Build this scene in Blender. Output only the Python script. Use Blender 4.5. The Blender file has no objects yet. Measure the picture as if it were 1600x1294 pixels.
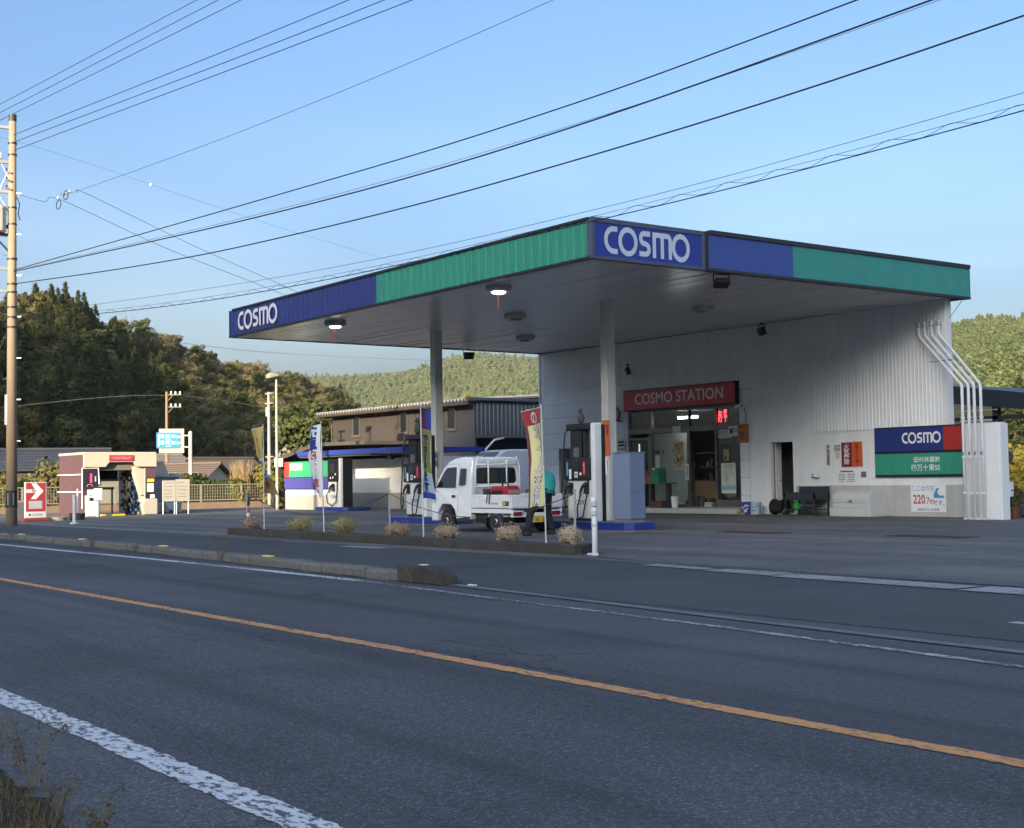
import bpy, bmesh, math, random
import numpy as np
from mathutils import Vector, Matrix

random.seed(7); rng = np.random.default_rng(7)
scene = bpy.context.scene
COL = scene.collection
R = math.radians

# ------------------------------------------------------------------ camera
PITCH, ROLL, HEAD, EYE = 0.0476, 0.0155, 0.6352, 1.194
cam_d = bpy.data.cameras.new('camera'); cam = bpy.data.objects.new('camera', cam_d); COL.objects.link(cam)
cam_d.sensor_fit = 'HORIZONTAL'; cam_d.sensor_width = 36.0; cam_d.lens = 2096.87/1600*36
cam_d.clip_start = 0.1; cam_d.clip_end = 6000
fh = Vector((-math.cos(HEAD), math.sin(HEAD), 0)); rt = Vector((math.sin(HEAD), math.cos(HEAD), 0)); zz = Vector((0,0,1))
fw = fh*math.cos(PITCH) + zz*math.sin(PITCH); up = zz*math.cos(PITCH) - fh*math.sin(PITCH)
cr, sr = math.cos(ROLL), math.sin(ROLL)
cx = rt*cr - up*sr; cy = rt*sr + up*cr
cam.matrix_world = Matrix(((cx.x,cy.x,-fw.x,0),(cx.y,cy.y,-fw.y,0),(cx.z,cy.z,-fw.z,EYE),(0,0,0,1)))
scene.camera = cam

# ------------------------------------------------------------------ sky, sun, exposure
SUN_EL = R(14.0); SUN_AZ = R(-60.0)          # azimuth measured from +x towards +y
sdir = Vector((math.cos(SUN_AZ)*math.cos(SUN_EL), math.sin(SUN_AZ)*math.cos(SUN_EL), math.sin(SUN_EL)))
world = bpy.data.worlds.new('World'); scene.world = world; world.use_nodes = True
wn = world.node_tree; bg = wn.nodes['Background']
sky = wn.nodes.new('ShaderNodeTexSky'); sky.sky_type = 'NISHITA'; sky.sun_disc = False
sky.sun_elevation = SUN_EL; sky.sun_rotation = math.atan2(sdir.x, sdir.y)
sky.altitude = 220; sky.air_density = 0.95; sky.dust_density = 8.5; sky.ozone_density = 4.0
tc = wn.nodes.new('ShaderNodeTexCoord'); sep = wn.nodes.new('ShaderNodeSeparateXYZ'); wn.links.new(tc.outputs['Generated'], sep.inputs[0])
hz = wn.nodes.new('ShaderNodeMapRange'); hz.interpolation_type = 'SMOOTHSTEP'; wn.links.new(sep.outputs[2], hz.inputs[0])     # pale haze low over the whole horizon
hz.inputs[1].default_value = 0.0; hz.inputs[2].default_value = 0.34; hz.inputs[3].default_value = 1.0; hz.inputs[4].default_value = 0.0
ci = wn.nodes.new('ShaderNodeTexNoise'); ci.inputs['Scale'].default_value = 2.2; ci.inputs['Detail'].default_value = 5; mpc = wn.nodes.new('ShaderNodeMapping'); mpc.inputs['Scale'].default_value = (1,1,5)
wn.links.new(tc.outputs['Generated'], mpc.inputs[0]); wn.links.new(mpc.outputs[0], ci.inputs['Vector'])
cr2 = wn.nodes.new('ShaderNodeMapRange'); wn.links.new(ci.outputs[0], cr2.inputs[0]); cr2.inputs[1].default_value = .35; cr2.inputs[2].default_value = .75; cr2.inputs[3].default_value = .25; cr2.inputs[4].default_value = 2.3
mh = wn.nodes.new('ShaderNodeMath'); mh.operation = 'MULTIPLY'; wn.links.new(hz.outputs[0], mh.inputs[0]); wn.links.new(cr2.outputs[0], mh.inputs[1])
HAZE = wn.nodes.new('ShaderNodeMix'); HAZE.data_type = 'RGBA'; HAZE.blend_type = 'ADD'; wn.links.new(mh.outputs[0], HAZE.inputs[0]); wn.links.new(sky.outputs[0], HAZE.inputs[6]); HAZE.inputs[7].default_value = (0.42,0.46,0.46,1)
wn.links.new(HAZE.outputs[2], bg.inputs[0]); bg.inputs[1].default_value = 0.15
sl = bpy.data.lights.new('sun', 'SUN'); so = bpy.data.objects.new('sun', sl); COL.objects.link(so)
sl.energy = 5.0; sl.angle = R(0.5); sl.color = (1.0, 0.80, 0.54)
so.rotation_euler = (-sdir).to_track_quat('-Z', 'Y').to_euler(); so.location = (40, -60, 60)
vs = scene.view_settings; vs.view_transform = 'Standard'; vs.look = 'None'; vs.gamma = 1; vs.exposure = 1.36
vs.use_curve_mapping = False
scene.cycles.max_bounces = 4; scene.cycles.diffuse_bounces = 2; scene.cycles.glossy_bounces = 2
scene.cycles.transmission_bounces = 4; scene.cycles.transparent_max_bounces = 8

# ------------------------------------------------------------------ helpers
class MB:
    def __init__(s): s.v = []; s.f = []; s.m = []; s.k = 0
    def mat(s, k): s.k = k; return s
    def add(s, vs, fs):
        b = len(s.v); s.v += [tuple(map(float, q)) for q in vs]
        for f in fs: s.f.append(tuple(b+i for i in f)); s.m.append(s.k)
        return s
    def box(s, x0, y0, z0, x1, y1, z1):
        x0,x1 = min(x0,x1),max(x0,x1); y0,y1 = min(y0,y1),max(y0,y1); z0,z1 = min(z0,z1),max(z0,z1)
        return s.add([(x0,y0,z0),(x1,y0,z0),(x1,y1,z0),(x0,y1,z0),(x0,y0,z1),(x1,y0,z1),(x1,y1,z1),(x0,y1,z1)],
              [(0,3,2,1),(4,5,6,7),(0,1,5,4),(1,2,6,5),(2,3,7,6),(3,0,4,7)])
    def obox(s, c, size, rz=0, rx=0, ry=0):
        m = Matrix.Rotation(rz,3,'Z') @ Matrix.Rotation(ry,3,'Y') @ Matrix.Rotation(rx,3,'X')
        a,b,h = size[0]/2,size[1]/2,size[2]/2
        vs = [Vector(c)+m@Vector(p) for p in [(-a,-b,-h),(a,-b,-h),(a,b,-h),(-a,b,-h),(-a,-b,h),(a,-b,h),(a,b,h),(-a,b,h)]]
        return s.add(vs, [(0,3,2,1),(4,5,6,7),(0,1,5,4),(1,2,6,5),(2,3,7,6),(3,0,4,7)])
    def quad(s, a, b, c, d): return s.add([a,b,c,d], [(0,1,2,3)])
    def poly(s, pts): return s.add(pts, [tuple(range(len(pts)))])
    def tube(s, pts, r, n=8, caps=True):
        pts = [Vector(p) for p in pts]; rs = r if isinstance(r,(list,tuple)) else [r]*len(pts)
        t0 = (pts[1]-pts[0]).normalized()
        u = t0.orthogonal().normalized(); rings = []
        for i,p in enumerate(pts):
            if i == 0: t = pts[1]-pts[0]
            elif i == len(pts)-1: t = pts[-1]-pts[-2]
            else: t = (pts[i+1]-p).normalized()+(p-pts[i-1]).normalized()
            t = t.normalized(); u = (u - t*u.dot(t)).normalized(); w = t.cross(u)
            rings.append([p+(u*math.cos(2*math.pi*k/n)+w*math.sin(2*math.pi*k/n))*rs[i] for k in range(n)])
        vs = [q for rg in rings for q in rg]; fs = []
        for i in range(len(pts)-1):
            for k in range(n):
                a = i*n+k; b = i*n+(k+1)%n; fs.append((a,b,b+n,a+n))
        if caps: fs.append(tuple(range(n-1,-1,-1))); fs.append(tuple((len(pts)-1)*n+k for k in range(n)))
        return s.add(vs, fs)
    def cyl(s, p0, p1, r0, r1=None, n=14): return s.tube([p0,p1], [r0, r0 if r1 is None else r1], n)
    def prism(s, poly, axis, a0, a1):
        n = len(poly)
        def P(q,a): return (a,q[0],q[1]) if axis=='x' else (q[0],a,q[1]) if axis=='y' else (q[0],q[1],a)
        vs = [P(q,a0) for q in poly]+[P(q,a1) for q in poly]
        fs = [tuple(range(n-1,-1,-1)), tuple(range(n,2*n))]+[(i,(i+1)%n,n+(i+1)%n,n+i) for i in range(n)]
        return s.add(vs, fs)
    def lathe(s, prof, c=(0,0,0), n=16):
        vs = [(c[0]+r*math.cos(2*math.pi*k/n), c[1]+r*math.sin(2*math.pi*k/n), c[2]+z) for r,z in prof for k in range(n)]
        fs = [(i*n+k,i*n+(k+1)%n,(i+1)*n+(k+1)%n,(i+1)*n+k) for i in range(len(prof)-1) for k in range(n)]
        fs += [tuple(range(n-1,-1,-1)), tuple((len(prof)-1)*n+k for k in range(n))]
        return s.add(vs, fs)
    def ball(s, c, r, n=10, m=7):
        if not isinstance(r,(tuple,list)): r = (r,r,r)
        vs = [(c[0],c[1],c[2]-r[2])]; fs = []
        for i in range(1,m):
            t = math.pi*i/m
            for k in range(n):
                a = 2*math.pi*k/n; vs.append((c[0]+r[0]*math.sin(t)*math.cos(a), c[1]+r[1]*math.sin(t)*math.sin(a), c[2]-r[2]*math.cos(t)))
        vs.append((c[0],c[1],c[2]+r[2])); L = len(vs)-1
        for k in range(n): fs.append((0,1+(k+1)%n,1+k)); fs.append((L,L-n+k,L-n+(k+1)%n))
        for i in range(m-2):
            for k in range(n): a=1+i*n+k; b=1+i*n+(k+1)%n; fs.append((a,b,b+n,a+n))
        return s.add(vs, fs)
    def ribbon(s, pts, w, z):
        P = [Vector((p[0],p[1],0)) for p in pts]; L=[]; Rr=[]
        for i,p in enumerate(P):
            t = (P[min(i+1,len(P)-1)]-P[max(i-1,0)]).normalized(); nrm = Vector((-t.y,t.x,0))
            L.append(p+nrm*w/2); Rr.append(p-nrm*w/2)
        vs = [(q.x,q.y,z) for q in L]+[(q.x,q.y,z) for q in Rr]; n = len(P)
        return s.add(vs, [(n+i,n+i+1,i+1,i) for i in range(n-1)])
    def build(s, name, mats, parent=None, smooth=False, bev=0, seg=2, shift=True):
        me = bpy.data.meshes.new(name)
        o = off(parent) if shift else Vector((0,0,0))
        me.from_pydata([(v[0]-o.x,v[1]-o.y,v[2]-o.z) for v in s.v], [], s.f)
        mats = mats if isinstance(mats,(list,tuple)) else [mats]
        for m in mats: me.materials.append(m)
        if len(mats) > 1: me.polygons.foreach_set('material_index', s.m)
        if smooth: me.polygons.foreach_set('use_smooth', [True]*len(me.polygons))
        me.update(); ob = bpy.data.objects.new(name, me); COL.objects.link(ob)
        if parent: ob.parent = parent
        if bev:
            b = ob.modifiers.new('bevel','BEVEL'); b.width = bev; b.segments = seg; b.limit_method = 'ANGLE'; b.angle_limit = R(35)
        return ob

def off(p):
    o = Vector((0,0,0))
    while p: o = o+p.location; p = p.parent
    return o
def tag(o, label, cat, group=None):
    o['label'] = label; o['category'] = cat
    if group: o['group'] = group
    return o
def thing(name, label, cat, loc, group=None):
    o = bpy.data.objects.new(name, None); COL.objects.link(o); o.location = loc; o.empty_display_size = .2
    return tag(o, label, cat, group)
def struct(o): o['kind'] = 'structure'; return o
def stuff(o): o['kind'] = 'stuff'; return o
def copy_tree(o, parent=None):
    c = o.copy(); COL.objects.link(c); c.parent = parent
    for ch in list(o.children): copy_tree(ch, c)
    return c
def smooth_by_angle(o, a=35):
    me = o.data; me.polygons.foreach_set('use_smooth', [True]*len(me.polygons))
    try: me.set_sharp_from_angle(angle=R(a))
    except Exception: pass
    return o

# ------------------------------------------------------------------ materials
MATS = {}
def new_mat(name):
    m = bpy.data.materials.new(name); m.use_nodes = True; nt = m.node_tree
    return m, nt, nt.nodes['Principled BSDF']
def nd(nt, t, **kw):
    n = nt.nodes.new(t)
    for k,v in kw.items():
        if k.startswith('i_'):
            key = k[2:]; key = int(key) if key.isdigit() else key
            n.inputs[key].default_value = v
        else: setattr(n, k, v)
    return n
def mixc(nt, a, b, fac, mode='MIX'):
    m = nt.nodes.new('ShaderNodeMix'); m.data_type = 'RGBA'; m.blend_type = mode
    for sock, val in ((m.inputs[0],fac),(m.inputs[6],a),(m.inputs[7],b)):
        if hasattr(val,'links'): nt.links.new(val, sock)
        elif isinstance(val,(int,float)): sock.default_value = val
        else: sock.default_value = (*val[:3],1)
    return m.outputs[2]
def ramp(nt, src, stops):
    r = nt.nodes.new('ShaderNodeValToRGB'); e = r.color_ramp.elements
    while len(e) < len(stops): e.new(0.5)
    for i,(p,c) in enumerate(stops):
        e[i].position = p; e[i].color = (c,c,c,1) if isinstance(c,(int,float)) else (*c,1)
    nt.links.new(src, r.inputs[0]); return r.outputs[0]
def noise(nt, coord, scale, detail=3, rough=.55, stretch=None, dist=0):
    if stretch:
        mp = nt.nodes.new('ShaderNodeMapping'); mp.inputs['Scale'].default_value = stretch; nt.links.new(coord, mp.inputs[0]); coord = mp.outputs[0]
    n = nt.nodes.new('ShaderNodeTexNoise'); n.inputs['Scale'].default_value = scale; n.inputs['Detail'].default_value = detail
    n.inputs['Roughness'].default_value = rough; n.inputs['Distortion'].default_value = dist; nt.links.new(coord, n.inputs['Vector']); return n.outputs[0]
def world_pos(nt): return nt.nodes.new('ShaderNodeNewGeometry').outputs['Position']
def bump(nt, h, strength, dist, bs):
    b = nt.nodes.new('ShaderNodeBump'); b.inputs['Strength'].default_value = strength; b.inputs['Distance'].default_value = dist
    nt.links.new(h, b.inputs['Height']); nt.links.new(b.outputs[0], bs.inputs['Normal'])
def pm(name, col, rough=.55, metal=0, var=.14, scale=2.5, streak=0, dirt=0, bmp=0, bscale=60, spec=.5, coat=0, rv=.08):
    """painted / plastic / metal surface with uneven tone, rain streaks and dirt"""
    if name in MATS: return MATS[name]
    m, nt, bs = new_mat(name); co = world_pos(nt)
    c = tuple(col)
    out = mixc(nt, tuple(x*(1-var) for x in c), tuple(min(1,x*(1+var*.7)) for x in c), noise(nt, co, scale, 4))
    if streak:
        f = ramp(nt, noise(nt, co, 6, 3, .6, (1,1,.06)), [(.48,0.0),(.72,1.0)])
        mm = nd(nt,'ShaderNodeMath',operation='MULTIPLY'); nt.links.new(f, mm.inputs[0]); mm.inputs[1].default_value = streak
        out = mixc(nt, out, tuple(x*.45+.01 for x in c), mm.outputs[0])
    if dirt:
        f = ramp(nt, noise(nt, co, 1.1, 6, .65), [(.45,0.0),(.75,1.0)])
        mm = nd(nt,'ShaderNodeMath',operation='MULTIPLY'); nt.links.new(f, mm.inputs[0]); mm.inputs[1].default_value = dirt
        out = mixc(nt, out, (.10,.09,.07), mm.outputs[0])
    nt.links.new(out, bs.inputs['Base Color'])
    rr = ramp(nt, noise(nt, co, scale*2.3, 3), [(.3,max(0,rough-rv)),(.7,min(1,rough+rv))]); nt.links.new(rr, bs.inputs['Roughness'])
    bs.inputs['Metallic'].default_value = metal; bs.inputs['Specular IOR Level'].default_value = spec
    if coat: bs.inputs['Coat Weight'].default_value = coat; bs.inputs['Coat Roughness'].default_value = .08
    if bmp: bump(nt, noise(nt, co, bscale, 4), bmp, .01, bs)
    MATS[name] = m; return m
def emit(name, col, strength):
    if name in MATS: return MATS[name]
    m, nt, bs = new_mat(name); bs.inputs['Base Color'].default_value = (*[min(1,c) for c in col],1)
    bs.inputs['Emission Color'].default_value = (*col,1); bs.inputs['Emission Strength'].default_value = strength
    MATS[name] = m; return m
def glass(name, tint=(.9,.95,.95), rough=.02):
    if name in MATS: return MATS[name]
    m = bpy.data.materials.new(name); m.use_nodes = True; nt = m.node_tree; nt.nodes.clear()
    o = nt.nodes.new('ShaderNodeOutputMaterial'); t = nt.nodes.new('ShaderNodeBsdfTransparent'); g = nt.nodes.new('ShaderNodeBsdfGlossy')
    lw = nt.nodes.new('ShaderNodeLayerWeight'); lw.inputs[0].default_value = .5; pw_ = nd(nt,'ShaderNodeMath',operation='POWER'); nt.links.new(lw.outputs['Facing'], pw_.inputs[0]); pw_.inputs[1].default_value = 5
    f = nd(nt,'ShaderNodeMath',operation='MULTIPLY_ADD'); nt.links.new(pw_.outputs[0], f.inputs[0]); f.inputs[1].default_value = .9; f.inputs[2].default_value = .045; mx = nt.nodes.new('ShaderNodeMixShader')
    t.inputs[0].default_value = (*tint,1); g.inputs['Roughness'].default_value = rough
    nt.links.new(f.outputs[0], mx.inputs[0]); nt.links.new(t.outputs[0], mx.inputs[1]); nt.links.new(g.outputs[0], mx.inputs[2]); nt.links.new(mx.outputs[0], o.inputs[0])
    MATS[name] = m; return m

def asphalt(name, fine, coarse, mode):
    """mode: 'road' = rough near lane, finer far lane; 'lot' = worn grey forecourt; 'apron' = newer dark patch"""
    m, nt, bs = new_mat(name); co = world_pos(nt)
    mid = noise(nt, co, 24, 3, .75); big = noise(nt, co, .55, 3, .6); huge = noise(nt, co, .16, 2, .5, (1,2.2,1))
    vo = nt.nodes.new('ShaderNodeTexVoronoi'); vo.inputs['Scale'].default_value = 62; nt.links.new(co, vo.inputs['Vector'])
    grain = ramp(nt, vo.outputs['Distance'], [(.10,1.0),(.50,0.0)])
    base = mixc(nt, tuple(x*.45 for x in fine), tuple(x*1.35 for x in fine), ramp(nt, mid, [(.25,0.0),(.8,1.0)]))
    rnd = ramp(nt, vo.outputs['Color'], [(.3,0.0),(.95,1.0)])
    gm = nd(nt,'ShaderNodeMath',operation='MULTIPLY'); nt.links.new(grain, gm.inputs[0]); nt.links.new(rnd, gm.inputs[1])
    g2 = nd(nt,'ShaderNodeMath',operation='MULTIPLY'); nt.links.new(gm.outputs[0], g2.inputs[0]); g2.inputs[1].default_value = .75
    if mode == 'road':
        sx = nt.nodes.new('ShaderNodeSeparateXYZ'); nt.links.new(co, sx.inputs[0])
        rl = nd(nt,'ShaderNodeMapRange'); nt.links.new(sx.outputs[1], rl.inputs[0]); rl.inputs[1].default_value=4.85; rl.inputs[2].default_value=5.05; rl.inputs[3].default_value=.95; rl.inputs[4].default_value=.38
        nt.links.new(rl.outputs[0], g2.inputs[1])
    col = mixc(nt, base, coarse, g2.outputs[0])
    col = mixc(nt, col, mixc(nt, col, (.4,.4,.42), 1.0, 'MULTIPLY'), ramp(nt, big, [(.5,0.0),(.75,.55)]))
    col = mixc(nt, col, mixc(nt, col, (1.5,1.5,1.5), 1.0, 'MULTIPLY'), ramp(nt, huge, [(.45,0.0),(.7,.6)]))
    if mode == 'road':   # polished wheel tracks and a dark oil line along each lane
        wv = noise(nt, co, .9, 3, .6, (.05,1.6,1)); col = mixc(nt, col, mixc(nt, col, (.55,.55,.57), 1.0, 'MULTIPLY'), ramp(nt, wv, [(.42,0.0),(.68,.85)]))
    if mode == 'lot':
        st = noise(nt, co, .45, 4, .65, (.35,1.3,1)); col = mixc(nt, col, mixc(nt, col, (1.7,1.68,1.62), 1.0, 'MULTIPLY'), ramp(nt, st, [(.42,0.0),(.66,.9)]))
        ol = noise(nt, co, 1.3, 3, .6); col = mixc(nt, col, (.018,.018,.018), ramp(nt, ol, [(.62,0.0),(.74,.75)]))
    # cracks
    vc = nt.nodes.new('ShaderNodeTexVoronoi'); vc.feature = 'DISTANCE_TO_EDGE'; vc.inputs['Scale'].default_value = .75
    ad = nd(nt,'ShaderNodeVectorMath',operation='ADD'); nc = nt.nodes.new('ShaderNodeTexNoise'); nc.inputs['Scale'].default_value = 2.2; nc.inputs['Detail'].default_value = 3
    nt.links.new(co, nc.inputs['Vector']); sc = nd(nt,'ShaderNodeVectorMath',operation='SCALE'); sc.inputs['Scale'].default_value = .9
    nt.links.new(nc.outputs['Color'], sc.inputs[0]); nt.links.new(co, ad.inputs[0]); nt.links.new(sc.outputs[0], ad.inputs[1]); nt.links.new(ad.outputs[0], vc.inputs['Vector'])
    ck = ramp(nt, vc.outputs['Distance'], [(.004,1.0),(.013,0.0)]); msk = ramp(nt, noise(nt, co, .33, 2), [(.55,0.0),(.66,.85)])
    cm = nd(nt,'ShaderNodeMath',operation='MULTIPLY'); nt.links.new(ck, cm.inputs[0]); nt.links.new(msk, cm.inputs[1])
    col = mixc(nt, col, (.008,.008,.009), cm.outputs[0])
    nt.links.new(col, bs.inputs['Base Color']); bs.inputs['Roughness'].default_value = .82; bs.inputs['Specular IOR Level'].default_value = .35
    hh = nd(nt,'ShaderNodeMath',operation='MULTIPLY_ADD'); nt.links.new(grain, hh.inputs[0]); hh.inputs[1].default_value = .6; nt.links.new(mid, hh.inputs[2])
    bump(nt, hh.outputs[0], .9, .006, bs)
    MATS[name] = m; return m
def road_paint(name, col, under, wear_lo, wear_hi):
    m, nt, bs = new_mat(name); co = world_pos(nt)
    w = noise(nt, co, 26, 5, .75, (.55,1,1)); b = noise(nt, co, 1.2, 3)
    ad = nd(nt,'ShaderNodeMath',operation='MULTIPLY_ADD'); nt.links.new(b, ad.inputs[0]); ad.inputs[1].default_value = .35; nt.links.new(w, ad.inputs[2])
    f = ramp(nt, ad.outputs[0], [(wear_lo,0.0),(wear_hi,1.0)])
    sp = noise(nt, co, 110, 2, .7); und = mixc(nt, tuple(x*.5 for x in under), tuple(x*1.6 for x in under), sp)
    c = mixc(nt, und, mixc(nt, tuple(x*.82 for x in col), col, noise(nt, co, 5, 4)), f)
    nt.links.new(c, bs.inputs['Base Color']); bs.inputs['Roughness'].default_value = .75
    bump(nt, ad.outputs[0], .5, .004, bs); MATS[name] = m; return m

white = pm('white_paint', (.77,.79,.80), .5, var=.07, streak=.10, dirt=.06)
white_clean = pm('white_gloss', (.80,.81,.80), .35, var=.05)
wall_white = pm('wall_white', (.82,.85,.87), .6, var=.07, streak=.17, dirt=.05, bmp=.05)
cream = pm('cream_paint', (.62,.60,.52), .6, var=.08, streak=.14, dirt=.05)
dado = pm('dado_beige', (.49,.50,.49), .65, var=.10, streak=.22, dirt=.16)
blue = pm('sign_blue', (.016,.030,.20), .4, var=.14, streak=.2)
blue_light = pm('sign_blue_faded', (.045,.085,.32), .5, var=.10)
green = pm('sign_green', (.030,.30,.20), .45, var=.12, streak=.25)
green_light = pm('sign_green_faded', (.045,.30,.26), .5, var=.10, streak=.1)
red_sign = pm('sign_red', (.42,.025,.02), .45, var=.10)
maroon = pm('sign_maroon', (.56,.014,.032), .45, var=.12)
black = pm('black_trim', (.012,.013,.015), .5, var=.3)
dark = pm('dark_metal', (.03,.033,.037), .5, var=.25)
grey = pm('grey_metal', (.20,.21,.22), .5, .2, var=.15, streak=.2)
steel = pm('steel', (.45,.46,.47), .35, .85, var=.12)
galv = pm('galvanised', (.50,.51,.51), .45, .6, var=.15, streak=.2)
alu = pm('aluminium_brown', (.13,.125,.12), .4, .5, var=.12)
rubber = pm('rubber', (.014,.014,.015), .75, var=.3)
lettering = pm('lettering_white', (.80,.82,.82), .5, var=.04)
ink = pm('ink_black', (.012,.012,.012), .6, var=.1)
paper = pm('paper', (.70,.71,.69), .7, var=.06)
concrete = pm('concrete', (.20,.20,.19), .85, var=.28, scale=5, dirt=.4, bmp=.4, bscale=70)
concrete_dark = pm('concrete_mossy', (.045,.042,.036), .9, var=.45, scale=4, dirt=.5, bmp=.5, bscale=50, streak=.5)
kerb_m = pm('kerb_stone', (.15,.15,.14), .9, var=.55, scale=22, dirt=.5, bmp=1.0, bscale=60)
dark_glass = pm('dark_glass', (.010,.012,.014), .06, var=.05, spec=.8)
pane = glass('window_glass')

# ------------------------------------------------------------------ lettering
def txt(s, size, mat, parent, o, rx, uz, align='CENTER', bold=0.0, xs=1.0, name='lettering', ls=1.0):
    cu = bpy.data.curves.new('t','FONT'); cu.body = s; cu.size = size; cu.align_x = align; cu.align_y = 'CENTER'
    cu.offset = bold*size; cu.space_line = ls; cu.resolution_u = 3
    t = bpy.data.objects.new('t', cu); COL.objects.link(t)
    dg = bpy.context.evaluated_depsgraph_get(); me = bpy.data.meshes.new_from_object(t.evaluated_get(dg))
    bpy.data.objects.remove(t); bpy.data.curves.remove(cu)
    me.name = name; me.materials.clear(); me.materials.append(mat)
    rx = Vector(rx).normalized(); uz = Vector(uz).normalized(); nz = rx.cross(uz); p = Vector(o)-off(parent)
    M = Matrix(((rx.x*xs,uz.x,nz.x,p.x),(rx.y*xs,uz.y,nz.y,p.y),(rx.z*xs,uz.z,nz.z,p.z),(0,0,0,1)))
    me.transform(M); me.update()
    ob = bpy.data.objects.new(name, me); COL.objects.link(ob)
    if parent: ob.parent = parent
    return ob
def vtxt(s, *a, **k): return txt('\n'.join(s), *a, **k)
XR = (1,0,0); YR = (0,1,0); ZU = (0,0,1)

def arc(cx, cy, r, a0, a1, n=14): return [(cx+r*math.cos(R(a0+(a1-a0)*i/n)), cy+r*math.sin(R(a0+(a1-a0)*i/n))) for i in range(n+1)]
def stroke(mb, pts, w, closed=False):
    P = [Vector(p) for p in pts]; n = len(P); L=[]; Q=[]
    for i,p in enumerate(P):
        a = P[(i-1)%n] if (closed or i>0) else None; b = P[(i+1)%n] if (closed or i<n-1) else None
        t0 = (p-a).normalized() if a is not None and (p-a).length>1e-6 else None; t1 = (b-p).normalized() if b is not None and (b-p).length>1e-6 else None
        t0 = t0 or t1; t1 = t1 or t0
        n0 = Vector((-t0.y,t0.x)); n1 = Vector((-t1.y,t1.x)); m = n0+n1
        m = m.normalized() if m.length>1e-6 else n0; k = w/2/max(.35,m.dot(n0))
        L.append(p+m*k); Q.append(p-m*k)
    vs = [(q.x,q.y,0) for q in L]+[(q.x,q.y,0) for q in Q]; rngs = range(n if closed else n-1)
    mb.add(vs, [(n+i,n+(i+1)%n,(i+1)%n,i) for i in rngs])
def logo(h, mat, parent, o, rx, uz, width=None, w=.19):
    mb = MB(); x = 0.0
    def put(paths, adv):
        nonlocal x
        for pts, cl in paths: stroke(mb, [(x+px_,py_) for px_,py_ in pts], w, cl)
        x += adv
    t=1-w/2; b=w/2; r=(t-b)/2
    put([([(.72,t),(.5,t)]+arc(.5,.5,r,90,270,18)+[(.72,b)],False)], .80)
    put([(arc(.5,.5,r+.03,0,360,30)[:-1],True)], 1.06)
    put([([(.68,t-.03),(.33,t-.03)]+arc(.33,.5+r/2-.01,r/2-.02,90,270,10)+[(.40,.5)]+arc(.42,.5-r/2+.01,r/2-.02,90,-90,10)+[(.06,b+.03)],False)], .82)
    put([([(.09,.02),(.09,t-.03),(.80,t-.03)]+arc(.84,t-.19,.16,90,0,6)+[(1.0,.02)],False), ([(.545,t-.03-w/2),(.545,.02)],False)], 1.12)
    put([(arc(.5,.5,r+.03,0,360,30)[:-1],True)], 1.0)
    tot = x; rx = Vector(rx); uz = Vector(uz); o = Vector(o); xs = (width/tot) if width else h
    mb.v = [tuple(o+rx*((v[0]-tot/2)*xs)+uz*((v[1]-.5)*h)) for v in mb.v]
    return mb.build('lettering', mat, parent)
# ================================================================== ground, roads
def soil_mat(name, a, b, c, s1=.35, s2=9):
    m, nt, bs = new_mat(name); co = world_pos(nt)
    col = mixc(nt, a, b, noise(nt, co, s1, 5, .65)); col = mixc(nt, col, c, ramp(nt, noise(nt, co, s2, 5, .7), [(.45,0.0),(.7,1.0)]))
    nt.links.new(col, bs.inputs['Base Color']); bs.inputs['Roughness'].default_value = .95; bs.inputs['Specular IOR Level'].default_value = .2
    bump(nt, noise(nt, co, s2*2, 5, .7), .8, .05, bs); MATS[name] = m; return m
field = soil_mat('field', (.045,.055,.018), (.10,.085,.035), (.03,.038,.014))
soil = soil_mat('soil', (.05,.04,.028), (.09,.07,.045), (.025,.022,.016), 2, 25)
road_m = asphalt('road_asphalt', (.084,.088,.095), (.30,.31,.33), 'road')
lot_m = asphalt('lot_asphalt', (.115,.114,.112), (.19,.19,.19), 'lot')
apron_m = asphalt('apron_asphalt', (.066,.069,.074), (.17,.175,.18), 'apron')

def sheet(name, x0, y0, x1, y1, z, mat, nx=1, ny=1):
    mb = MB(); mb.add([(x0,y0,z),(x1,y0,z),(x1,y1,z),(x0,y1,z)], [(0,1,2,3)])
    return struct(mb.build(name, mat))
sheet('ground', -3000, -3000, 3000, 3000, -.03, field)
road = sheet('road', -420, 1.15, 60, 8.45, 0, road_m)
sheet('pavement', -420, 8.40, 60, 12.6, .004, apron_m)
fc = sheet('forecourt', -58, 12.3, 30, 34, .008, lot_m)

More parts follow.
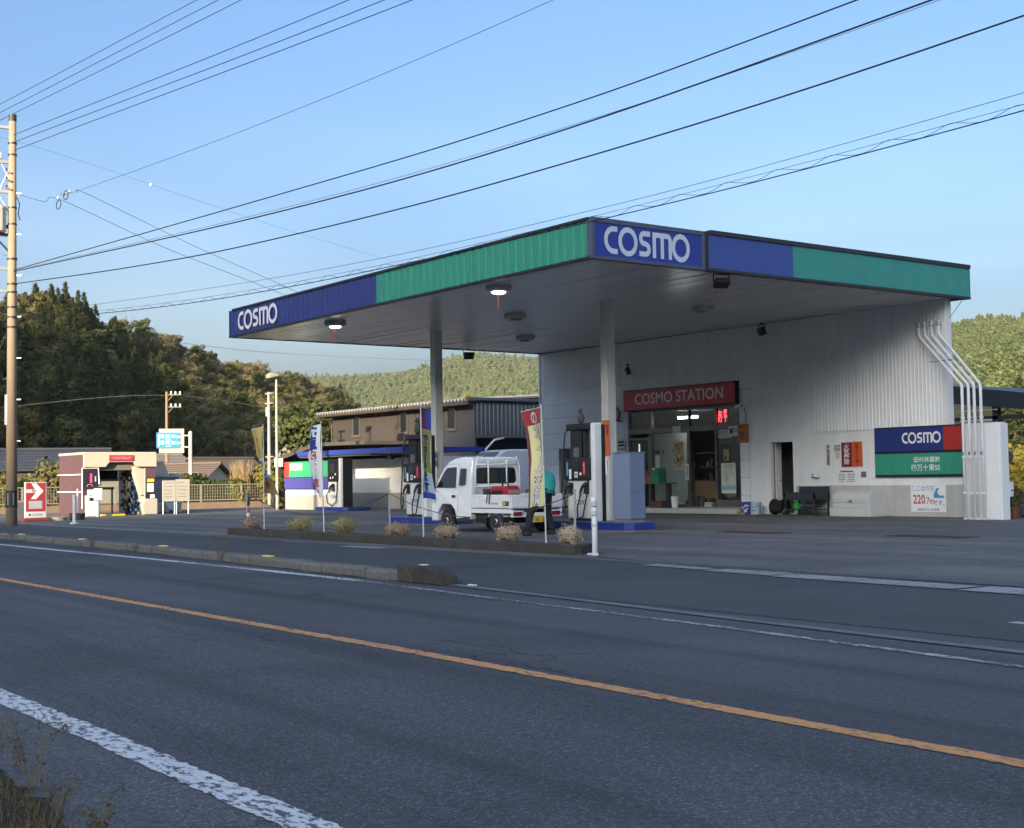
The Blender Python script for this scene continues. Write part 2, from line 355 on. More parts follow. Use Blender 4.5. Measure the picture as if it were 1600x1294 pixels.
paint_w = road_paint('road_paint_white', (.66,.68,.70), (.066,.069,.075), .60, .67)
paint_w2 = road_paint('road_paint_worn', (.55,.57,.60), (.066,.069,.075), .64, .76)
paint_o = road_paint('road_paint_orange', (.66,.31,.10), (.075,.078,.085), .57, .64)
strip_m = road_paint('concrete_strip', (.34,.35,.36), (.06,.06,.06), .52, .72)
faint = road_paint('faint_line', (.17,.175,.185), (.05,.052,.056), .45, .7)
def line(name, pts, w, z, mat, parent):
    # densify for a smooth curve
    P = [Vector((p[0],p[1],0)) for p in pts]; out=[]
    for i in range(len(P)-1):
        for k in range(6):
            t=k/6; p0=P[max(i-1,0)]; p1=P[i]; p2=P[i+1]; p3=P[min(i+2,len(P)-1)]
            out.append(.5*((2*p1)+(p2-p0)*t+(2*p0-5*p1+4*p2-p3)*t*t+(-p0+3*p1-3*p2+p3)*t**3))
    out.append(P[-1])
    if w < .2 and mat in (paint_w, paint_o, paint_w2):      # ragged, chipped edges where the paint is close to the camera
        fine=[]; 
        for a,b in zip(out[:-1],out[1:]):
            n=max(1,int((b-a).length/.035)) if -26<a.x<6 else 1
            fine += [a.lerp(b,i/n) for i in range(n)]
        fine.append(out[-1]); rg=random.Random(int(w*1000)); mb=MB(); n=len(fine); L=[];Q=[]; j1=j2=0
        for i,p in enumerate(fine):
            t=(fine[min(i+1,n-1)]-fine[max(i-1,0)]).normalized(); nr=Vector((-t.y,t.x,0)); j1=.25*j1+rg.uniform(-.009,.009); j2=.25*j2+rg.uniform(-.009,.009)
            L.append(p+nr*(w/2+j1)); Q.append(p-nr*(w/2+j2))
        mb.add([(q.x,q.y,z) for q in L]+[(q.x,q.y,z) for q in Q],[(n+i,n+i+1,i+1,i) for i in range(n-1)]); return mb.build(name, mat, parent)
    return MB().ribbon(out, w, z).build(name, mat, parent)
line('edge_line', [(-200,1.2),(-60,1.95),(-20,2.12),(-8,2.20),(-4,2.21),(20,2.15)], .16, .004, paint_w, road)
line('centre_line', [(-200,4.0),(-60,4.75),(-18,4.94),(-10,4.97),(-5,4.95),(20,4.6)], .125, .004, paint_o, road)
line('edge_line', [(-200,6.6),(-60,7.55),(-28,7.86),(-21.5,8.0),(-17,8.05),(-14,8.03)], .14, .004, paint_w, road)
line('edge_line', [(-14,8.03),(-12,7.88),(-11,7.79),(-8.6,7.65),(-6.4,7.48),(-4.8,7.34),(0,6.9),(14,5.6)], .09, .0045, paint_w2, road)
line('old_line', [(-12.6,8.42),(-11.1,8.32),(-9.2,8.17),(-7.5,8.03),(-6.2,7.95),(-5.1,7.90),(0,7.7),(14,7.2)], .13, .009, faint, road)
# concrete strip between the entrance and the forecourt, with a drain joint behind it
for a,b,yy,w in ((-13.4,-12.2,12.08,.30),(-12.1,-10.9,11.98,.44),(-10.85,-8.3,11.86,.50),(-8.2,-4.0,11.78,.62),(-4,10,11.6,.6)):
    line('concrete_strip', [(a,yy+.03),((a+b)/2,yy),(b,yy-.05)], w, .0125, strip_m, fc)
line('joint_line', [(-15.5,12.78),(-12,12.55),(-8,12.30),(0,12.0),(10,11.8)], .05, .013, faint, fc)
line('joint_line', [(-17,13.1),(-13.5,12.5),(-11,12.2)], .05, .0165, faint, fc)
yl = road_paint('lot_yellow', (.42,.26,.08), (.07,.07,.07), .50, .70)
wl = road_paint('lot_white', (.50,.50,.48), (.07,.07,.07), .48, .68)
line('bay_line', [(-27,18.35),(-21.3,18.25)], .07, .0125, wl, fc)
line('bay_line', [(-21.3,18.25),(-21.3,20.2),(-21.32,23.2)], .07, .0165, yl, fc)
line('bay_line', [(-21.0,19.1),(-20.96,20.0)], .10, .0205, wl, fc)
line('bay_line', [(-34,16.4),(-29.4,16.5)], .06, .0125, wl, fc)
line('bay_line', [(-42,13.4),(-35,13.9),(-29,14.2)], .06, .0205, wl, fc)
line('bay_line', [(-9.5,18.2),(-7.2,17.2)], .06, .0125, faint, fc)
line('bay_line', [(-6.2,9.4),(-5.2,9.2)], .12, .009, wl, fc)
line('entry_line', [(-41.5,12.35),(-33,12.75),(-28.6,12.9)], .10, .0125, wl, fc)
line('manhole_patch', [(-21.5,12.0),(-20.2,12.1)], .30, .0085, strip_m, fc)
line('manhole_patch', [(-24.5,12.25),(-23.4,12.25)], .22, .0085, faint, fc)
# drain gratings: recessed slots in a steel frame
rust = pm('rusty_grate', (.09,.065,.05), .8, .3, var=.4)
for gx, gy in ((-19.1,20.1),(-15.2,20.6)):
    g0 = thing('drain_grating', 'rusty steel drain grating in the forecourt nearer the pumps' if gx<-17 else 'rusty steel drain grating in the open forecourt to the right', 'drain', (gx,gy,.008), 'forecourt drains')
    MB().box(gx-.75,gy-.24,.009,gx+.75,gy+.24,.013).build('slot_bed', black, g0)
    fr = MB(); fr.box(gx-.8,gy-.28,.009,gx+.8,gy-.24,.022); fr.box(gx-.8,gy+.24,.009,gx+.8,gy+.28,.022); fr.box(gx-.8,gy-.24,.009,gx-.75,gy+.24,.022); fr.box(gx+.75,gy-.24,.009,gx+.8,gy+.24,.022)
    fr.build('frame', rust, g0)
    bar = None
    for k in range(15):
        if bar is None: bar = MB().box(gx-.72,gy-.24,.013,gx-.685,gy+.24,.020).build('bar', rust, g0)
        else:
            c = bar.copy(); COL.objects.link(c); c.parent = g0; c.location.x = bar.location.x + k*.1

# ------------------------------------------------------------------ road kerb (stones, reflectors, end block)
def yk(x):
    xs=[-75,-60,-31,-27,-22,-17.5,-14.9,-13.2]; ys=[8.35,8.55,8.66,8.70,8.66,8.46,8.36,8.28]; return float(np.interp(x,xs,ys))
kerb = struct(MB().box(-72,8.9,-.02,-13.4,9.0,.03).build('kerb', concrete_dark))
stone_mesh = None
x=-72.0; i=0
while x < -13.7:
    xm = x+.3; a = math.atan2(yk(x+.6)-yk(x), .6)
    mb = MB(); h=.125
    mb.prism([(-.10,0),(.10,0),(.10,h),(-.065,h),(-.10,h-.03)], 'x', -.292, .292)
    if stone_mesh is None:
        o = mb.build('kerb_stone', kerb_m, None, bev=.012, shift=False); stone_mesh = o.data; o.parent = kerb
    else:
        o = bpy.data.objects.new('kerb_stone', stone_mesh); COL.objects.link(o); o.parent = kerb
        b = o.modifiers.new('bevel','BEVEL'); b.width=.012; b.segments=2
    o.location = (xm, yk(xm)+.10+random.uniform(-.008,.008), random.uniform(-.008,.006)); o.rotation_euler = (random.uniform(-.02,.02),random.uniform(-.012,.012),a+random.uniform(-.012,.012))
    x += .6; i += 1
eb = MB(); eb.prism([(-13.55,0),(-12.62,0),(-12.64,.10),(-12.75,.17),(-12.95,.205),(-13.55,.205)], 'y', 8.27, 8.52)
eb.build('end_block', concrete_dark, kerb, bev=.02)
refl_y = pm('reflector_yellow', (.80,.62,.10), .35, var=.1); refl_w = pm('reflector_white', (.75,.75,.62), .4, var=.1)
for k,(rx_,ry_) in enumerate([(-30.0,8.78),(-26.1,8.80),(-21.9,8.76),(-17.6,8.6)]):
    c = MB().box(rx_-.12,ry_-.045,.12,rx_+.12,ry_+.045,.142).build('reflector', refl_y, kerb, bev=.008)
MB().box(-13.2,8.35,.204,-13.08,8.42,.214).build('reflector', refl_w, kerb, bev=.006)
sc = tag(MB().box(-12.42,8.50,.004,-12.30,8.55,.018).build('concrete_chip', refl_w, bev=.004), 'small pale block lying on asphalt beyond the end of the kerb', 'block')

# ------------------------------------------------------------------ planter beside the forecourt
pl = thing('planter_bed', 'long low mossy concrete planter kerb in front of the pumps', 'planter', (-22,13.4,0))
MB().box(-28.35,12.85,0,-15.9,13.02,.165).build('front_kerb', concrete_dark, pl, bev=.02)
MB().box(-28.35,13.62,0,-16.5,13.72,.12).build('back_kerb', concrete_dark, pl, bev=.02)
MB().box(-28.35,13.02,0,-28.2,13.62,.14).build('end_kerb', concrete_dark, pl); MB().prism([(-16.05,13.02),(-15.92,13.02),(-16.5,13.72),(-16.62,13.62)],'z',0,.14).build('end_kerb', concrete_dark, pl)
sb = MB(); nx,ny=60,6
vs=[(-28.2+(12.15-.6*j/ny)*i/nx, 13.02+.6*j/ny, .085+random.uniform(-.012,.025)) for i in range(nx+1) for j in range(ny+1)]
sb.add(vs,[(i*(ny+1)+j,(i+1)*(ny+1)+j,(i+1)*(ny+1)+j+1,i*(ny+1)+j+1) for i in range(nx) for j in range(ny)]); sb.build('soil', soil, pl)

# ================================================================== hills
def pol(az, r, z=0): return (-r*math.cos(R(az)), r*math.sin(R(az)), z)
def vnoise(x, y):
    return (math.sin(x*1.3+y*.7)+math.sin(x*.6-y*1.7+2)+math.sin(x*2.9+y*2.1+1)*.5+math.sin(x*.21+y*.33)*1.2)/3.7
forest_floor = soil_mat('forest_floor', (.022,.026,.010), (.04,.038,.018), (.015,.018,.008), .08, 1.2)
class Hill:
    def __init__(s, prof, tree, name):
        s.az = [p[0] for p in prof]; s.el = [p[1] for p in prof]; s.rb = [p[2] for p in prof]; s.rr = [p[3] for p in prof]; s.tree = tree; s.name = name
    def ridge(s, az):
        r = np.interp(az,s.az,s.rr); return r, max(2.0, EYE+r*math.tan(R(np.interp(az,s.az,s.el)))-s.tree)
    def base(s, az): return np.interp(az,s.az,s.rb)
    def h(s, az, t):
        """t 0 at the foot, 1 on the ridge, 2 behind"""
        r, zr = s.ridge(az); b = s.base(az); rad = b+(r-b)*t
        if t <= 1: z = zr*(t**.85*(1-.15*math.sin(math.pi*t)))
        else: z = zr*(1-.35*(t-1)**1.3)
        z += vnoise(az*2.3, t*6)*zr*.05*min(1,t*3)*(1 if t<.9 or t>1.1 else .3)
        return rad, z
    def mesh(s, n=70, m=26):
        a0,a1 = s.az[0],s.az[-1]; mb = MB()
        vs = []
        for i in range(n+1):
            az = a0+(a1-a0)*i/n
            for j in range(m+1):
                t = 1.8*j/m-.02; rad,z = s.h(az,max(t,0)); vs.append(pol(az,rad,z-.4 if t>0 else -1))
        mb.add(vs, [(i*(m+1)+j,i*(m+1)+j+1,(i+1)*(m+1)+j+1,(i+1)*(m+1)+j) for i in range(n) for j in range(m)])
        return struct(mb.build(s.name, forest_floor, smooth=True))
left = Hill([(8,6.5,95,190),(12,7.0,105,200),(14.5,7.34,112,205),(15.5,7.42,115,210),(17.4,8.15,120,215),(18.4,7.85,122,220),(19.4,7.05,126,228),(20.5,6.72,132,238),(21.8,6.45,140,250),(23,5.85,150,262),(24,5.35,160,275),(25.1,5.18,170,290),(26.7,4.68,185,310),(28.3,4.2,200,330),(29.5,3.65,215,345),(30.4,2.6,225,350),(31.5,1.2,235,350)], 6.3, 'hillside')
left.mesh(90,30)
mid = Hill([(20,4.5,900,1500),(26.4,4.64,900,1500),(28.3,4.53,900,1500),(29.9,4.57,900,1500),(31,4.62,890,1500),(32.3,4.83,880,1480),(33.7,5.28,860,1460),(35.1,5.45,840,1450),(37.8,5.22,820,1440),(41,5.0,800,1420),(48,5.4,780,1380)], 9, 'far_mountain')
mid.mesh(70,26)
right = Hill([(49,5.6,290,780),(53.5,6.05,280,780),(54.4,6.14,275,780),(55,6.16,270,780),(56,6.26,265,780),(56.7,6.35,260,780),(57.4,6.25,260,780),(58.8,6.4,255,780),(63,6.2,250,770)], 9, 'hillside')
right.mesh(60,26)

# unseen ridge behind the camera, added and shaped to shade road, station and hill
def shade_q(p):
    return float(np.interp(p, [-420,-300,-200,-182,-150,-125,-82,-75,-60,-45,-36,-33,-29.3,-26.2,-24,-18,0,60,200,420],
                              [70,80,74,69,63,56,50,14,9,8,8.0,8.8,11.0,18.5,18.5,18.5,18.5,19,19,18]))
sh2 = Vector((sdir.x,sdir.y)).normalized(); ph2 = Vector((-sh2.y, sh2.x)); tanE = math.tan(SUN_EL); D0=600
shade_ridge = MB(); prof=[]; ps=np.linspace(-420,620,521)
vs=[]
for p in ps:
    zt = shade_q(p)+D0*tanE-.0
    for dd,k in ((-290,-.005),(-220,.18),(-130,.55),(-50,.88),(0,1.0),(40,.97),(160,.6),(320,-.005)):
        q = sh2*(D0+dd)+ph2*p; vs.append((q.x,q.y,zt*k if k>=0 else -1))
n=8
shade_ridge.add(vs,[(i*n+j,(i+1)*n+j,(i+1)*n+j+1,i*n+j+1) for i in range(len(ps)-1) for j in range(n-1)])
struct(shade_ridge.build('hillside', forest_floor))  # out-of-view shade ridge, skyline cut to fit the shadow it casts
print('occ dir', sh2, ph2)

# ================================================================== trees
def leaf_mat(name, a, b, c, trans=.25):
    m, nt, bs = new_mat(name); co = world_pos(nt)
    oi = nt.nodes.new('ShaderNodeObjectInfo')
    col = mixc(nt, a, b, noise(nt, co, 1.3, 3, .6)); col = mixc(nt, col, c, ramp(nt, oi.outputs['Random'], [(.25,0.0),(.95,.75)]))
    nt.links.new(col, bs.inputs['Base Color']); bs.inputs['Roughness'].default_value = .65; bs.inputs['Specular IOR Level'].default_value = .25
    tr = nt.nodes.new('ShaderNodeBsdfTranslucent'); nt.links.new(col, tr.inputs[0]); mx = nt.nodes.new('ShaderNodeMixShader'); mx.inputs[0].default_value = trans
    nt.links.new(bs.outputs[0], mx.inputs[1]); nt.links.new(tr.outputs[0], mx.inputs[2]); nt.links.new(mx.outputs[0], nt.nodes['Material Output'].inputs[0])
    MATS[name] = m; return m
leaf_con = leaf_mat('leaf_cedar_shade', (.026,.042,.016), (.052,.070,.025), (.075,.085,.028), .3)  # darkened so these crowns carry the hill's shade in their colour
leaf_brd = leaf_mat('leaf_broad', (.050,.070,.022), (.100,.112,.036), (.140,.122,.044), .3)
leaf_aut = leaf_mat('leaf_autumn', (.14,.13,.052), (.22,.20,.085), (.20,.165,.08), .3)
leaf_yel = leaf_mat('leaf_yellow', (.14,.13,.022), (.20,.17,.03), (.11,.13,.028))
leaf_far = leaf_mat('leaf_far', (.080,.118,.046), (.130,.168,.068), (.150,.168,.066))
bark = pm('bark', (.10,.075,.055), .9, var=.35, scale=6, bmp=.5, bscale=30)
bark_pale = pm('bark_pale', (.22,.19,.15), .9, var=.3, scale=6)

def leaf_verts(C, N, size, r):
    """quads at centres C with normals about N"""
    n = len(C); a = r.normal(size=(n,3)); N = N/np.maximum(1e-6,np.linalg.norm(N,axis=1))[:,None]
    N = N+r.normal(size=(n,3))*.42; N /= np.linalg.norm(N,axis=1)[:,None]
    u = np.cross(N,a); u /= np.maximum(1e-6,np.linalg.norm(u,axis=1))[:,None]; w = np.cross(N,u)
    s = size*r.uniform(.55,1.35,(n,1)); asp = r.uniform(.5,1,(n,1))
    V = np.stack([C-u*s-w*s*asp*.5, C+u*s*.6-w*s*asp, C+u*s+w*s*asp*.4, C-u*s*.5+w*s*asp],1).reshape(-1,3)
    return V
def quads_mesh(name, V, mat):
    n = len(V)//4; me = bpy.data.meshes.new(name); me.vertices.add(4*n); me.vertices.foreach_set('co', V.astype(np.float32).ravel())
    me.loops.add(4*n); me.loops.foreach_set('vertex_index', np.arange(4*n,dtype=np.int32)); me.polygons.add(n)
    me.polygons.foreach_set('loop_start', np.arange(0,4*n,4,dtype=np.int32)); me.materials.append(mat); me.update(calc_edges=True); me.validate(); return me
def clumps_crown(seed, clumps, per, size):
    r = np.random.default_rng(seed); Cs=[];Ns=[]
    for (c,rad) in clumps:
        d = r.normal(size=(per,3)); d /= np.linalg.norm(d,axis=1)[:,None]; k = r.uniform(.80,1.06,(per,1))
        Cs.append(np.array(c)+d*k*np.array(rad)); Ns.append(d+np.array([0,0,.35]))
    return leaf_verts(np.concatenate(Cs), np.concatenate(Ns), size, r)
def conifer(seed, h=10, n=1500, w=2.1, size=.26):
    r = np.random.default_rng(seed); Cs=[];Ns=[]; nb = 46
    for k in range(nb):
        t = (k+.5)/nb; z = h*(.16+.84*t); L = w*((1-t)**.75)*r.uniform(.7,1.15)+.12
        for a in r.uniform(0,6.28,4):
            m = max(3,int(n/(nb*4)*(1.7-1.3*t))); q = r.uniform(.08,1,m)**.5
            x = np.cos(a)*L*q+r.normal(0,.15,m); y = np.sin(a)*L*q+r.normal(0,.15,m); zz_ = z-.28*L*q**1.5+r.normal(0,.12,m)
            Cs.append(np.stack([x,y,zz_],1)); Ns.append(np.stack([np.cos(a)*np.ones(m)*.6,np.sin(a)*np.ones(m)*.6,np.ones(m)],1))
    return leaf_verts(np.concatenate(Cs), np.concatenate(Ns), size, r)
def broad_clumps(seed, h, w, n):
    r = np.random.default_rng(seed); out=[]
    for _ in range(n):
        a = r.uniform(0,6.28); q = math.sqrt(r.uniform(0,1)); zt = r.uniform(.28,1)
        env = math.sin(math.pi*min(1,max(.12,zt*.86)))**.6
        rad = w*env*q*.85; s = r.uniform(.18,.34)*w
        out.append(((math.cos(a)*rad,math.sin(a)*rad,h*zt*.92),(s,s,s*.75)))
    return out
def trunk_mesh(name, h, r0, mat, seed, limbs=5, spread=1.6, bare=False):
    r = random.Random(seed); mb = MB()
    top = (r.uniform(-.3,.3),r.uniform(-.3,.3),h*.9); mb.tube([(0,0,-.6),(r.uniform(-.1,.1),0,h*.35),(top[0]*.6,top[1]*.6,h*.65),top],[r0,r0*.8,r0*.5,r0*.15],7)
    for k in range(limbs):
        z = h*r.uniform(.3,.75); a = r.uniform(0,6.28); L = spread*r.uniform(.7,1.2)
        e = (math.cos(a)*L,math.sin(a)*L,z+L*r.uniform(.5,1.1)); m=(e[0]*.5,e[1]*.5,z+(e[2]-z)*.4)
        mb.tube([(0,0,z),m,e],[r0*.45,r0*.3,r0*.06],5)
        if bare:
            for _ in range(5):
                b = Vector(m).lerp(Vector(e), r.uniform(.1,.9)); d = Vector((r.uniform(-1,1),r.uniform(-1,1),r.uniform(.2,1)))*L*.5
                mb.tube([b,b+d*.5+Vector((0,0,.1)),b+d],[r0*.16,r0*.1,r0*.03],4)
    me = bpy.data.meshes.new(name); me.from_pydata(mb.v,[],mb.f); me.materials.append(mat); me.update(); return me
# near variants (left hillside, about 200 m away)
VAR = []
for s in range(4):
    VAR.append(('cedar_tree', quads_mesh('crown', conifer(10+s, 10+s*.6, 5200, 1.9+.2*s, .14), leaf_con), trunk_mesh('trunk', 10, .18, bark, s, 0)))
for s in range(5):
    V = clumps_crown(40+s, broad_clumps(50+s, 8.5, 3.2, 34), 150, .135)
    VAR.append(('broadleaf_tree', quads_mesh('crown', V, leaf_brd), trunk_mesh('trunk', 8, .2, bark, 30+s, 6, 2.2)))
for s in range(3):
    V = clumps_crown(70+s, broad_clumps(80+s, 8, 3.0, 24), 105, .12)
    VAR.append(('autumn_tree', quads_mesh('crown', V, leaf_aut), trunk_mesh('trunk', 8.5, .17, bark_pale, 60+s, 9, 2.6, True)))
TREE_LABEL = {'cedar_tree':'dark pointed cedar among the trees covering the left hillside','broadleaf_tree':'rounded green broadleaf tree among the woods on the left hillside','autumn_tree':'thinning brownish tree with pale branches on the left hillside'}
def plant(kind, crown, trunk, loc, rz, sc, label, group):
    t = thing(kind, label, 'tree', loc, group); t.rotation_euler = (0,0,rz); t.scale = (sc,sc,sc*random.uniform(.9,1.12))
    for nm, me in (('crown',crown),('trunk',trunk)):
        o = bpy.data.objects.new(nm, me); COL.objects.link(o); o.parent = t
    return t

def gn_forest(name, pts, scales, idx, variants, label, cat):
    coll = bpy.data.collections.new(name+'_kinds')
    for k,me in enumerate(variants):
        o = bpy.data.objects.new('%s_kind_%02d'%(name,k), me); coll.objects.link(o)
    me = bpy.data.meshes.new(name); me.from_pydata(pts,[],[])
    me.attributes.new('tree_scale','FLOAT','POINT').data.foreach_set('value', scales)
    me.attributes.new('tree_kind','INT','POINT').data.foreach_set('value', idx)
    ob = bpy.data.objects.new(name, me); COL.objects.link(ob)
    g = bpy.data.node_groups.new(name,'GeometryNodeTree'); g.interface.new_socket('Geometry',in_out='INPUT',socket_type='NodeSocketGeometry'); g.interface.new_socket('Geometry',in_out='OUTPUT',socket_type='NodeSocketGeometry')
    N = g.nodes; L = g.links; gi=N.new('NodeGroupInput'); go=N.new('NodeGroupOutput'); ci=N.new('GeometryNodeCollectionInfo'); ci.inputs[0].default_value=coll; ci.inputs[1].default_value=True; ci.inputs[2].default_value=True
    ip=N.new('GeometryNodeInstanceOnPoints'); ip.inputs['Pick Instance'].default_value=True
    a=N.new('GeometryNodeInputNamedAttribute'); a.data_type='FLOAT'; a.inputs[0].default_value='tree_scale'
    b=N.new('GeometryNodeInputNamedAttribute'); b.data_type='INT'; b.inputs[0].default_value='tree_kind'
    rv=N.new('FunctionNodeRandomValue'); rv.data_type='FLOAT'; rv.inputs[2].default_value=0; rv.inputs[3].default_value=6.28
    cb=N.new('ShaderNodeCombineXYZ'); L.new(rv.outputs[1],cb.inputs[2])
    L.new(gi.outputs[0],ip.inputs['Points']); L.new(ci.outputs[0],ip.inputs['Instance']); L.new(b.outputs[0],ip.inputs['Instance Index']); L.new(a.outputs[0],ip.inputs['Scale']); L.new(cb.outputs[0],ip.inputs['Rotation']); L.new(ip.outputs[0],go.inputs[0])
    md=ob.modifiers.new('scatter','NODES'); md.node_group=g
    tag(ob,label,cat); return stuff(ob)

def scatter(hill, azs, step, tmax, jit=.5):
    """roughly even points over the visible slope: (az, t, radius)"""
    out=[]; t=0.01
    while t < tmax:
        rmid = np.mean([hill.base(a)+(hill.ridge(a)[0]-hill.base(a))*t for a in azs]); depth = np.mean([hill.ridge(a)[0]-hill.base(a) for a in azs])
        da = math.degrees(step/rmid); a = azs[0]
        while a < azs[1]:
            az = a+random.uniform(-jit,jit)*da; tt = min(tmax,max(0,t+random.uniform(-jit,jit)*step/depth)); out.append((az,tt)); a += da
        t += step*.8/depth
    return out
# --- left hill
cand=[]
for az,t in scatter(left,(10,31.2),3.0,1.05):
    rad,z = left.h(az,t); n = vnoise(az*1.7,t*5+3)+random.uniform(-.5,.5)
    if t>.93 and az<20: k = random.choice([0,1,2,3,0,1,4,5])
    elif 22.3<az<26.5 and t>.5: k = random.choice([9,10,11,9,10,11,4,6,0])  # paler autumn crowns put a sunlit tone into this upper slope
    elif az<22.5 and t<.85 and random.random()<.62: k = random.randint(0,3)  # dark cedars crowd the lower left, its shade painted by tree colour
    elif az>=22.5 and t>.25 and random.random()<.35: k = random.randint(9,11)
    elif n>.35: k = random.randint(0,3)
    elif n<-.5: k = random.randint(9,11)
    else: k = random.randint(4,8)
    s = random.uniform(.52,.86)*(1.0 if k>3 else .80)*(1.25 if random.random()<.06 else 1)
    cand.append((pol(az,rad,z-.3),k,s,az,t,rad))
vis=[c for c in cand if 15.0<c[3]<30.8]
vis.sort(key=lambda c: (0 if c[4]>.9 or c[4]<.10 else 1, c[5]))
chosen=set(id(c) for c in vis[:280])
for c in cand:
    if id(c) in chosen:
        nm,cr_,tr_ = VAR[c[1]]; zone='standing at the foot of the left hillside' if c[4]<.12 else 'on the skyline of the left hill' if c[4]>.9 else 'on the slope of the left hill'; part_='near the utility pole' if c[3]<20 else 'above the road sign' if c[3]<24.5 else 'nearer the workshop'
        kd={'cedar_tree':'dark pointed cedar','broadleaf_tree':'rounded green broadleaf tree','autumn_tree':'brownish thinning tree'}[nm]; plant(nm,cr_,tr_,c[0],random.uniform(0,6.28),c[2],kd+' '+zone+', '+part_,kd+' '+zone+', '+part_)
rest=[c for c in cand if id(c) not in chosen]
joined=[]
for nm,cr_,tr_ in VAR: joined.append(cr_)
gn_forest('hillside_forest',[c[0] for c in rest],[c[2] for c in rest],[c[1] for c in rest],joined,'dense mixed woodland covering the slope of the left hill','forest')
print('left trees',len(cand))
# --- far and right hills
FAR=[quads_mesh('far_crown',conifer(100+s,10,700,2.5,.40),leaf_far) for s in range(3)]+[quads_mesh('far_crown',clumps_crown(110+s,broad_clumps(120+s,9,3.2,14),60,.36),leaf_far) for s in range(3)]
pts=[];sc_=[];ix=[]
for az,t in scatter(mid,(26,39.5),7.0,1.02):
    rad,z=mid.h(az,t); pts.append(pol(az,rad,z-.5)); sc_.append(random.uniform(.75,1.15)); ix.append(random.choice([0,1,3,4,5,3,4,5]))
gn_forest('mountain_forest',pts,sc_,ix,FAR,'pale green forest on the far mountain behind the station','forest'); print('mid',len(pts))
pts=[];sc_=[];ix=[]
for az,t in scatter(right,(52.8,59.2),5.0,1.02):
    rad,z=right.h(az,t); pts.append(pol(az,rad,z-.5)); sc_.append(random.uniform(.7,1.1)); ix.append(random.choice([0,1,2,0,1,3,4,5]))
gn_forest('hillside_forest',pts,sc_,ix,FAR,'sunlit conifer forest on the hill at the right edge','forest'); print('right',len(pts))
# trees one can tell apart at the foot of the right hill
for k,(az,rr,hh) in enumerate([(56.55,150,.80),(56.75,154,.86),(56.95,149,.78),(57.15,156,.88),(57.35,152,.8),(57.6,162,.92),(57.85,158,.9)]):
    t = plant('cedar_tree',VAR[k%4][1],trunk_mesh('trunk',10,.26,bark_pale,k,2),pol(az,rr,2.0),k*1.3,hh*.95,['nearest','second','third','fourth','fifth','sixth','seventh'][k]+' tall sunlit cedar from the left behind the plant pot','sunlit cedars at the right edge')
bank = MB(); 
vs=[]
for i in range(41):
    az=53+9*i/40
    for j in range(9):
        r_=85+j*14; vs.append(pol(az,r_,[-.2,.8,1.6,2.1,2.3,3,5,8,11][j]+vnoise(az*3,j)*.4))
bank.add(vs,[(i*9+j,i*9+j+1,(i+1)*9+j+1,(i+1)*9+j) for i in range(40) for j in range(8)]); struct(bank.build('bank',forest_floor,smooth=True))
def shrub(name, loc, w, h, mat, seed, label, cat='shrub', group=None, leaf=.10, n=26, per=46, stem=True):
    t = thing(name,label,cat,loc,group); r = random.Random(seed); cl=[]
    for _ in range(n):
        a=r.uniform(0,6.28); q=math.sqrt(r.random()); z=r.uniform(.18,.95); s=r.uniform(.16,.3)*min(w,h)
        cl.append(((math.cos(a)*q*w*.42*(1.1-z*.5),math.sin(a)*q*w*.42*(1.1-z*.5),h*z),(s,s,s)))
    o=bpy.data.objects.new('foliage',quads_mesh('foliage',clumps_crown(seed,cl,per,leaf),mat)); COL.objects.link(o); o.parent=t
    if stem:
        m=MB()
        for k in range(5): a=r.uniform(0,6.28); m.tube([(0,0,-.05),(math.cos(a)*w*.12,math.sin(a)*w*.12,h*.4),(math.cos(a)*w*.25,math.sin(a)*w*.25,h*.8)],[.03,.02,.008],5)
        m.build('stem',bark,t,shift=False)
    return t
for k,(az,rr,w,h) in enumerate([(56.9,74,3.2,1.9),(57.6,70,3.5,1.6),(58.2,78,4,2.4),(57.2,90,4,2.2),(56.6,95,4,2.6)]):
    shrub('roadside_shrub',pol(az,rr,0),w,h,leaf_yel,300+k,['low','front','right-hand','middle','rear'][k]+' yellow-green sunlit shrub beyond the white pillar',group='shrubs beyond the pillar',leaf=.16,per=60)
# yellowing trees behind the brown workshop
for k,(az,rr,s) in enumerate([(32.4,84,.80),(33.9,80,.74),(35.7,88,.80)]):
    V=clumps_crown(400+k,broad_clumps(410+k,8,2.6,24),60,.17); plant('autumn_tree',quads_mesh('crown',V,leaf_yel if k<2 else leaf_aut),trunk_mesh('trunk',8,.14,bark_pale,400+k,8,2.2,True),pol(az,rr,0),k,s,['yellow-leaved tree behind workshop roof left of the canopy column','orange-yellow tree behind workshop roof right of the canopy column','thin branching tree above the dark end of the workshop roof'][k],'trees behind the workshop')
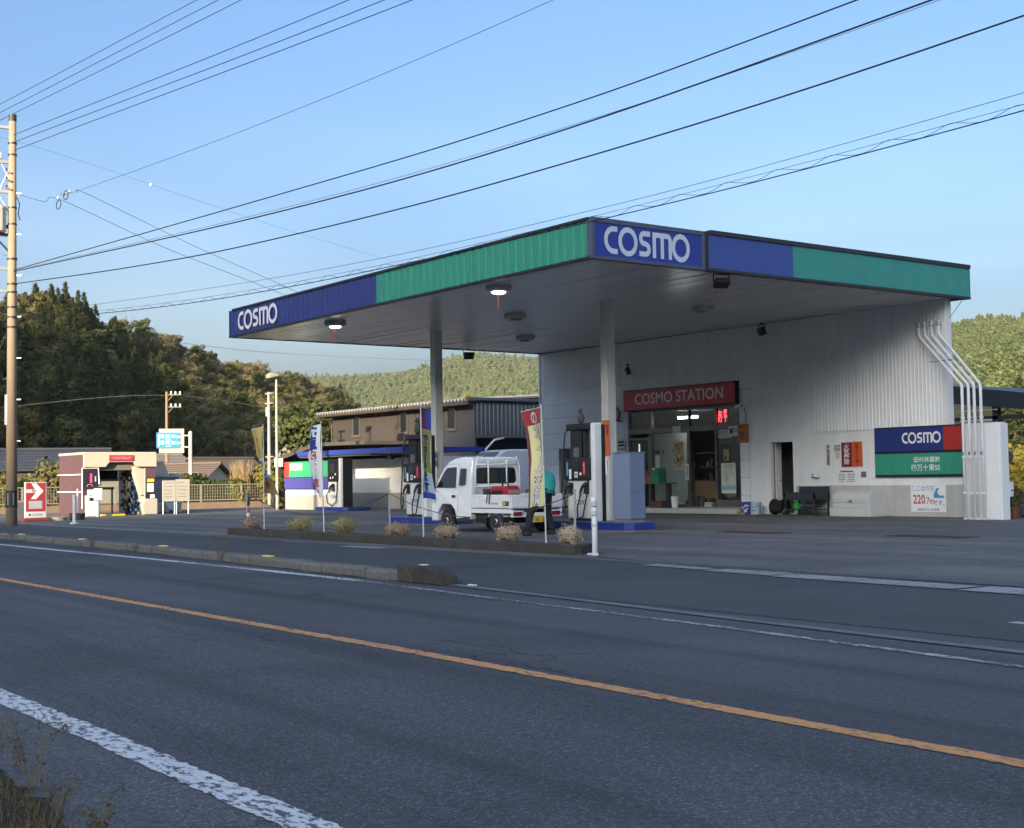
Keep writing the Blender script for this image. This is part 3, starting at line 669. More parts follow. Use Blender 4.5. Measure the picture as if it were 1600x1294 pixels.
# ================================================================== station building
WY = 29.77
bld = thing('station_building', 'white service station building with ribbed walls under the canopy', 'building', (-30,WY,0))
def ribbed(name, x0, x1, z0, z1, y, mat, parent, pitch=.118, depth=.017, face=-1):
    """vertical ribbed sheet on a wall facing -y"""
    mb = MB(); n = int(round((x1-x0)/pitch)); p = (x1-x0)/n; prof=[]
    for i in range(n):
        a = x0+i*p; prof += [(a,0),(a+p*.30,0),(a+p*.42,depth),(a+p*.88,depth)]
    prof.append((x1,0)); vs = [(a,y+face*d,z0) for a,d in prof]+[(a,y+face*d,z1) for a,d in prof]; m=len(prof)
    mb.add(vs,[(i,i+1,m+i+1,m+i) for i in range(m-1)]); return mb.build(name, mat, parent)
def ribbed_x(name, y0, y1, z0, z1, x, mat, parent, pitch=.17, depth=.035):
    mb = MB(); n = int(round((y1-y0)/pitch)); p = (y1-y0)/n; prof=[]
    for i in range(n):
        a = y0+i*p; prof += [(a,0),(a+p*.30,0),(a+p*.42,depth),(a+p*.88,depth)]
    prof.append((y1,0)); vs = [(x+d,a,z0) for a,d in prof]+[(x+d,a,z1) for a,d in prof]; m=len(prof)
    mb.add(vs,[(i,i+1,m+i+1,m+i) for i in range(m-1)]); return mb.build(name, mat, parent)
XL, XRt = -38.59, -21.34
ST = 5.667
# upper walls
ribbed('ribbed_wall', XL, -34.15, 4.25, ST, WY, wall_white, bld)
ribbed('ribbed_wall', -34.15, -28.35, 4.36, ST, WY, wall_white, bld)
ribbed('ribbed_wall', -28.35, -25.86, 3.25, ST, WY, wall_white, bld)
ribbed('ribbed_wall', -25.86, XRt, 2.38, ST, WY, wall_white, bld)
MB().box(XL-.06,WY-.05,0,XL,WY+8,ST).build('side_wall', wall_white, bld)
MB().box(XRt,WY-.045,2.36,XRt+.07,WY+.2,ST).build('wall_edge', white, bld)
MB().box(-27.3,WY+2.6,0,-27.2,WY+7.9,ST).build('side_wall', wall_white, bld)
MB().box(-27.2,WY+.16,2.45,XRt,WY+.2,ST).build('wall_backing', wall_white, bld)
MB().box(XL,WY+7.9,0,-27.2,WY+8,ST).build('back_wall', wall_white, bld)
MB().box(XL-.1,WY+.6,ST+.002,-27.1,WY+8.1,ST+.3).build('flat_roof', grey, bld)
# lower front wall in pieces around the openings (panels with joints)
def panel(x0,x1,z0,z1,mat=wall_white,y=WY,t=.12): return MB().box(x0+.004,y,z0+.004,x1-.004,y+t,z1-.004).build('wall_panel', mat, bld, bev=.004, seg=1)
zs=[0.0,.55,1.1,1.65,2.2,2.75,3.3,3.78,4.25]
for i in range(8):
    z0,z1=zs[i],zs[i+1]
    if z1<=2.21:
        panel(XL,-37.6,z0,z1); panel(-36.7,-34.15,z0,z1)
    else:
        panel(XL,-36.4,z0,z1); panel(-36.4,-34.15,z0,z1)
for i in range(8):
    z0,z1=zs[i],zs[i+1]
    panel(-34.15,-33.86,z0,z1); panel(-28.74,-28.35,z0,z1)
panel(-34.15,-28.35,4.25,4.36)
panel(-33.86,-28.74,4.05,4.25)
MB().box(-28.35,WY+.004,0,-27.50,WY+.12,3.25).build('wall_panel', wall_white, bld)
MB().box(-26.58,WY+.004,.84,-25.86,WY+.12,3.25).build('wall_panel', wall_white, bld)
MB().box(-27.50,WY+.004,2.16,-26.58,WY+.12,3.25).build('wall_panel', wall_white, bld)
MB().box(-25.86,WY+.004,.84,-20.0,WY+.12,2.36).build('wall_panel', wall_white, bld)
MB().box(-26.58,WY-.012,0,-20.0,WY+.12,.838).build('dado', dado, bld)
MB().box(-25.86,WY-.03,2.355,XRt+.07,WY+.02,2.385).build('drip_ledge', white, bld)
MB().box(XL,WY-.03,4.235,-34.15,WY+.02,4.262).build('drip_ledge', white, bld)
# left service opening
MB().box(-37.6,WY+.9,0,-36.7,WY+1.0,2.2).build('door_recess', dark, bld)
pm('dim_wall',(.22,.23,.23),.8)
MB().box(-37.64,WY-.02,0,-37.58,WY+.9,2.24).build('door_frame', white, bld); MB().box(-36.72,WY-.02,0,-36.66,WY+.9,2.24).build('door_frame', white, bld)
MB().box(-37.0,WY+.02,0.05,-36.74,WY+.06,2.15).build('door_leaf', pm('door_tan',(.30,.25,.20),.6), bld)
# small service doorway on the right
fr=MB(); fr.box(-27.56,WY-.035,0,-27.47,WY+.1,2.2); fr.box(-26.61,WY-.035,0,-26.52,WY+.1,2.2); fr.box(-27.47,WY-.035,2.12,-26.61,WY+.1,2.2); fr.box(-27.47,WY-.05,0,-26.61,WY+.1,.05); fr.build('door_frame', white_clean, bld, bev=.008)
inner = pm('inner_wall',(.16,.175,.19),.8,var=.1)
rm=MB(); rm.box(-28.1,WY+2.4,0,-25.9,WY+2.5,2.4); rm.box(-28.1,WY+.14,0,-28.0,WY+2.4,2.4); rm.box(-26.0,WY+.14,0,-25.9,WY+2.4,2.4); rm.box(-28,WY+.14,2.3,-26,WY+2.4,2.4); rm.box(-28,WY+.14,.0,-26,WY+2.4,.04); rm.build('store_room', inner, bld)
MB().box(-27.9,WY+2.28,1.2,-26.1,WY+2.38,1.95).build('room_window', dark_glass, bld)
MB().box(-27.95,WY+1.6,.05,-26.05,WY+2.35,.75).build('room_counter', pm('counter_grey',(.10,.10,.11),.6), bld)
dl=MB(); dl.box(-27.45,WY+.12,.06,-27.40,WY+.36,2.1); dl.build('door_leaf', white, bld)
MB().cyl((-27.41,WY+.30,1.0),(-27.36,WY+.30,1.0),.03).build('door_handle', steel, bld)
# broom handle leaning in the doorway
t=thing('broom','thin dark broom handle leaning inside the small doorway','broom',(-26.8,WY+.3,.05)); MB().tube([(-26.72,WY+.30,.06),(-27.32,WY+.62,1.75)],.014,6).build('handle',pm('broom_red',(.10,.03,.025),.6),t); MB().obox((-26.70,WY+.30,.10),(.22,.08,.14),0,0,.3).build('bristles',dark,t)

# shop front -----------------------------------------------------------------
SX0,SX1=-33.86,-28.74
sf=MB()
for xm in (SX0+.03,-32.76,-30.98,-29.80,SX1-.03): sf.box(xm-.035,WY+.03,.2,xm+.035,WY+.13,3.33)
sf.build('mullions', alu, bld, bev=.006)
tr=MB()
for a,b in ((SX0+.065,-32.795),(-32.725,-31.015),(-30.945,-29.835),(-29.765,SX1-.065)):
    tr.box(a,WY+.04,2.58,b,WY+.12,2.74); tr.box(a,WY+.04,3.26,b,WY+.12,3.33)
tr.box(SX0+.065,WY+.04,2.38,-32.795,WY+.12,2.45); tr.box(-29.765,WY+.04,.20,SX1-.065,WY+.12,.42); tr.box(-32.725,WY+.04,.20,-31.015,WY+.12,.27)

tv,tfc=tr.v,tr.f
for q in range(len(tv)//8):
    m_=MB(); m_.add(tv[q*8:q*8+8],[tuple(i-q*8 for i in f) for f in tfc[q*6:q*6+6]]); m_.build('transom', alu, bld)
for (a,b,z0,z1) in ((SX0+.065,-32.795,2.74,3.26),(-32.725,-31.015,2.74,3.26),(-30.945,-29.835,2.74,3.26),(-29.765,SX1-.065,2.74,3.26),(SX0+.065,-32.795,.25,2.38),(-32.725,-31.015,.27,2.58),(-29.765,SX1-.065,.42,2.58)):
    MB().box(a,WY+.075,z0,b,WY+.083,z1).build('glass_pane', pane, bld)
sd=MB(); sd.box(-31.0,WY+.14,.2,-30.93,WY+.18,2.58); sd.box(-29.85,WY+.14,.2,-29.78,WY+.18,2.58); sd.build('sliding_door_edge', alu, bld)
MB().box(SX0,WY-.01,.18,SX1,WY+.14,.2).build('threshold', steel, bld)
# red fascia sign over the door
MB().box(-33.88,WY-.16,3.35,-28.72,WY+.02,4.04).build('sign_box', black, bld)
MB().box(-33.86,WY-.172,3.385,-28.74,WY-.16,4.00).build('sign_face', maroon, bld)
for q_ in range(4): txt('COSMO STATION', .50, pm('letter_dim',(.80,.79,.76),.5), bld, (-31.25+.012*(q_%2)-.006,WY-.176-.0006*q_,3.70+.012*(q_//2)-.006), XR, ZU, bold=.0, xs=1.02)
# porch step
ps_=MB(); ps_.prism([(-34.6,29.72),(-34.6,28.95),(-28.75,28.95),(-28.5,29.02),(-28.36,29.2),(-28.34,29.72)],'z',.0085,.17); ps_.build('porch_step', pm('step_grey',(.42,.43,.42),.7,var=.12,dirt=.15), bld, bev=.02)
# room behind the glass
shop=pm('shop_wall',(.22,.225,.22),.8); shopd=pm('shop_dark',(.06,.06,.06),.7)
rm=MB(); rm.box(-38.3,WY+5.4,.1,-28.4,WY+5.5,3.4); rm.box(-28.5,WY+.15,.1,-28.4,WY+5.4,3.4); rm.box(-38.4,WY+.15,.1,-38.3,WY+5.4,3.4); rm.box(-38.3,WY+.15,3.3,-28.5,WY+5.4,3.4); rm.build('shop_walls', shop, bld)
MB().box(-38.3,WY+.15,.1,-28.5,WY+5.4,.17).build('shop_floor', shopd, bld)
MB().box(-34.1,WY+1.1,.17,-32.25,WY+1.16,2.6).build('partition', pm('partition_pale',(.62,.62,.58),.7), bld)
tl=thing('fluorescent_light','lit fluorescent tube seen through the transom of the shop','light',(-31.6,WY+1.0,3.2)); MB().cyl((-32.05,WY+.6,3.06),(-31.15,WY+.6,3.06),.028,n=8).build('tube',emit('tube_light',(1,.97,.9),16),tl); MB().box(-32.1,WY+.55,3.10,-31.1,WY+.66,3.16).build('housing',white_clean,tl)
# counter and clutter seen through the door
MB().box(-33.2,WY+1.5,.17,-31.2,WY+2.1,1.0).build('shop_counter', pm('cardboard',(.30,.20,.11),.8), bld)
clut=[(.12,.10,.08),(.5,.5,.48),(.05,.05,.06),(.30,.06,.05),(.07,.10,.18),(.4,.33,.2),(.2,.2,.2)]
names=['shop_carton','shop_bottle','shop_carton','shop_bottle']
rr=random.Random(3)
pos_words=['floor','counter','shelf']
ci=0
for k in range(26):
    lvl=k%3; zb=(.17,1.0,1.45)[lvl]; dy_=(rr.uniform(.5,1.3) if lvl==0 else rr.uniform(1.55,2.0)); yy=WY+dy_; xx=rr.uniform(-31.0,-29.9)-1.03*dy_; s=rr.uniform(.12,.28); hgt=rr.uniform(.14,.36)
    col=clut[k%7]; m=pm('clutter_%d'%(k%7),col,.6)
    nm=('carton','tin','bottle')[k%3]
    lab={0:'small carton among the clutter on the shop floor inside the door',1:'small tin among the clutter on the shop counter inside the door',2:'small bottle on the shelf above the shop counter inside the door'}[lvl]
    o=MB()
    if lvl==0: o.obox((xx,yy,zb+hgt/2),(s,s*.8,hgt),rr.uniform(-.4,.4)); 
    elif lvl==1: o.lathe([(s*.4,0),(s*.42,.02),(s*.42,hgt*.9),(s*.38,hgt*.93),(s*.38,hgt)],(xx,yy,zb),12)
    else: o.lathe([(s*.32,0),(s*.34,.02),(s*.34,hgt*.6),(s*.14,hgt*.75),(s*.13,hgt)],(xx,yy,zb),10)
    tag(o.build(nm,m,bev=.008 if lvl==0 else 0),lab,nm,nm+'s inside the shop')
sh=MB()
for z in (1.42,1.9): sh.box(-33.3,WY+1.5,z,-31.2,WY+2.1,z+.03)
for x_ in (-33.3,-31.25): sh.box(x_,WY+1.5,.17,x_+.05,WY+2.1,2.2)
tag(sh.build('shop_shelf',alu),'dark shelf rack standing on the counter inside the shop','shelf')
def paper_obj(name,label,cat,x0,x1,z0,z1,y,mat,lines=(),ink_m=ink,group=None,seed=0,frame=None):
    t=thing(name,label,cat,((x0+x1)/2,y,z0),group)
    MB().box(x0,y-.008,z0,x1,y,z1).build('sheet',mat,t)
    r=random.Random(seed); 
    if lines:
        m=MB()
        for (lz,lh,la,lb) in lines:
            xx=la
            while xx<lb-.005:
                w=min(r.uniform(.02,.07)*max(1,(x1-x0)/.6),lb-xx); m.box(x0+(x1-x0)*xx,y-.0105,z0+(z1-z0)*lz,x0+(x1-x0)*(xx+w*.8),y-.008,z0+(z1-z0)*(lz+lh)); xx+=w
        m.build('print',ink_m,t)
    return t
# posters on and behind the glass
YG=WY+.07
p1=paper_obj('poster','colourful paper poster hung inside the left shop window','poster',-31.75,-31.28,1.38,2.28,YG,pm('poster_cream',(.62,.52,.34),.7))
r=random.Random(5)
for k,(c,nm) in enumerate([((.45,.05,.05),'r'),((.55,.35,.05),'y'),((.08,.06,.05),'k')]):
    m=MB()
    for _ in range(26):
        cx_=r.uniform(-31.72,-31.32);cz_=r.uniform(1.45,2.22);s=r.uniform(.015,.05);m.obox((cx_,YG-.0095-.0008*k,cz_),(s*1.6,.0015,s),0,0,r.uniform(0,3))
    m.build('print',pm('poster_'+nm,c,.6),p1)
p2=paper_obj('poster','pale poster with a line drawing low on the right door','poster',-29.62,-29.0,.62,1.55,YG,pm('poster_white',(.66,.68,.60),.7))
m=MB(); cc=Vector((-29.3,0,1.12))
for rad,a0,a1 in ((.19,0,300),(.11,40,330),(.06,0,360)):
    pts=[(cc.x+rad*math.cos(R(a))*.9,YG-.010,cc.z+rad*math.sin(R(a))*1.2) for a in range(a0,a1,14)]; m.tube(pts,.006,4)
m.build('print',pm('print_green',(.15,.2,.15),.7),p2); MB().box(-29.6,YG-.0098,.72,-29.02,YG-.0082,.86).build('print',pm('print_aqua',(.25,.45,.48),.7),p2)
txt('水土里',.11,ink,p2,(-29.3,YG-.0105,1.45),XR,ZU)
paper_obj('poster','small yellow card on the right-hand door glass','card',-29.5,-29.27,1.62,1.98,YG,pm('card_yellow',(.42,.38,.16),.7),[(.1,.3,.2,.5)],seed=2)
p=paper_obj('notice','wide white notice on the upper right door glass','notice',-29.72,-29.15,2.32,2.58,YG,paper,seed=3); txt('ありがとう',.10,ink,p,(-29.45,YG-.011,2.50),XR,ZU); txt('ます',.09,ink,p,(-29.6,YG-.011,2.39),XR,ZU)
p=paper_obj('notice','white notice with a black square beside the orange box','notice',-29.2,-28.72,2.36,2.68,WY-.002,paper,[(.72,.05,.4,.95),(.58,.05,.4,.95),(.44,.05,.4,.9)],seed=4); MB().box(-29.13,WY-.013,2.45,-29.02,WY-.0105,2.60).build('print',ink,p)
paper_obj('notice','small white sheet taped on the transom above the left window','notice',-31.72,-31.35,2.56,2.78,WY+.035,paper,seed=5)
p=paper_obj('notice','narrow white vertical notice beside the open shop door','notice',-31.22,-31.02,1.05,1.55,YG,paper,seed=6); vtxt('開放厳禁',.09,ink,p,(-31.12,YG-.011,1.30),XR,ZU)
paper_obj('notice','white slip hanging in the left shop window','notice',-32.6,-32.4,1.45,1.85,YG,paper,seed=7)
paper_obj('notice','dark and white label on the left shop window','label',-32.65,-32.2,1.92,2.02,YG,dark,[(.2,.5,.6,.9)],paper,seed=8)
paper_obj('notice','white and dark notice on the wall between cabinet and shop','notice',-34.35,-33.98,1.75,2.45,WY-.035,paper,[(.8,.09,.1,.9),(.64,.09,.1,.9),(.48,.05,.1,.9),(.05,.3,.02,.98)],seed=9)
# LED sign
led=thing('led_sign','red lit letter display inside the right transom window','sign',(-29.5,WY+.2,2.78)); MB().box(-29.78,WY+.12,2.76,-29.32,WY+.2,3.24).build('case',black,led)
ledm=emit('led_red',(1,.04,.06),3.0)
vtxt('お灯',.20,ledm,led,(-29.66,WY+.115,2.99),XR,ZU,bold=.01,ls=.9); vtxt('得油!',.145,ledm,led,(-29.44,WY+.115,3.0),XR,ZU,bold=.01,ls=.9)
# orange box on the pilaster
ob=thing('orange_case','orange wall case with printed label beside the shop door','box',(-28.55,WY-.1,2.18)); MB().box(-28.73,WY-.10,2.16,-28.36,WY+.0,2.72).build('case',pm('case_orange',(.48,.17,.035),.5),ob,bev=.012); MB().box(-28.70,WY-.104,2.60,-28.40,WY-.10,2.68).build('stripe',pm('stripe_red',(.42,.03,.03),.5),ob); MB().box(-28.66,WY-.104,2.24,-28.44,WY-.10,2.5).build('label',pm('label_brown',(.22,.09,.03),.6),ob)
# camera and clock
sc=thing('security_camera','small white security camera on a bracket right of the red sign','camera',(-28.5,WY-.1,3.25)); MB().cyl((-28.62,WY,3.26),(-28.62,WY-.16,3.26),.025,n=8).build('bracket',dark,sc); MB().cyl((-28.72,WY-.2,3.22),(-28.54,WY-.15,3.28),.055,.05).build('body',white_clean,sc,smooth=False); MB().cyl((-28.745,WY-.208,3.212),(-28.72,WY-.2,3.22),.04).build('lens',black,sc); MB().tube([(-28.5,WY-.03,3.2),(-28.42,WY-.03,3.0),(-28.45,WY-.03,2.75)],.012,5).build('cable',dark,sc)
ck=thing('wall_clock','round dark-rimmed clock on a bracket left of the red sign','clock',(-34.5,WY-.2,3.3))
MB().cyl((-34.33,WY-.28,3.28),(-34.25,WY-.36,3.28),.29,n=28).build('rim',black,ck); MB().cyl((-34.25,WY-.36,3.28),(-34.243,WY-.367,3.28),.25,n=28).build('face',pm('clock_face',(.42,.44,.42),.4),ck); MB().cyl((-34.2,WY,3.05),(-34.28,WY-.3,3.1),.025,n=8).build('bracket',dark,ck)
hd=MB()
for a,l,w in ((R(60),.18,.02),(R(-150),.13,.025)): hd.obox((-34.239+.0,WY-.371,3.28),(.003,w,l),R(-45),a,0)
hd.build('hands',black,ck)
# cans by the pilaster
def can(x,y,r_,h,mat,label,ink2):
    t=thing('oil_can',label,'can',(x,y,.0085),'cans beside the shop door'); MB().lathe([(r_*.96,0),(r_,.015),(r_,h*.5),(r_*1.02,h*.5),(r_*1.02,h*.53),(r_,h*.53),(r_,h-.015),(r_*1.03,h-.01),(r_*1.03,h),(r_*.9,h)],(x,y,.0085),22).build('body',mat,t)
    m=MB(); rr_=random.Random(int(x*10))
    for k in range(9): a=R(-130+rr_.uniform(0,110)); z=h*rr_.uniform(.2,.8); m.obox((x+math.cos(a)*(r_+.002),y+math.sin(a)*(r_+.002),z),(.004,rr_.uniform(.03,.09),.025),a)
    m.build('print',ink2,t); m=MB(); m.tube([(x-r_,y,h*.8),(x-r_*.7,y-r_*.8,h*.65),(x+r_*.7,y-r_*.8,h*.65),(x+r_,y,h*.8)],.006,5); m.build('bail',steel,t)
can(-28.05,29.3,.17,.37,pm('can_blue',(.02,.05,.25),.4),'dark blue oil can standing right of the porch step',lettering); can(-27.72,29.32,.165,.36,pm('can_pale',(.35,.47,.52),.4),'pale blue can standing beside the dark blue one',pm('ink_blue',(.05,.15,.4),.5))
cb=MB().box(-28.24,29.06,.0085,-27.95,29.14,.08); tag(cb.build('cardboard_scrap',pm('cardboard',(.30,.20,.11),.8)),'scrap of cardboard lying in front of the blue can','cardboard')
# table with tool boxes in front of the window
tb=thing('work_table','wooden table with dark legs in front of the shop window','table',(-32.0,29.25,.17)); MB().box(-33.0,28.98,.93,-31.25,29.5,.97).build('table_top',pm('wood',(.16,.10,.06),.7,var=.3),tb)
for lx in (-32.9,-31.4,-32.2):
    MB().box(lx-.07,29.2,.17,lx+.07,29.34,.93).build('leg',dark,tb)
def toolbox(x,y,z,w,d,h,mat,label):
    t=thing('tool_box',label,'tool box',(x,y,z),'tool boxes on the table'); MB().prism([(x-w/2,z),(x+w/2,z),(x+w*.46,z+h*.7),(x-w*.46,z+h*.7)],'y',y-d/2,y+d/2).build('body',mat,t,bev=.01); MB().prism([(x-w*.49,z+h*.7),(x+w*.49,z+h*.7),(x+w*.40,z+h),(x-w*.40,z+h)],'y',y-d*.52,y+d*.52).build('lid',mat,t,bev=.012)
    MB().tube([(x-w*.2,y,z+h),(x-w*.18,y,z+h+.05),(x+w*.18,y,z+h+.05),(x+w*.2,y,z+h)],.012,6).build('handle',paper,t); MB().ball((x,y-d*.45,z+h*.95),(w*.2,.05,.04),8,5).build('rag',paper,t)
toolbox(-32.35,29.25,.971,.48,.3,.34,pm('box_red',(.40,.02,.03),.4),'red tool box on the table outside the shop'); toolbox(-31.88,29.25,.971,.46,.34,.46,pm('box_green',(.02,.20,.10),.4),'green bin full of cloths on the table outside the shop')
t=thing('bucket','white plastic bucket on the porch below the table','bucket',(-31.35,29.45,.17)); MB().lathe([(.12,0),(.15,.34),(.16,.34),(.16,.36),(.14,.36)],(-31.35,29.45,.171),18).build('pail',white_clean,t); MB().tube([(-31.5,29.45,.50),(-31.35,29.3,.42),(-31.2,29.45,.50)],.006,5).build('bail',steel,t)
t=thing('mat_bundle','folded brown rope mats stacked on the porch','mat',(-31.75,29.15,.17)); 
for k in range(4): MB().obox((-31.75+.02*(k%2),29.15,.20+.055*k),(.60-.03*k,.34,.05),.05*k).build('mat',pm('mat_brown',(.13,.07,.045),.9,var=.4,scale=20,bmp=.5),t,bev=.015)
t=thing('extinguisher','dark bottle-shaped canister on the porch beside the bucket','canister',(-31.6,29.5,.17)); MB().lathe([(.09,0),(.10,.02),(.10,.26),(.06,.33),(.04,.36),(.04,.40)],(-31.62,29.55,.171),14).build('body',dark,t); MB().obox((-31.62,29.5,.58),(.05,.12,.04)).build('valve',steel,t)
# right-hand wall items -------------------------------------------------------
sg=thing('wall_sign','large blue, red and green sign board on the right wall','sign',(-22.2,WY-.1,1.07))
MB().box(-23.63,WY-.08,1.06,-20.42,WY,2.40).build('board',black,sg,bev=.006)
MB().box(-23.61,WY-.09,1.745,-21.42,WY-.08,2.355).build('blue_panel',blue,sg); MB().box(-21.415,WY-.09,1.745,-20.44,WY-.08,2.355).build('red_panel',red_sign,sg); MB().box(-23.61,WY-.09,1.12,-20.44,WY-.08,1.68).build('green_panel',green,sg)
logo(.29,lettering,sg,(-22.1,WY-.094,2.09),XR,ZU,width=1.22)
txt('田村林業㈱',.165,lettering,sg,(-21.53,WY-.094,1.50),XR,ZU,align='RIGHT',bold=.012); txt('四万十東SS',.185,lettering,sg,(-21.53,WY-.094,1.29),XR,ZU,align='RIGHT',bold=.012)
alt=thing('altitude_sign','white metre sign with red numerals and a blue wave below the large board','sign',(-22,WY-.04,.13)); MB().box(-22.52,WY-.03,.13,-21.44,WY-.014,.86).build('plate',white_clean,alt)
skb=pm('sky_blue_ink',(.06,.27,.60),.5); redn=pm('red_ink',(.42,.02,.06),.5); blk=pm('navy_ink',(.03,.12,.35),.5)
txt('ここは海抜',.155,skb,alt,(-22.13,WY-.033,.74),XR,ZU,bold=.008); txt('220',.33,redn,alt,(-22.26,WY-.033,.45),XR,ZU,bold=.015,xs=.78); txt('.7m',.25,redn,alt,(-21.93,WY-.033,.42),XR,ZU,bold=.006,xs=.8); txt('です。',.15,blk,alt,(-21.60,WY-.033,.36),XR,ZU,bold=.01)
txt('高知県四万十町役場',.075,blk,alt,(-21.98,WY-.033,.19),XR,ZU,bold=.01)
wv=MB(); pts=arc(-21.60,.70,.13,100,-90,14); wv.poly([(x_,WY-.0335,z_) for x_,z_ in [(-21.80,.50)]+[(-21.80,.60)]+[(-21.80+.12*math.sin(R(k*9))*.9,.60+.18*math.sin(R(k*9))) for k in range(1,8)]+arc(-21.58,.66,.10,110,310,10)+[(-21.46,.50)]]); wv.build('wave_mark',skb,alt)
def wsign(name,label,x0,x1,z0,z1,mat,text,tm,size,xs=1):
    t=thing(name,label,'sign',((x0+x1)/2,WY,z0),'safety signs on the right wall'); MB().box(x0,WY-.018,z0,x1,WY+.004,z1).build('plate',mat,t); vtxt(text,size,tm,t,((x0+x1)/2,WY-.021,(z0+z1)/2),XR,ZU,bold=.018,ls=.86,xs=xs); return t
wsign('warning_sign','maroon vertical warning sign with white characters',-24.83,-24.47,1.36,2.04,pm('maroon2',(.20,.01,.025),.5),'火気厳禁',lettering,.165,1.25)
wsign('warning_sign','orange vertical warning sign with black characters',-24.465,-24.11,1.36,2.05,pm('orange_sign',(.62,.10,.015),.5),'給油中エンジン停止',ink,.080,1.6)
wsign('notice_sign','white vertical sign with one column of black characters',-25.46,-25.14,1.36,2.02,white_clean,'危険物給油取扱所',ink,.085,1.5)
t=paper_obj('notice_sheet','white sheet with small columns of print beside the maroon sign','notice',-25.12,-24.85,1.37,2.02,WY+.002,white_clean,[(.9,.03,.1,.9),(.84,.03,.1,.9),(.78,.03,.1,.9),(.72,.03,.1,.9),(.66,.03,.1,.9),(.55,.03,.3,.8),(.48,.02,.3,.8),(.42,.02,.3,.8),(.36,.02,.3,.8)],seed=11)
t=paper_obj('notice_sheet','wide white printed sheet above the grey storage box','notice',-24.98,-24.35,.86,1.27,WY+.001,white_clean,[(.86,.09,.15,.85),(.70,.04,.05,.4),(.70,.04,.55,.95),(.58,.04,.05,.45),(.58,.04,.52,.95),(.46,.04,.05,.4),(.46,.04,.55,.9),(.34,.04,.05,.45),(.34,.04,.55,.95),(.22,.04,.05,.3),(.22,.04,.5,.95)],seed=12)
t=thing('meter_plate','small blank grey plate on the wall left of the big sign','plate',(-24.1,WY,1.08)); MB().box(-24.17,WY-.012,1.06,-24.0,WY+.004,1.22).build('plate',grey,t,bev=.004)
tp=thing('wall_tap','steel twin tap on the white wall above the sink','tap',(-25.7,WY,1.05)); m=MB(); m.cyl((-25.85,WY,1.08),(-25.85,WY-.09,1.08),.022,n=8); m.cyl((-25.88,WY-.08,1.08),(-25.60,WY-.08,1.06),.02,n=8); m.cyl((-25.86,WY-.08,1.09),(-25.86,WY-.08,1.16),.012,n=8); m.cyl((-25.90,WY-.08,1.165),(-25.80,WY-.08,1.165),.012,n=8); m.tube([(-25.68,WY-.08,1.07),(-25.62,WY-.16,1.07),(-25.60,WY-.17,1.02)],.014,6); m.build('valve',steel,tp)
# sink table
sk=thing('sink_table','dark steel sink table with a lower shelf against the wall','sink',(-25.7,29.3,0)); 
for lx in (-26.28,-25.22):
    for ly in (29.02,29.6): MB().box(lx-.02,ly-.02,.0085,lx+.02,ly+.02,.62).build('leg',dark,sk)
MB().box(-26.3,29.0,.46,-25.2,29.03,.64).build('apron',pm('sink_steel',(.06,.075,.09),.35,.6,streak=.3),sk); m=MB(); m.box(-26.3,29.03,.44,-25.2,29.62,.46); m.box(-26.3,29.03,.46,-26.27,29.62,.66); m.box(-25.23,29.03,.46,-25.2,29.62,.66); m.box(-26.3,29.62,.46,-25.2,29.65,.82); m.build('basin',pm('sink_steel',(.06,.075,.09),.35,.6),sk); MB().box(-26.28,29.04,.16,-25.22,29.6,.185).build('shelf',dark,sk)
t=thing('watering_can','green plastic watering can on the sink shelf','watering can',(-26.02,29.2,.185)); MB().lathe([(.10,0),(.115,.04),(.115,.15),(.08,.19),(.05,.20)],(-26.02,29.2,.186),16).build('body',pm('plastic_green',(.03,.28,.05),.4),t); MB().tube([(-25.93,29.2,.24),(-25.84,29.2,.32),(-25.80,29.2,.34)],[.03,.02,.03],7).build('spout',pm('plastic_green',(.03,.28,.05),.4),t); MB().tube([(-26.12,29.2,.22),(-26.17,29.2,.30),(-26.06,29.2,.40)],.013,6).build('handle',pm('plastic_green',(.03,.28,.05),.4),t)
t=thing('wash_basin','shiny metal wash basin on the sink shelf','basin',(-25.6,29.2,.185)); MB().lathe([(.13,0),(.17,.10),(.20,.115),(.20,.125),(.16,.11),(.12,.02)],(-25.6,29.25,.186),20).build('bowl',steel,t,smooth=True)
hr=thing('hose_reel','black hose reel standing in front of the small doorway','hose reel',(-26.75,29.2,0)); 
for yy_ in (0,): 
    MB().cyl((-26.93,29.25,.24),(-26.88,29.25,.24),.23,n=20).build('flange',rubber,hr); MB().cyl((-26.55,29.25,.24),(-26.50,29.25,.24),.23,n=20).build('flange',rubber,hr)
m=MB()
for k in range(7): 
    xx=-26.85+.045*k; m.tube([(xx,29.25+.17*math.cos(R(a)),.24+.17*math.sin(R(a))) for a in range(0,361,24)],.022,5)
m.build('hose',rubber,hr); m=MB(); m.tube([(-26.95,29.05,.012),(-26.95,29.25,.24),(-26.95,29.42,.012)],.015,6); m.tube([(-26.48,29.05,.012),(-26.48,29.25,.24),(-26.48,29.42,.012)],.015,6); m.tube([(-26.95,29.25,.24),(-26.95,29.25,.50),(-26.48,29.25,.50),(-26.48,29.25,.24)],.013,6); m.build('stand',steel,hr)
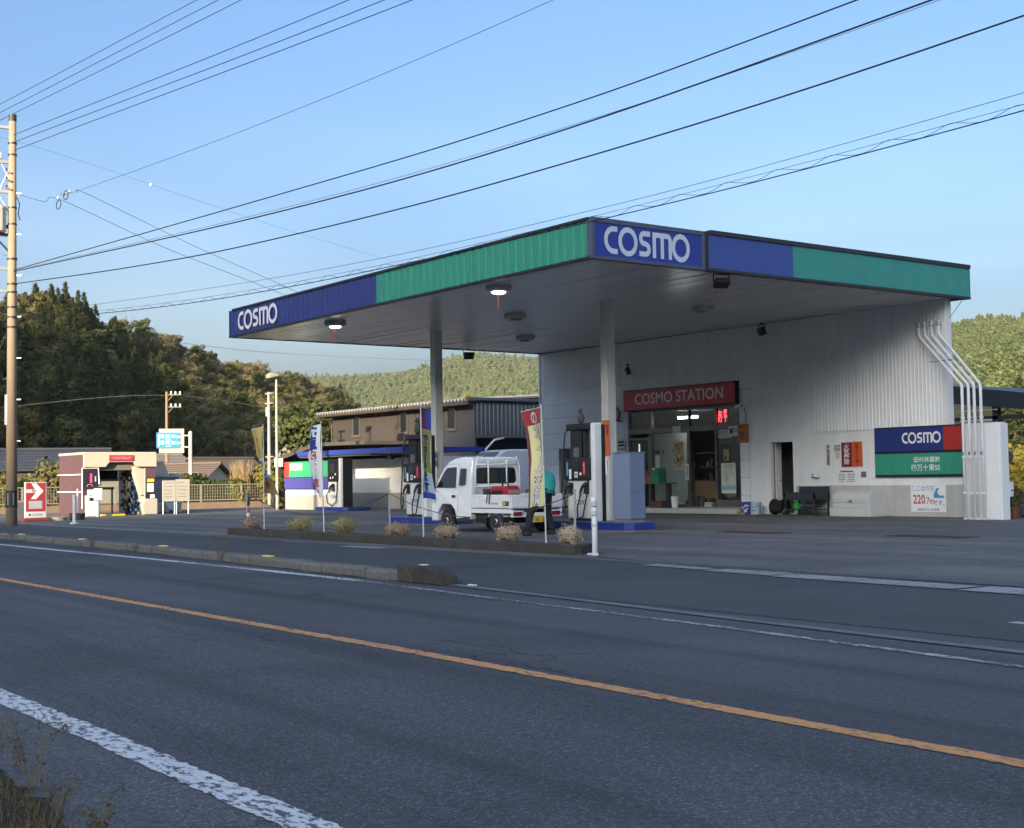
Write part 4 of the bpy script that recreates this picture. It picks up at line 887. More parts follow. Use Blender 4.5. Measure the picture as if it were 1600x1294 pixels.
# white storage box with curved lid
bx=thing('storage_box','pale grey storage box with a rounded lid against the wall','box',(-23.9,29.35,0)); bm_=pm('box_pale',(.52,.54,.53),.5,var=.06)
MB().box(-24.60,28.92,.0085,-23.20,29.74,.24).build('plinth',bm_,bx,bev=.012)
prof=[(28.97,.241),(28.97,.50)]+[(29.20+.23*math.cos(R(a)),.50+.20*math.sin(R(a))) for a in range(165,89,-15)]+[(29.45,.70),(29.66,.55),(29.73,.241)]
MB().prism(prof,'x',-24.52,-23.27).build('lid',bm_,bx,bev=.01); m=MB(); m.box(-24.0,28.955,.40,-23.86,28.97,.44); m.cyl((-23.90,28.97,.44),(-23.90,28.93,.44),.03,n=10); m.build('latch',steel,bx); MB().box(-24.515,28.963,.375,-23.275,28.972,.385).build('seam',grey,bx)

# ------------------------------------------------------------------ pillar, vent pipes
pi=thing('wing_wall','white rendered block wall at the right end of the station','wall',(-19.5,29,0)); MB().box(-20.0,28.55,.0085,-19.05,28.87,2.36).build('block',pm('render_white',(.76,.78,.80),.6,var=.06,streak=.15,dirt=.06),pi,bev=.015); MB().box(-19.048,28.57,.0085,-18.98,28.85,2.33).build('edge_board',white,pi)
ptop=[-22.02,-21.83,-21.62,-21.40]; pbot=[-19.95,-19.77,-19.61,-19.43]
ordn=['leftmost','second from left','third from left','rightmost']
for k in range(4):
    t=thing('vent_pipe',ordn[k]+' of the four white tank vent pipes','pipe',(pbot[k],28.47,0),'tank vent pipes')
    MB().tube([(pbot[k],28.46,.0085),(pbot[k],28.46,3.24),(pbot[k]-.04,28.49,3.32),(ptop[k]+.03,29.58,4.74),(ptop[k],29.6,4.84),(ptop[k],29.6,4.98)],.038,10).build('pipe',galv if False else pm('pipe_white',(.70,.72,.74),.4,var=.08,streak=.2),t,smooth=True)
    MB().lathe([(.06,0),(.07,.03),(.07,.12),(.05,.14)],(ptop[k],29.6,4.98),12).build('vent_cap',galv,t)
    m=MB()
    for z in (.62,1.5,2.46): m.lathe([(.046,0),(.05,.01),(.05,.05),(.046,.06)],(pbot[k],28.46,z),10)
    m.build('coupling',pm('pipe_white',(.70,.72,.74),.4),t); MB().obox((pbot[k],28.415,1.62),(.05,.01,.09)).build('tag',grey,t)
    MB().lathe([(.06,0),(.06,.03)],(pbot[k],28.46,.0087),10).build('foot_flange',white,t)
br=thing('pipe_bracket','steel bracket bar clamping the four vent pipes','bracket',(-19.7,28.45,2.4)); m=MB(); m.box(-20.05,28.48,2.40,-19.2,28.56,2.44); m.build('bar',galv,br); m=MB(); m.tube([(-21.25,29.0,4.0),(-20.5,28.98,4.0)],.02,6); m.tube([(-20.1,28.5,2.66),(-19.0,28.5,2.66)],.012,6); m.build('upper_bar',galv,br)
mr=thing('convex_mirror','black-backed mirror on a bent arm behind the white wall','mirror',(-19.24,29.1,1.3)); MB().cyl((-19.26,29.16,1.52),(-19.18,29.05,1.52),.15,.17,18).build('mirror_back',black,mr); MB().tube([(-19.30,29.0,1.30),(-19.22,29.05,1.22),(-19.16,29.08,1.24),(-19.2,29.1,1.38)],.02,6).build('arm',black,mr); MB().obox((-19.32,28.95,1.32),(.06,.16,.10)).build('bracket',dark,mr)
mt=thing('meter_box','small white meter box fixed behind the white wall','box',(-19.2,29.0,.6)); MB().box(-19.3,28.872,.55,-19.1,29.2,.92).build('case',white,mt,bev=.01); MB().box(-19.3,28.873,.94,-19.06,29.2,.97).build('hood',grey,mt); MB().box(-19.28,28.873,.42,-19.12,29.16,.548).build('base',dark,mt)
pp=thing('plant_pot','terracotta pot with a leafy plant beside the white wall','plant pot',(-19.22,29.35,0)); MB().lathe([(.11,0),(.16,.24),(.18,.24),(.18,.29),(.15,.29),(.14,.25)],(-19.22,29.35,.0085),16).build('pot',pm('terracotta',(.13,.055,.035),.8),pp)
s_=shrub('plant',(0,0,0),.5,.5,leaf_brd,77,'x',leaf=.035,n=14,per=34); s_.parent=pp; s_.location=(0,0,.24); s_.name='plant'
for kk in ('label','category'): del s_[kk]
gc=thing('grey_tank','low grey tank at the right edge beyond the plant pot','tank',(-18.6,31,0)); MB().prism([(30.2,.05),(31.6,.05),(31.6,.42),(31.4,.5),(30.4,.5),(30.2,.42)],'x',-19.7,-16.5).build('shell',pm('tank_grey',(.10,.12,.14),.5),gc,bev=.03); MB().box(-19.6,30.3,.008,-16.6,31.5,.05).build('skid',dark,gc)
# dark lean-to roof behind
lt=thing('carport','dark sloping lean-to roof on a post behind the right end','carport',(-24,38,0)); m=MB(); m.prism([(-27.0,4.05),(-20.6,3.15),(-20.6,2.72),(-27.0,3.45)],'y',36,36.12); m.build('fascia',pm('roof_navy',(.022,.028,.038),.5,streak=.3),lt); m=MB(); m.prism([(-27.0,4.04),(-20.6,3.14),(-20.6,3.08),(-27.0,3.98)],'y',36.12,44); m.build('roof_sheet',dark,lt); 
for px_ in (-24.3,-20.9): MB().box(px_-.09,36.3,-.02,px_+.09,36.48,3.2).build('post',pm('post_green',(.03,.05,.05),.6),lt)
MB().box(-27,36.3,2.75,-20.7,36.42,2.87).build('beam',dark,lt)

# ================================================================== canopy
CX0,CX1,CY0,CY1=-38.56,-20.98,17.57,30.3
cp=thing('canopy','large flat forecourt canopy with blue and green fascia','canopy',(-30,24,0))
FT=ST+.866
soff=pm('soffit_white',(.66,.68,.70),.26,var=.04,scale=.5,spec=.6,rv=.01)
bw=.30; nb=int((CY1-.25-(CY0+.08))/bw); b0=None; BL=(CX1-.10)-(CX0+.08)
for k in range(nb):
    if b0 is None: b0=MB().box(-BL/2,-bw/2+.004,-.015,BL/2,bw/2-.004,.015).build('soffit_board',soff,cp,shift=False); c=b0
    else: c=b0.copy(); COL.objects.link(c); c.parent=cp
    c.location=((CX0+.08+CX1-.10)/2+30, CY0+.08+(k+.5)*bw-24, ST+.037); c.rotation_euler=(random.gauss(0,.006),random.gauss(0,.0006),0)
MB().box(CX0+.06,CY0+.06,ST+.06,CX1-.06,CY1-.06,ST+.12).build('deck',dark,cp)
MB().box(CX0+.1,CY0+.1,FT-.2,CX1-.1,CY1-.1,FT-.12).build('roof_sheet',galv,cp)
ribbed('front_fascia_blue',CX0+.03,-29.66,ST+.06,FT-.05,CY0+.02,blue,cp,.29,.018)
ribbed('front_fascia_green',-29.66,CX1-.02,ST+.06,FT-.05,CY0+.02,green,cp,.29,.018)
m=MB(); m.box(CX0,CY0-.01,ST,CX1-.06,CY0+.10,ST+.055); m.box(CX0+.25,CY0-.03,FT-.06,CX1-.1,CY0+.08,FT); m.box(CX0-.02,CY0,ST,CX0+.03,CY1,ST+.06); m.box(CX0-.02,CY0,FT-.06,CX0+.03,CY1,FT-.03); m.box(CX0,CY0+.0,ST+.06,CX0+.028,CY0+.03,FT-.06); m.build('fascia_trim',black,cp)
MB().box(CX0,CY0+.05,ST+.06,CX0+.02,CY1,FT-.06).build('left_fascia',blue,cp); MB().box(CX0,CY1-.04,ST,CX1-.02,CY1,FT-.04).build('back_fascia',grey,cp)
logo(.56,lettering,cp,(-36.55,CY0-.026,ST+.44),XR,ZU,width=2.65)
# right side: lit sign box, then plain blue and green panels
fr_g=pm('sign_frame',(.10,.12,.18),.5,.3)
m=MB(); m.box(CX1-.16,CY0,FT-.10,CX1,20.80,FT); m.box(CX1-.16,CY0,ST,CX1,20.80,ST+.07); m.box(CX1-.16,CY0-.005,ST+.07,CX1,CY0+.09,FT-.10); m.box(CX1-.16,20.70,ST+.07,CX1,20.80,FT-.10); m.build('sign_frame',fr_g,cp,bev=.006)
MB().box(CX1-.14,CY0+.09,ST+.07,CX1-.02,20.70,FT-.10).build('sign_panel',pm('sign_blue_bright',(.020,.045,.30),.35,var=.1),cp)
logo(.58,pm('letter_side',(.58,.65,.74),.5,var=.04),cp,(CX1-.015,19.12,ST+.43),YR,ZU,width=2.42)
m=MB(); m.box(CX1-.10,20.86,FT-.075,CX1+.12,CY1,FT+.02); m.box(CX1-.1,20.86,ST-.01,CX1+.10,CY1,ST+.05); m.box(CX1-.12,20.80,ST,CX1+.02,20.88,FT); m.build('fascia_trim',dark,cp)
MB().box(CX1,20.88,ST+.05,CX1+.085,23.53,FT-.075).build('side_fascia_blue',blue_light,cp); MB().box(CX1,23.53,ST+.05,CX1+.083,CY1-.02,FT-.075).build('side_fascia_green',green_light,cp)
MB().box(CX1,CY1-.02,ST,CX1+.09,CY1,FT).build('corner_trim',dark,cp)
colm=pm('column_white',(.58,.60,.58),.5,var=.06,streak=.2,dirt=.05)
for cx_ in (-34.0,-26.02):
    c=MB().box(cx_-.135,22.24-.135,.2 if False else .0085,cx_+.135,22.24+.135,ST+.03).build('column',colm,cp,bev=.012)
# fixtures below the canopy
lit=emit('lamp_lit',(1.0,.93,.80),2.2)
ribbon=pm('ribbon_pink',(.6,.15,.15),.7)
for k,(lx,ly,on,lab) in enumerate([(-33.31,18.4,1,'lit round ceiling light near the left canopy corner'),(-25.28,18.3,1,'lit round ceiling light under the middle of the green fascia'),(-29.48,21.9,0,'unlit ceiling light between the two canopy columns'),(-33.96,25.6,0,'unlit ceiling light deep under the canopy behind left column'),(-25.66,25.3,0,'unlit ceiling light above the shop sign right of the column')]):
    t=thing('ceiling_light',lab,'light',(lx,ly,ST),'canopy ceiling lights'); MB().lathe([(.30,.02),(.31,-.06),(.26,-.12),(.20,-.12)],(lx,ly,ST),20).build('housing',pm('lamp_grey',(.45,.45,.44),.5),t); MB().lathe([(.13,-.122),(.17,-.14),(.14,-.165),(.05,-.175)],(lx,ly,ST),18).build('diffuser',lit if on else pm('lamp_off',(.45,.45,.43),.3),t,smooth=True)
    if on: MB().obox((lx,ly-.02,ST-.36),(.035,.012,.34),0,.06,.1).build('ribbon',ribbon,t)
def flood(x,y,z,aim,lab):
    t=thing('floodlight',lab,'floodlight',(x,y,z),'black floodlights'); a=Vector(aim).normalized(); c=Vector((x,y,z-.22))
    MB().obox(c,(.34,.12,.24),math.atan2(a.y,a.x)-math.pi/2,-math.asin(-a.z)).build('head',black,t,bev=.02)
    MB().obox(c+a*.065,(.28,.01,.18),math.atan2(a.y,a.x)-math.pi/2,-math.asin(-a.z)).build('lens',dark_glass,t)
    s=Vector((-a.y,a.x,0)).normalized()*.19; MB().tube([c+s,c+s+Vector((0,0,.2)),c-s+Vector((0,0,.2)),c-s],.016,6).build('yoke',black,t); MB().cyl((x,y,z-.03),(x,y,z+.02),.05,n=10).build('mount',dark,t)
flood(-38.0,26.2,ST-.02,(1,-.5,-.5),'floodlight under the left rear canopy edge beside the column'); flood(-21.1,21.4,ST,(.5,-.2,-.8),'floodlight hung below the blue sign panel on the right'); flood(-27.3,29.3,ST-.05,(-.3,-.8,-.4),'floodlight high on the ribbed wall above the red sign'); flood(-33.5,29.5,4.9,(-.5,-.8,-.3),'floodlight on the wall partly behind the right-hand column')
t=thing('guy_wire','short stay wire from the canopy corner to the wall','wire',(-21,30,5)); MB().tube([(-21.25,29.9,5.2),(-20.9,30.0,5.66)],.008,5).build('wire',dark,t)
# ================================================================== pump islands and pumps
isl_b=pm('island_blue',(.012,.035,.22),.45,var=.15,dirt=.1,streak=.1)
def island(x0,x1,y0,y1,lab):
    t=thing('pump_island',lab,'island',((x0+x1)/2,(y0+y1)/2,0),'blue pump islands'); c=.16
    P=[(x0+c,y0),(x1-c,y0),(x1,y0+c),(x1,y1-c),(x1-c,y1),(x0+c,y1),(x0,y1-c),(x0,y0+c)]
    MB().prism(P,'z',.03,.195).build('kerb_body',isl_b,t,bev=.015)
    q=.03; MB().prism([(x0+c+q,y0-q*.0+.0),(x1-c,y0-.02),(x1+.02,y0+c),(x1+.02,y1-c),(x1-c,y1+.02),(x0+c,y1+.02),(x0-.02,y1-c),(x0-.02,y0+c)],'z',.0087,.03).build('footing',concrete,t)
    MB().prism([(x0+c+.05,y0+.06),(x1-c-.05,y0+.06),(x1-.06,y0+c+.05),(x1-.06,y1-c-.05),(x1-c-.05,y1-.06),(x0+c+.05,y1-.06),(x0+.06,y1-c-.05),(x0+.06,y0+c+.05)],'z',.196,.2).build('top_slab',concrete,t)
island(-25.2,-21.62,18.98,19.88,'blue kerbed pump island at the right, carrying the grey cabinet'); island(-31.7,-28.6,18.98,19.88,'blue kerbed pump island left of the white truck')
hose_m=rubber; noz=pm('nozzle_black',(.02,.02,.022),.5); scr=pm('screen_dark',(.03,.035,.04),.15,spec=.7); pw=pm('pump_white',(.66,.67,.66),.4,var=.06,streak=.15,dirt=.05)
lab_r=pm('label_red',(.50,.03,.04),.5); lab_b=pm('label_blue',(.15,.35,.55),.5)
def fuel_pump(x0,y0,lab,bird):
    W=1.02; D=.27; x1=x0+W; y1=y0+D; zb=.2
    t=thing('fuel_pump',lab,'fuel pump',((x0+x1)/2,(y0+y1)/2,zb),'fuel pumps under the canopy')
    MB().box(x0+.08,y0+.03,zb,x1-.14,y1-.02,zb+.06).build('plinth',black,t)
    MB().box(x0+.02,y0+.01,zb+.06,x1-.16,y1,zb+.92).build('cabinet',pw,t,bev=.015)
    MB().box(x1-.155,y0,zb+.0,x1,y0+.20,zb+2.2).build('side_column',pm('pump_side',(.72,.73,.73),.35,var=.05),t,bev=.02)
    MB().box(x1-.10,y0+.202,zb,x1-.004,y1+.04,zb+2.16).build('side_back',black,t,bev=.01)
    MB().box(x0-.02,y0-.06,zb+.92,x1-.15,y1+.04,zb+1.42).build('display_head',black,t,bev=.03)
    MB().box(x0+.10,y0+.05,zb+1.42,x0+.50,y1-.02,zb+2.05).build('hose_tower',black,t)
    m=MB(); m.box(x0+.52,y0+.08,zb+1.42,x0+.565,y1-.05,zb+2.05); m.box(x1-.205,y0+.03,zb+1.42,x1-.157,y1-.02,zb+2.05); m.build('mast',dark,t)
    MB().box(x0-.0,y0-.01,zb+2.05,x1-.157,y1+.02,zb+2.2).build('top_bar',black,t,bev=.03)
    MB().box(x0+.20,y0+.038,zb+1.44,x0+.42,y0+.05,zb+1.66).build('tower_screen',pm('screen_grey',(.10,.11,.12),.25),t)
    y=y0-.062
    MB().box(x0+.28,y-.004,zb+1.12,x0+.52,y,zb+1.36).build('screen',scr,t); MB().box(x0+.08,y-.004,zb+1.02,x0+.13,y,zb+1.33).build('price_label',lab_b,t); MB().box(x0+.66,y-.004,zb+1.04,x0+.75,y,zb+1.34).build('price_label',lab_r,t)
    MB().box(x0+.17,y-.004,zb+.95,x0+.25,y,zb+1.17).build('card_reader',white_clean,t); MB().box(x0+.37,y-.005,zb+.98,x0+.47,y,zb+1.11).build('receipt_slot',white_clean,t); MB().box(x0+.395,y-.007,zb+1.01,x0+.445,y-.005,zb+1.08).build('slot_mark',dark,t); MB().cyl((x0+.58,y-.01,zb+1.06),(x0+.58,y,zb+1.06),.035,n=12).build('button',white_clean,t)
    vtxt('レギュラー',.05,lettering,t,(x0+.705,y-.006,zb+1.19),XR,ZU,ls=.9)
    for sx in (x0+.13,x0+.68):   # nozzle boots
        MB().prism([(sx-.08,zb+.62),(sx+.10,zb+.60),(sx+.10,zb+.86),(sx-.02,zb+.88)],'y',y0-.01,y0+.012).build('nozzle_boot',dark,t)
        n=MB(); n.tube([(sx+.08,y0-.05,zb+.86),(sx+.02,y0-.09,zb+.80),(sx-.05,y0-.10,zb+.70),(sx-.09,y0-.10,zb+.60)],[.035,.04,.032,.022],8); n.tube([(sx+.02,y0-.13,zb+.80),(sx+.06,y0-.16,zb+.70),(sx-.02,y0-.14,zb+.64)],.010,5); n.build('nozzle',noz,t,smooth=True)
    # hoses from the top bar down and around
    MB().tube([(x0+.0,y0+.06,zb+2.12),(x0-.04,y0+.0,zb+1.95),(x0-.05,y0-.05,zb+1.5),(x0-.05,y0-.08,zb+.9),(x0-.08,y0-.10,zb+.45),(x0-.02,y0-.12,zb+.20),(x0+.10,y0-.13,zb+.32),(x0+.06,y0-.12,zb+.55)],.018,7).build('hose',hose_m,t,smooth=True)
    MB().tube([(x0+.80,y0-.03,zb+.92),(x0+.78,y0-.07,zb+.55),(x0+.68,y0-.10,zb+.10),(x0+.52,y0-.11,zb+.06),(x0+.50,y0-.11,zb+.30),(x0+.62,y0-.11,zb+.60)],.018,7).build('hose',hose_m,t,smooth=True)
    logo(.10,ink,t,(x0+.45,y0+.006,zb+.42),XR,ZU,width=.42,w=.14)
    if bird:
        b=thing('bird_decoy',bird[0],'decoy',(bird[1],y0+.1,zb+2.2)); bx_=bird[1]; by=y0+.1; s=bird[2]
        dk=pm('decoy_grey',(.05,.05,.05),.7,var=.3)
        MB().lathe([(.03*s,0),(.075*s,.05*s),(.085*s,.14*s),(.06*s,.24*s),(.045*s,.28*s)],(bx_,by,zb+2.2),12).build('body',dk,b,smooth=True); MB().ball((bx_-.015*s,by-.01,zb+2.2+.32*s),(.055*s,.05*s,.055*s),10,7).build('head',dk,b,smooth=True)
        m=MB(); 
        for sg_ in (-1,1): m.prism([(bx_+sg_*.045*s-.012*s,zb+2.2+.35*s),(bx_+sg_*.045*s+.012*s,zb+2.2+.35*s),(bx_+sg_*.055*s,zb+2.2+.41*s)],'y',by-.02,by)
        m.prism([(bx_-.02*s,zb+2.2+.32*s),(bx_+.0,zb+2.2+.32*s),(bx_-.02*s,zb+2.2+.29*s)],'y',by-.08*s,by-.04*s); m.build('ears_and_beak',dk,b)
        for sg_ in (-1,1): MB().ball((bx_+sg_*.075*s,by+.01,zb+2.2+.14*s),(.02*s,.05*s,.11*s),8,6).build('wing',dk,b)
    return t
fuel_pump(-23.98,19.2,'tall black and white fuel pump on the island in front of the shop',('small owl figurine on top of the right-hand fuel pump',-23.55,.85)); fuel_pump(-30.95,19.2,'tall fuel pump on the island left of the truck, partly behind a flag',('dark hawk decoy perched on the left-hand fuel pump',-30.45,1.15))
cb=thing('equipment_cabinet','blue-grey upright metal cabinet on the right pump island','cabinet',(-22.2,19.5,.2)); cbm=pm('cabinet_blue',(.17,.22,.31),.45,var=.08,streak=.15); MB().box(-22.46,19.27,.26,-21.9,19.72,1.70).build('body',cbm,cb,bev=.01); MB().box(-22.44,19.29,.2,-21.92,19.70,.26).build('base',grey,cb); MB().box(-21.9,19.29,.27,-21.886,19.70,1.69).build('door',pm('cabinet_blue2',(.14,.19,.29),.4),cb,bev=.004); MB().cyl((-21.886,19.38,.86),(-21.865,19.38,.86),.028,n=12).build('lock',steel,cb); MB().box(-22.48,19.25,1.70,-21.88,19.74,1.72).build('lid',cbm,cb)
# squeegee pole and white post by the column
t=thing('squeegee','long-handled squeegee leaning behind the right fuel pump','squeegee',(-22.6,19.7,.2)); MB().tube([(-22.62,19.75,.22),(-22.95,19.80,1.35)],.016,6).build('handle',steel,t); MB().obox((-22.60,19.75,.24),(.22,.05,.06)).build('blade',rubber,t)
t=thing('rail','white and steel hand rail beside the grey cabinet','rail',(-22.5,19.8,.2)); m=MB(); m.tube([(-22.7,19.8,1.25),(-22.1,19.8,1.25)],.02,6); m.tube([(-22.15,19.8,.2),(-22.15,19.8,1.9)],.02,6); m.tube([(-22.7,19.8,.2),(-22.7,19.8,1.25)],.02,6); m.build('tube',white_clean,t)
t=thing('orange_notice','orange vertical notice with black characters on the right column','notice',(-26.02,22.09,1.9)); MB().box(-26.10,22.085,1.72,-25.84,22.10,2.62).build('plate',pm('orange_notice',(.60,.12,.03),.5),t); vtxt('給油中',.10,ink,t,(-25.91,22.082,2.36),XR,ZU,bold=.02,ls=.9); vtxt('エンジン停止',.10,ink,t,(-26.03,22.082,2.17),XR,ZU,bold=.02,ls=.9)
t=thing('white_notice','white plastic holder on the column below the orange notice','notice',(-26.02,22.08,1.3)); MB().box(-26.12,22.04,1.22,-25.93,22.10,1.66).build('holder',white_clean,t,bev=.02)
t=thing('column_notice','small blue and white notice plate on the left column','notice',(-34,22.1,1.9)); MB().box(-34.12,22.083,1.55,-33.80,22.10,2.05).build('plate',pm('notice_teal',(.25,.42,.48),.5),t); m=MB(); 
for k in range(4): m.box(-34.10+.16*(k%2),22.079,1.60+.22*(k//2),-33.97+.16*(k%2),22.083,1.76+.22*(k//2))
m.build('print',dark,t)

# ================================================================== kei truck
def wheel(parent, c, r, w, near=-1):
    def lathe_y(prof,n=22):
        mb=MB(); vs=[(c[0]+a*math.cos(2*math.pi*k/n),c[1]+y,c[2]+a*math.sin(2*math.pi*k/n)) for a,y in prof for k in range(n)]
        fs=[(i*n+k,(i+1)*n+k,(i+1)*n+(k+1)%n,i*n+(k+1)%n) for i in range(len(prof)-1) for k in range(n)]; fs.append(tuple(range(n))); fs.append(tuple((len(prof)-1)*n+k for k in range(n-1,-1,-1))); return mb.add(vs,fs)
    h=w/2; wl_=lathe_y([(r*.62,-h),(r*.92,-h),(r,-h*.75),(r,h*.75),(r*.92,h),(r*.62,h)]).build('wheel',rubber,parent)
    s=near; lathe_y([(r*.66,s*(h-.03)),(r*.66,s*(h-.004)),(r*.6,s*(h+.002)),(r*.52,s*(h-.03)),(r*.30,s*(h-.005)),(r*.16,s*(h+.02)),(r*.15,s*(h-.01)) ] if s>0 else [(r*.66,s*(h-.03)),(r*.66,s*(h-.004)),(r*.6,s*(h+.002)),(r*.52,s*(h-.03)),(r*.30,s*(h-.005)),(r*.16,s*(h+.02)),(r*.15,s*(h-.01))]).build('rim',steel,wl_)
    m=MB()
    for k in range(8): a=2*math.pi*k/8; m.obox((c[0]+r*.45*math.cos(a),c[1]+s*(h-.012),c[2]+r*.45*math.sin(a)),(.035,.01,.035),0,0,-a)
    m.build('rim_hole',black,wl_)
    return wl_
tw=pm('truck_white',(.78,.80,.80),.25,var=.03,coat=.5); RX,RY=-22.9,16.8; L_,W_=3.08,1.41
tk=thing('kei_truck','small white pickup truck refuelling beside the left pump','truck',(RX-1.5,RY+.7,0))
def TW(X,Y,Z): return (RX-X,RY+Y,Z)
def inset(Z): return 0 if Z<.98 else (Z-.98)*.16
prof=[(1.5,.30),(2.05,.24),(2.10,.50),(2.28,.62),(2.62,.62),(2.80,.46),(2.84,.24),(3.02,.26),(3.06,.40),(3.08,.62),(3.05,.86),(2.98,.98),(2.62,1.46),(2.46,1.58),(2.2,1.655),(1.85,1.68),(1.60,1.66),(1.52,1.60),(1.50,1.3)]
mb=MB(); n=len(prof)
vs=[TW(x,inset(z),z) for x,z in prof]+[TW(x,W_-inset(z),z) for x,z in prof]
mb.add(vs,[tuple(range(n)),tuple(range(2*n-1,n-1,-1))]+[(i,n+i,n+(i+1)%n,(i+1)%n) for i in range(n)]); cab=mb.build('cab',tw,tk,bev=.03,seg=3)
def side_poly(pts,offy,name,mat,parent,near=True,th=.012):
    def P(x,z,d): return TW(x,(inset(z)-d) if near else (W_-inset(z)+d),z)
    k=len(pts); m=MB(); m.add([P(x,z,offy) for x,z in pts]+[P(x,z,offy-th) for x,z in pts],[tuple(range(k)),tuple(range(2*k-1,k-1,-1))]+[(i,k+i,k+(i+1)%k,(i+1)%k) for i in range(k)]); return m.build(name,mat,parent)
for nr in (True,False):
    d=side_poly([(2.00,.40),(2.03,.34),(2.10,.52),(2.28,.655),(2.58,.655),(2.70,.90),(2.94,.96),(2.60,1.44),(2.46,1.52),(2.02,1.52),(1.99,1.40)],.006,'door',tw,tk,nr)
    side_poly([(2.84,1.00),(2.58,1.36),(2.48,1.44),(2.10,1.46),(2.08,1.00)],.010,'door_window',dark_glass,d,nr); side_poly([(2.08,.78),(2.20,.78),(2.20,.83),(2.08,.83)],.02,'door_handle',black,d,nr)
    side_poly([(1.70,1.06),(1.94,1.04),(1.95,1.42),(1.72,1.42)],.005,'quarter_window',dark_glass,tk,nr)
    sm=MB(); outl=[(2.005,.40),(1.995,1.40),(2.025,1.525),(2.46,1.525),(2.605,1.445),(2.945,.962)]
    for a_,b_ in zip(outl[:-1],outl[1:]):
        ya=(lambda z_: (inset(z_)-.0045) if nr else (W_-inset(z_)+.0045)); sm.tube([TW(a_[0],ya(a_[1]),a_[1]),TW(b_[0],ya(b_[1]),b_[1])],.006,4)
    sm.build('door_seam',grey,tk); side_poly([(1.52,.30),(2.04,.25),(2.05,.31),(1.52,.36)],.006,'side_sill',dark,tk,nr)
    side_poly([(2.85,.66),(3.06,.66),(3.05,.86),(2.92,.86)],.004,'headlight',pm('lamp_clear',(.55,.58,.6),.15),tk,nr)
    yb=-.16 if nr else W_+.03
    m=MB(); m.box(*TW(2.92,yb,.98),*TW(2.82,yb+.13,1.17)); o=m.build('mirror',black,tk,bev=.02)
    MB().tube([TW(2.84,.0 if nr else W_,1.0),TW(2.87,yb+.06,1.04)],.012,5).build('mirror_arm',black,o)
# windscreen and rear window
def wpoly(pts,name,mat,parent,th=(0,0,0)): return MB().poly([TW(*p) for p in pts]).build(name,mat,parent)
wpoly([(2.965,.10,1.03),(2.965,W_-.10,1.03),(2.66,W_-.16,1.445),(2.66,.16,1.445)],'windscreen',dark_glass,tk)
wpoly([(1.492,.20,1.08),(1.492,.14,1.14),(1.496,.16,1.38),(1.497,.22,1.43),(1.497,W_-.22,1.43),(1.496,W_-.16,1.38),(1.492,W_-.14,1.14),(1.492,W_-.20,1.08)],'rear_window',dark_glass,tk)
MB().box(*TW(3.085,.15,.40),*TW(3.07,W_-.15,.55)).build('grille',black,tk); MB().box(*TW(3.10,.03,.24),*TW(3.0,W_-.03,.38)).build('bumper',tw,tk,bev=.02)
# bed
MB().box(*TW(0.0,.03,.53),*TW(1.5,W_-.03,.57)).build('bed_floor',pm('bed_grey',(.30,.31,.31),.6,dirt=.3),tk)
for nm,a,b in (('side_gate',(0.02,0,.55),(1.46,.03,.84)),('side_gate',(0.02,W_-.03,.55),(1.46,W_,.84)),('tailgate',(-.02,.02,.55),(.015,W_-.02,.84))):
    gts=MB().box(*TW(*a),*TW(*b)).build(nm,tw,tk,bev=.008)
    m=MB()
    if nm=='side_gate':
        s=-.006 if a[1]==0 else W_+.002
        m.box(*TW(.02,s,.80),*TW(1.46,s+.006,.825)); m.box(*TW(.02,s,.57),*TW(1.46,s+.006,.60)); 
    else: m.box(*TW(-.03,.1,.80),*TW(-.02,W_-.1,.825)); m.box(*TW(-.03,.1,.58),*TW(-.02,W_-.1,.61)); m.box(*TW(-.032,.6,.68),*TW(-.02,.85,.74))
    m.build('rib',tw,gts)
m=MB()
for yy_ in (.02,W_-.08):
    m.box(*TW(.0,yy_,.44),*TW(1.5,yy_+.06,.53))
m.build('lower_rail',tw,tk,bev=.006)
m=MB(); m.box(*TW(.05,.42,.30),*TW(2.9,.50,.42)); m.box(*TW(.05,.92,.30),*TW(2.9,1.0,.42)); m.box(*TW(.15,.2,.36),*TW(.22,1.2,.42)); m.build('chassis',black,tk)
MB().box(*TW(1.0,.08,.22),*TW(1.42,.36,.42)).build('fuel_tank',black,tk,bev=.02); MB().box(*TW(.95,.8,.2),*TW(1.4,1.3,.42)).build('battery_box',dark,tk,bev=.02)
rearlamp=pm('lamp_red',(.28,.01,.02),.2)
for yy_ in (.06,W_-.32):
    h=MB().box(*TW(-.03,yy_-.03,.36),*TW(.05,yy_+.29,.50)).build('lamp_housing',tw,tk,bev=.01); MB().box(*TW(-.038,yy_,.385),*TW(-.028,yy_+.22,.475)).build('tail_lamp',rearlamp,h); MB().cyl(TW(-.04,yy_+.255,.43),TW(-.03,yy_+.255,.43),.018,n=8).build('reflector',black,h)
MB().box(*TW(-.02,.34,.36),*TW(.03,W_-.34,.45)).build('rear_bumper',tw,tk); pt=MB().box(*TW(-.035,.55,.24),*TW(-.022,.85,.38)).build('number_plate',pm('plate_yellow',(.60,.45,.05),.5),tk); txt('61',.10,ink,pt,TW(-.0365,.70,.30),(0,1,0),ZU,bold=.02)
stk=MB().box(*TW(.05,-.008,.60),*TW(.28,-.002,.70)).build('sticker',black,tk); MB().box(*TW(.17,-.0105,.615),*TW(.26,-.008,.685)).build('sticker_mark',pm('plate_yellow',(.60,.45,.05),.5),stk); txt('E',.08,pm('plate_yellow',(.6,.45,.05)),stk,TW(.10,-.010,.65),XR,ZU,bold=.02)
txt('KC 4WD',.06,grey,tk,TW(.55,-.008,.645),XR,ZU,bold=.02)
for X,Y in ((.57,.10),(2.47,.10)): wheel(tk,TW(X,Y,.262),.262,.15,-1)
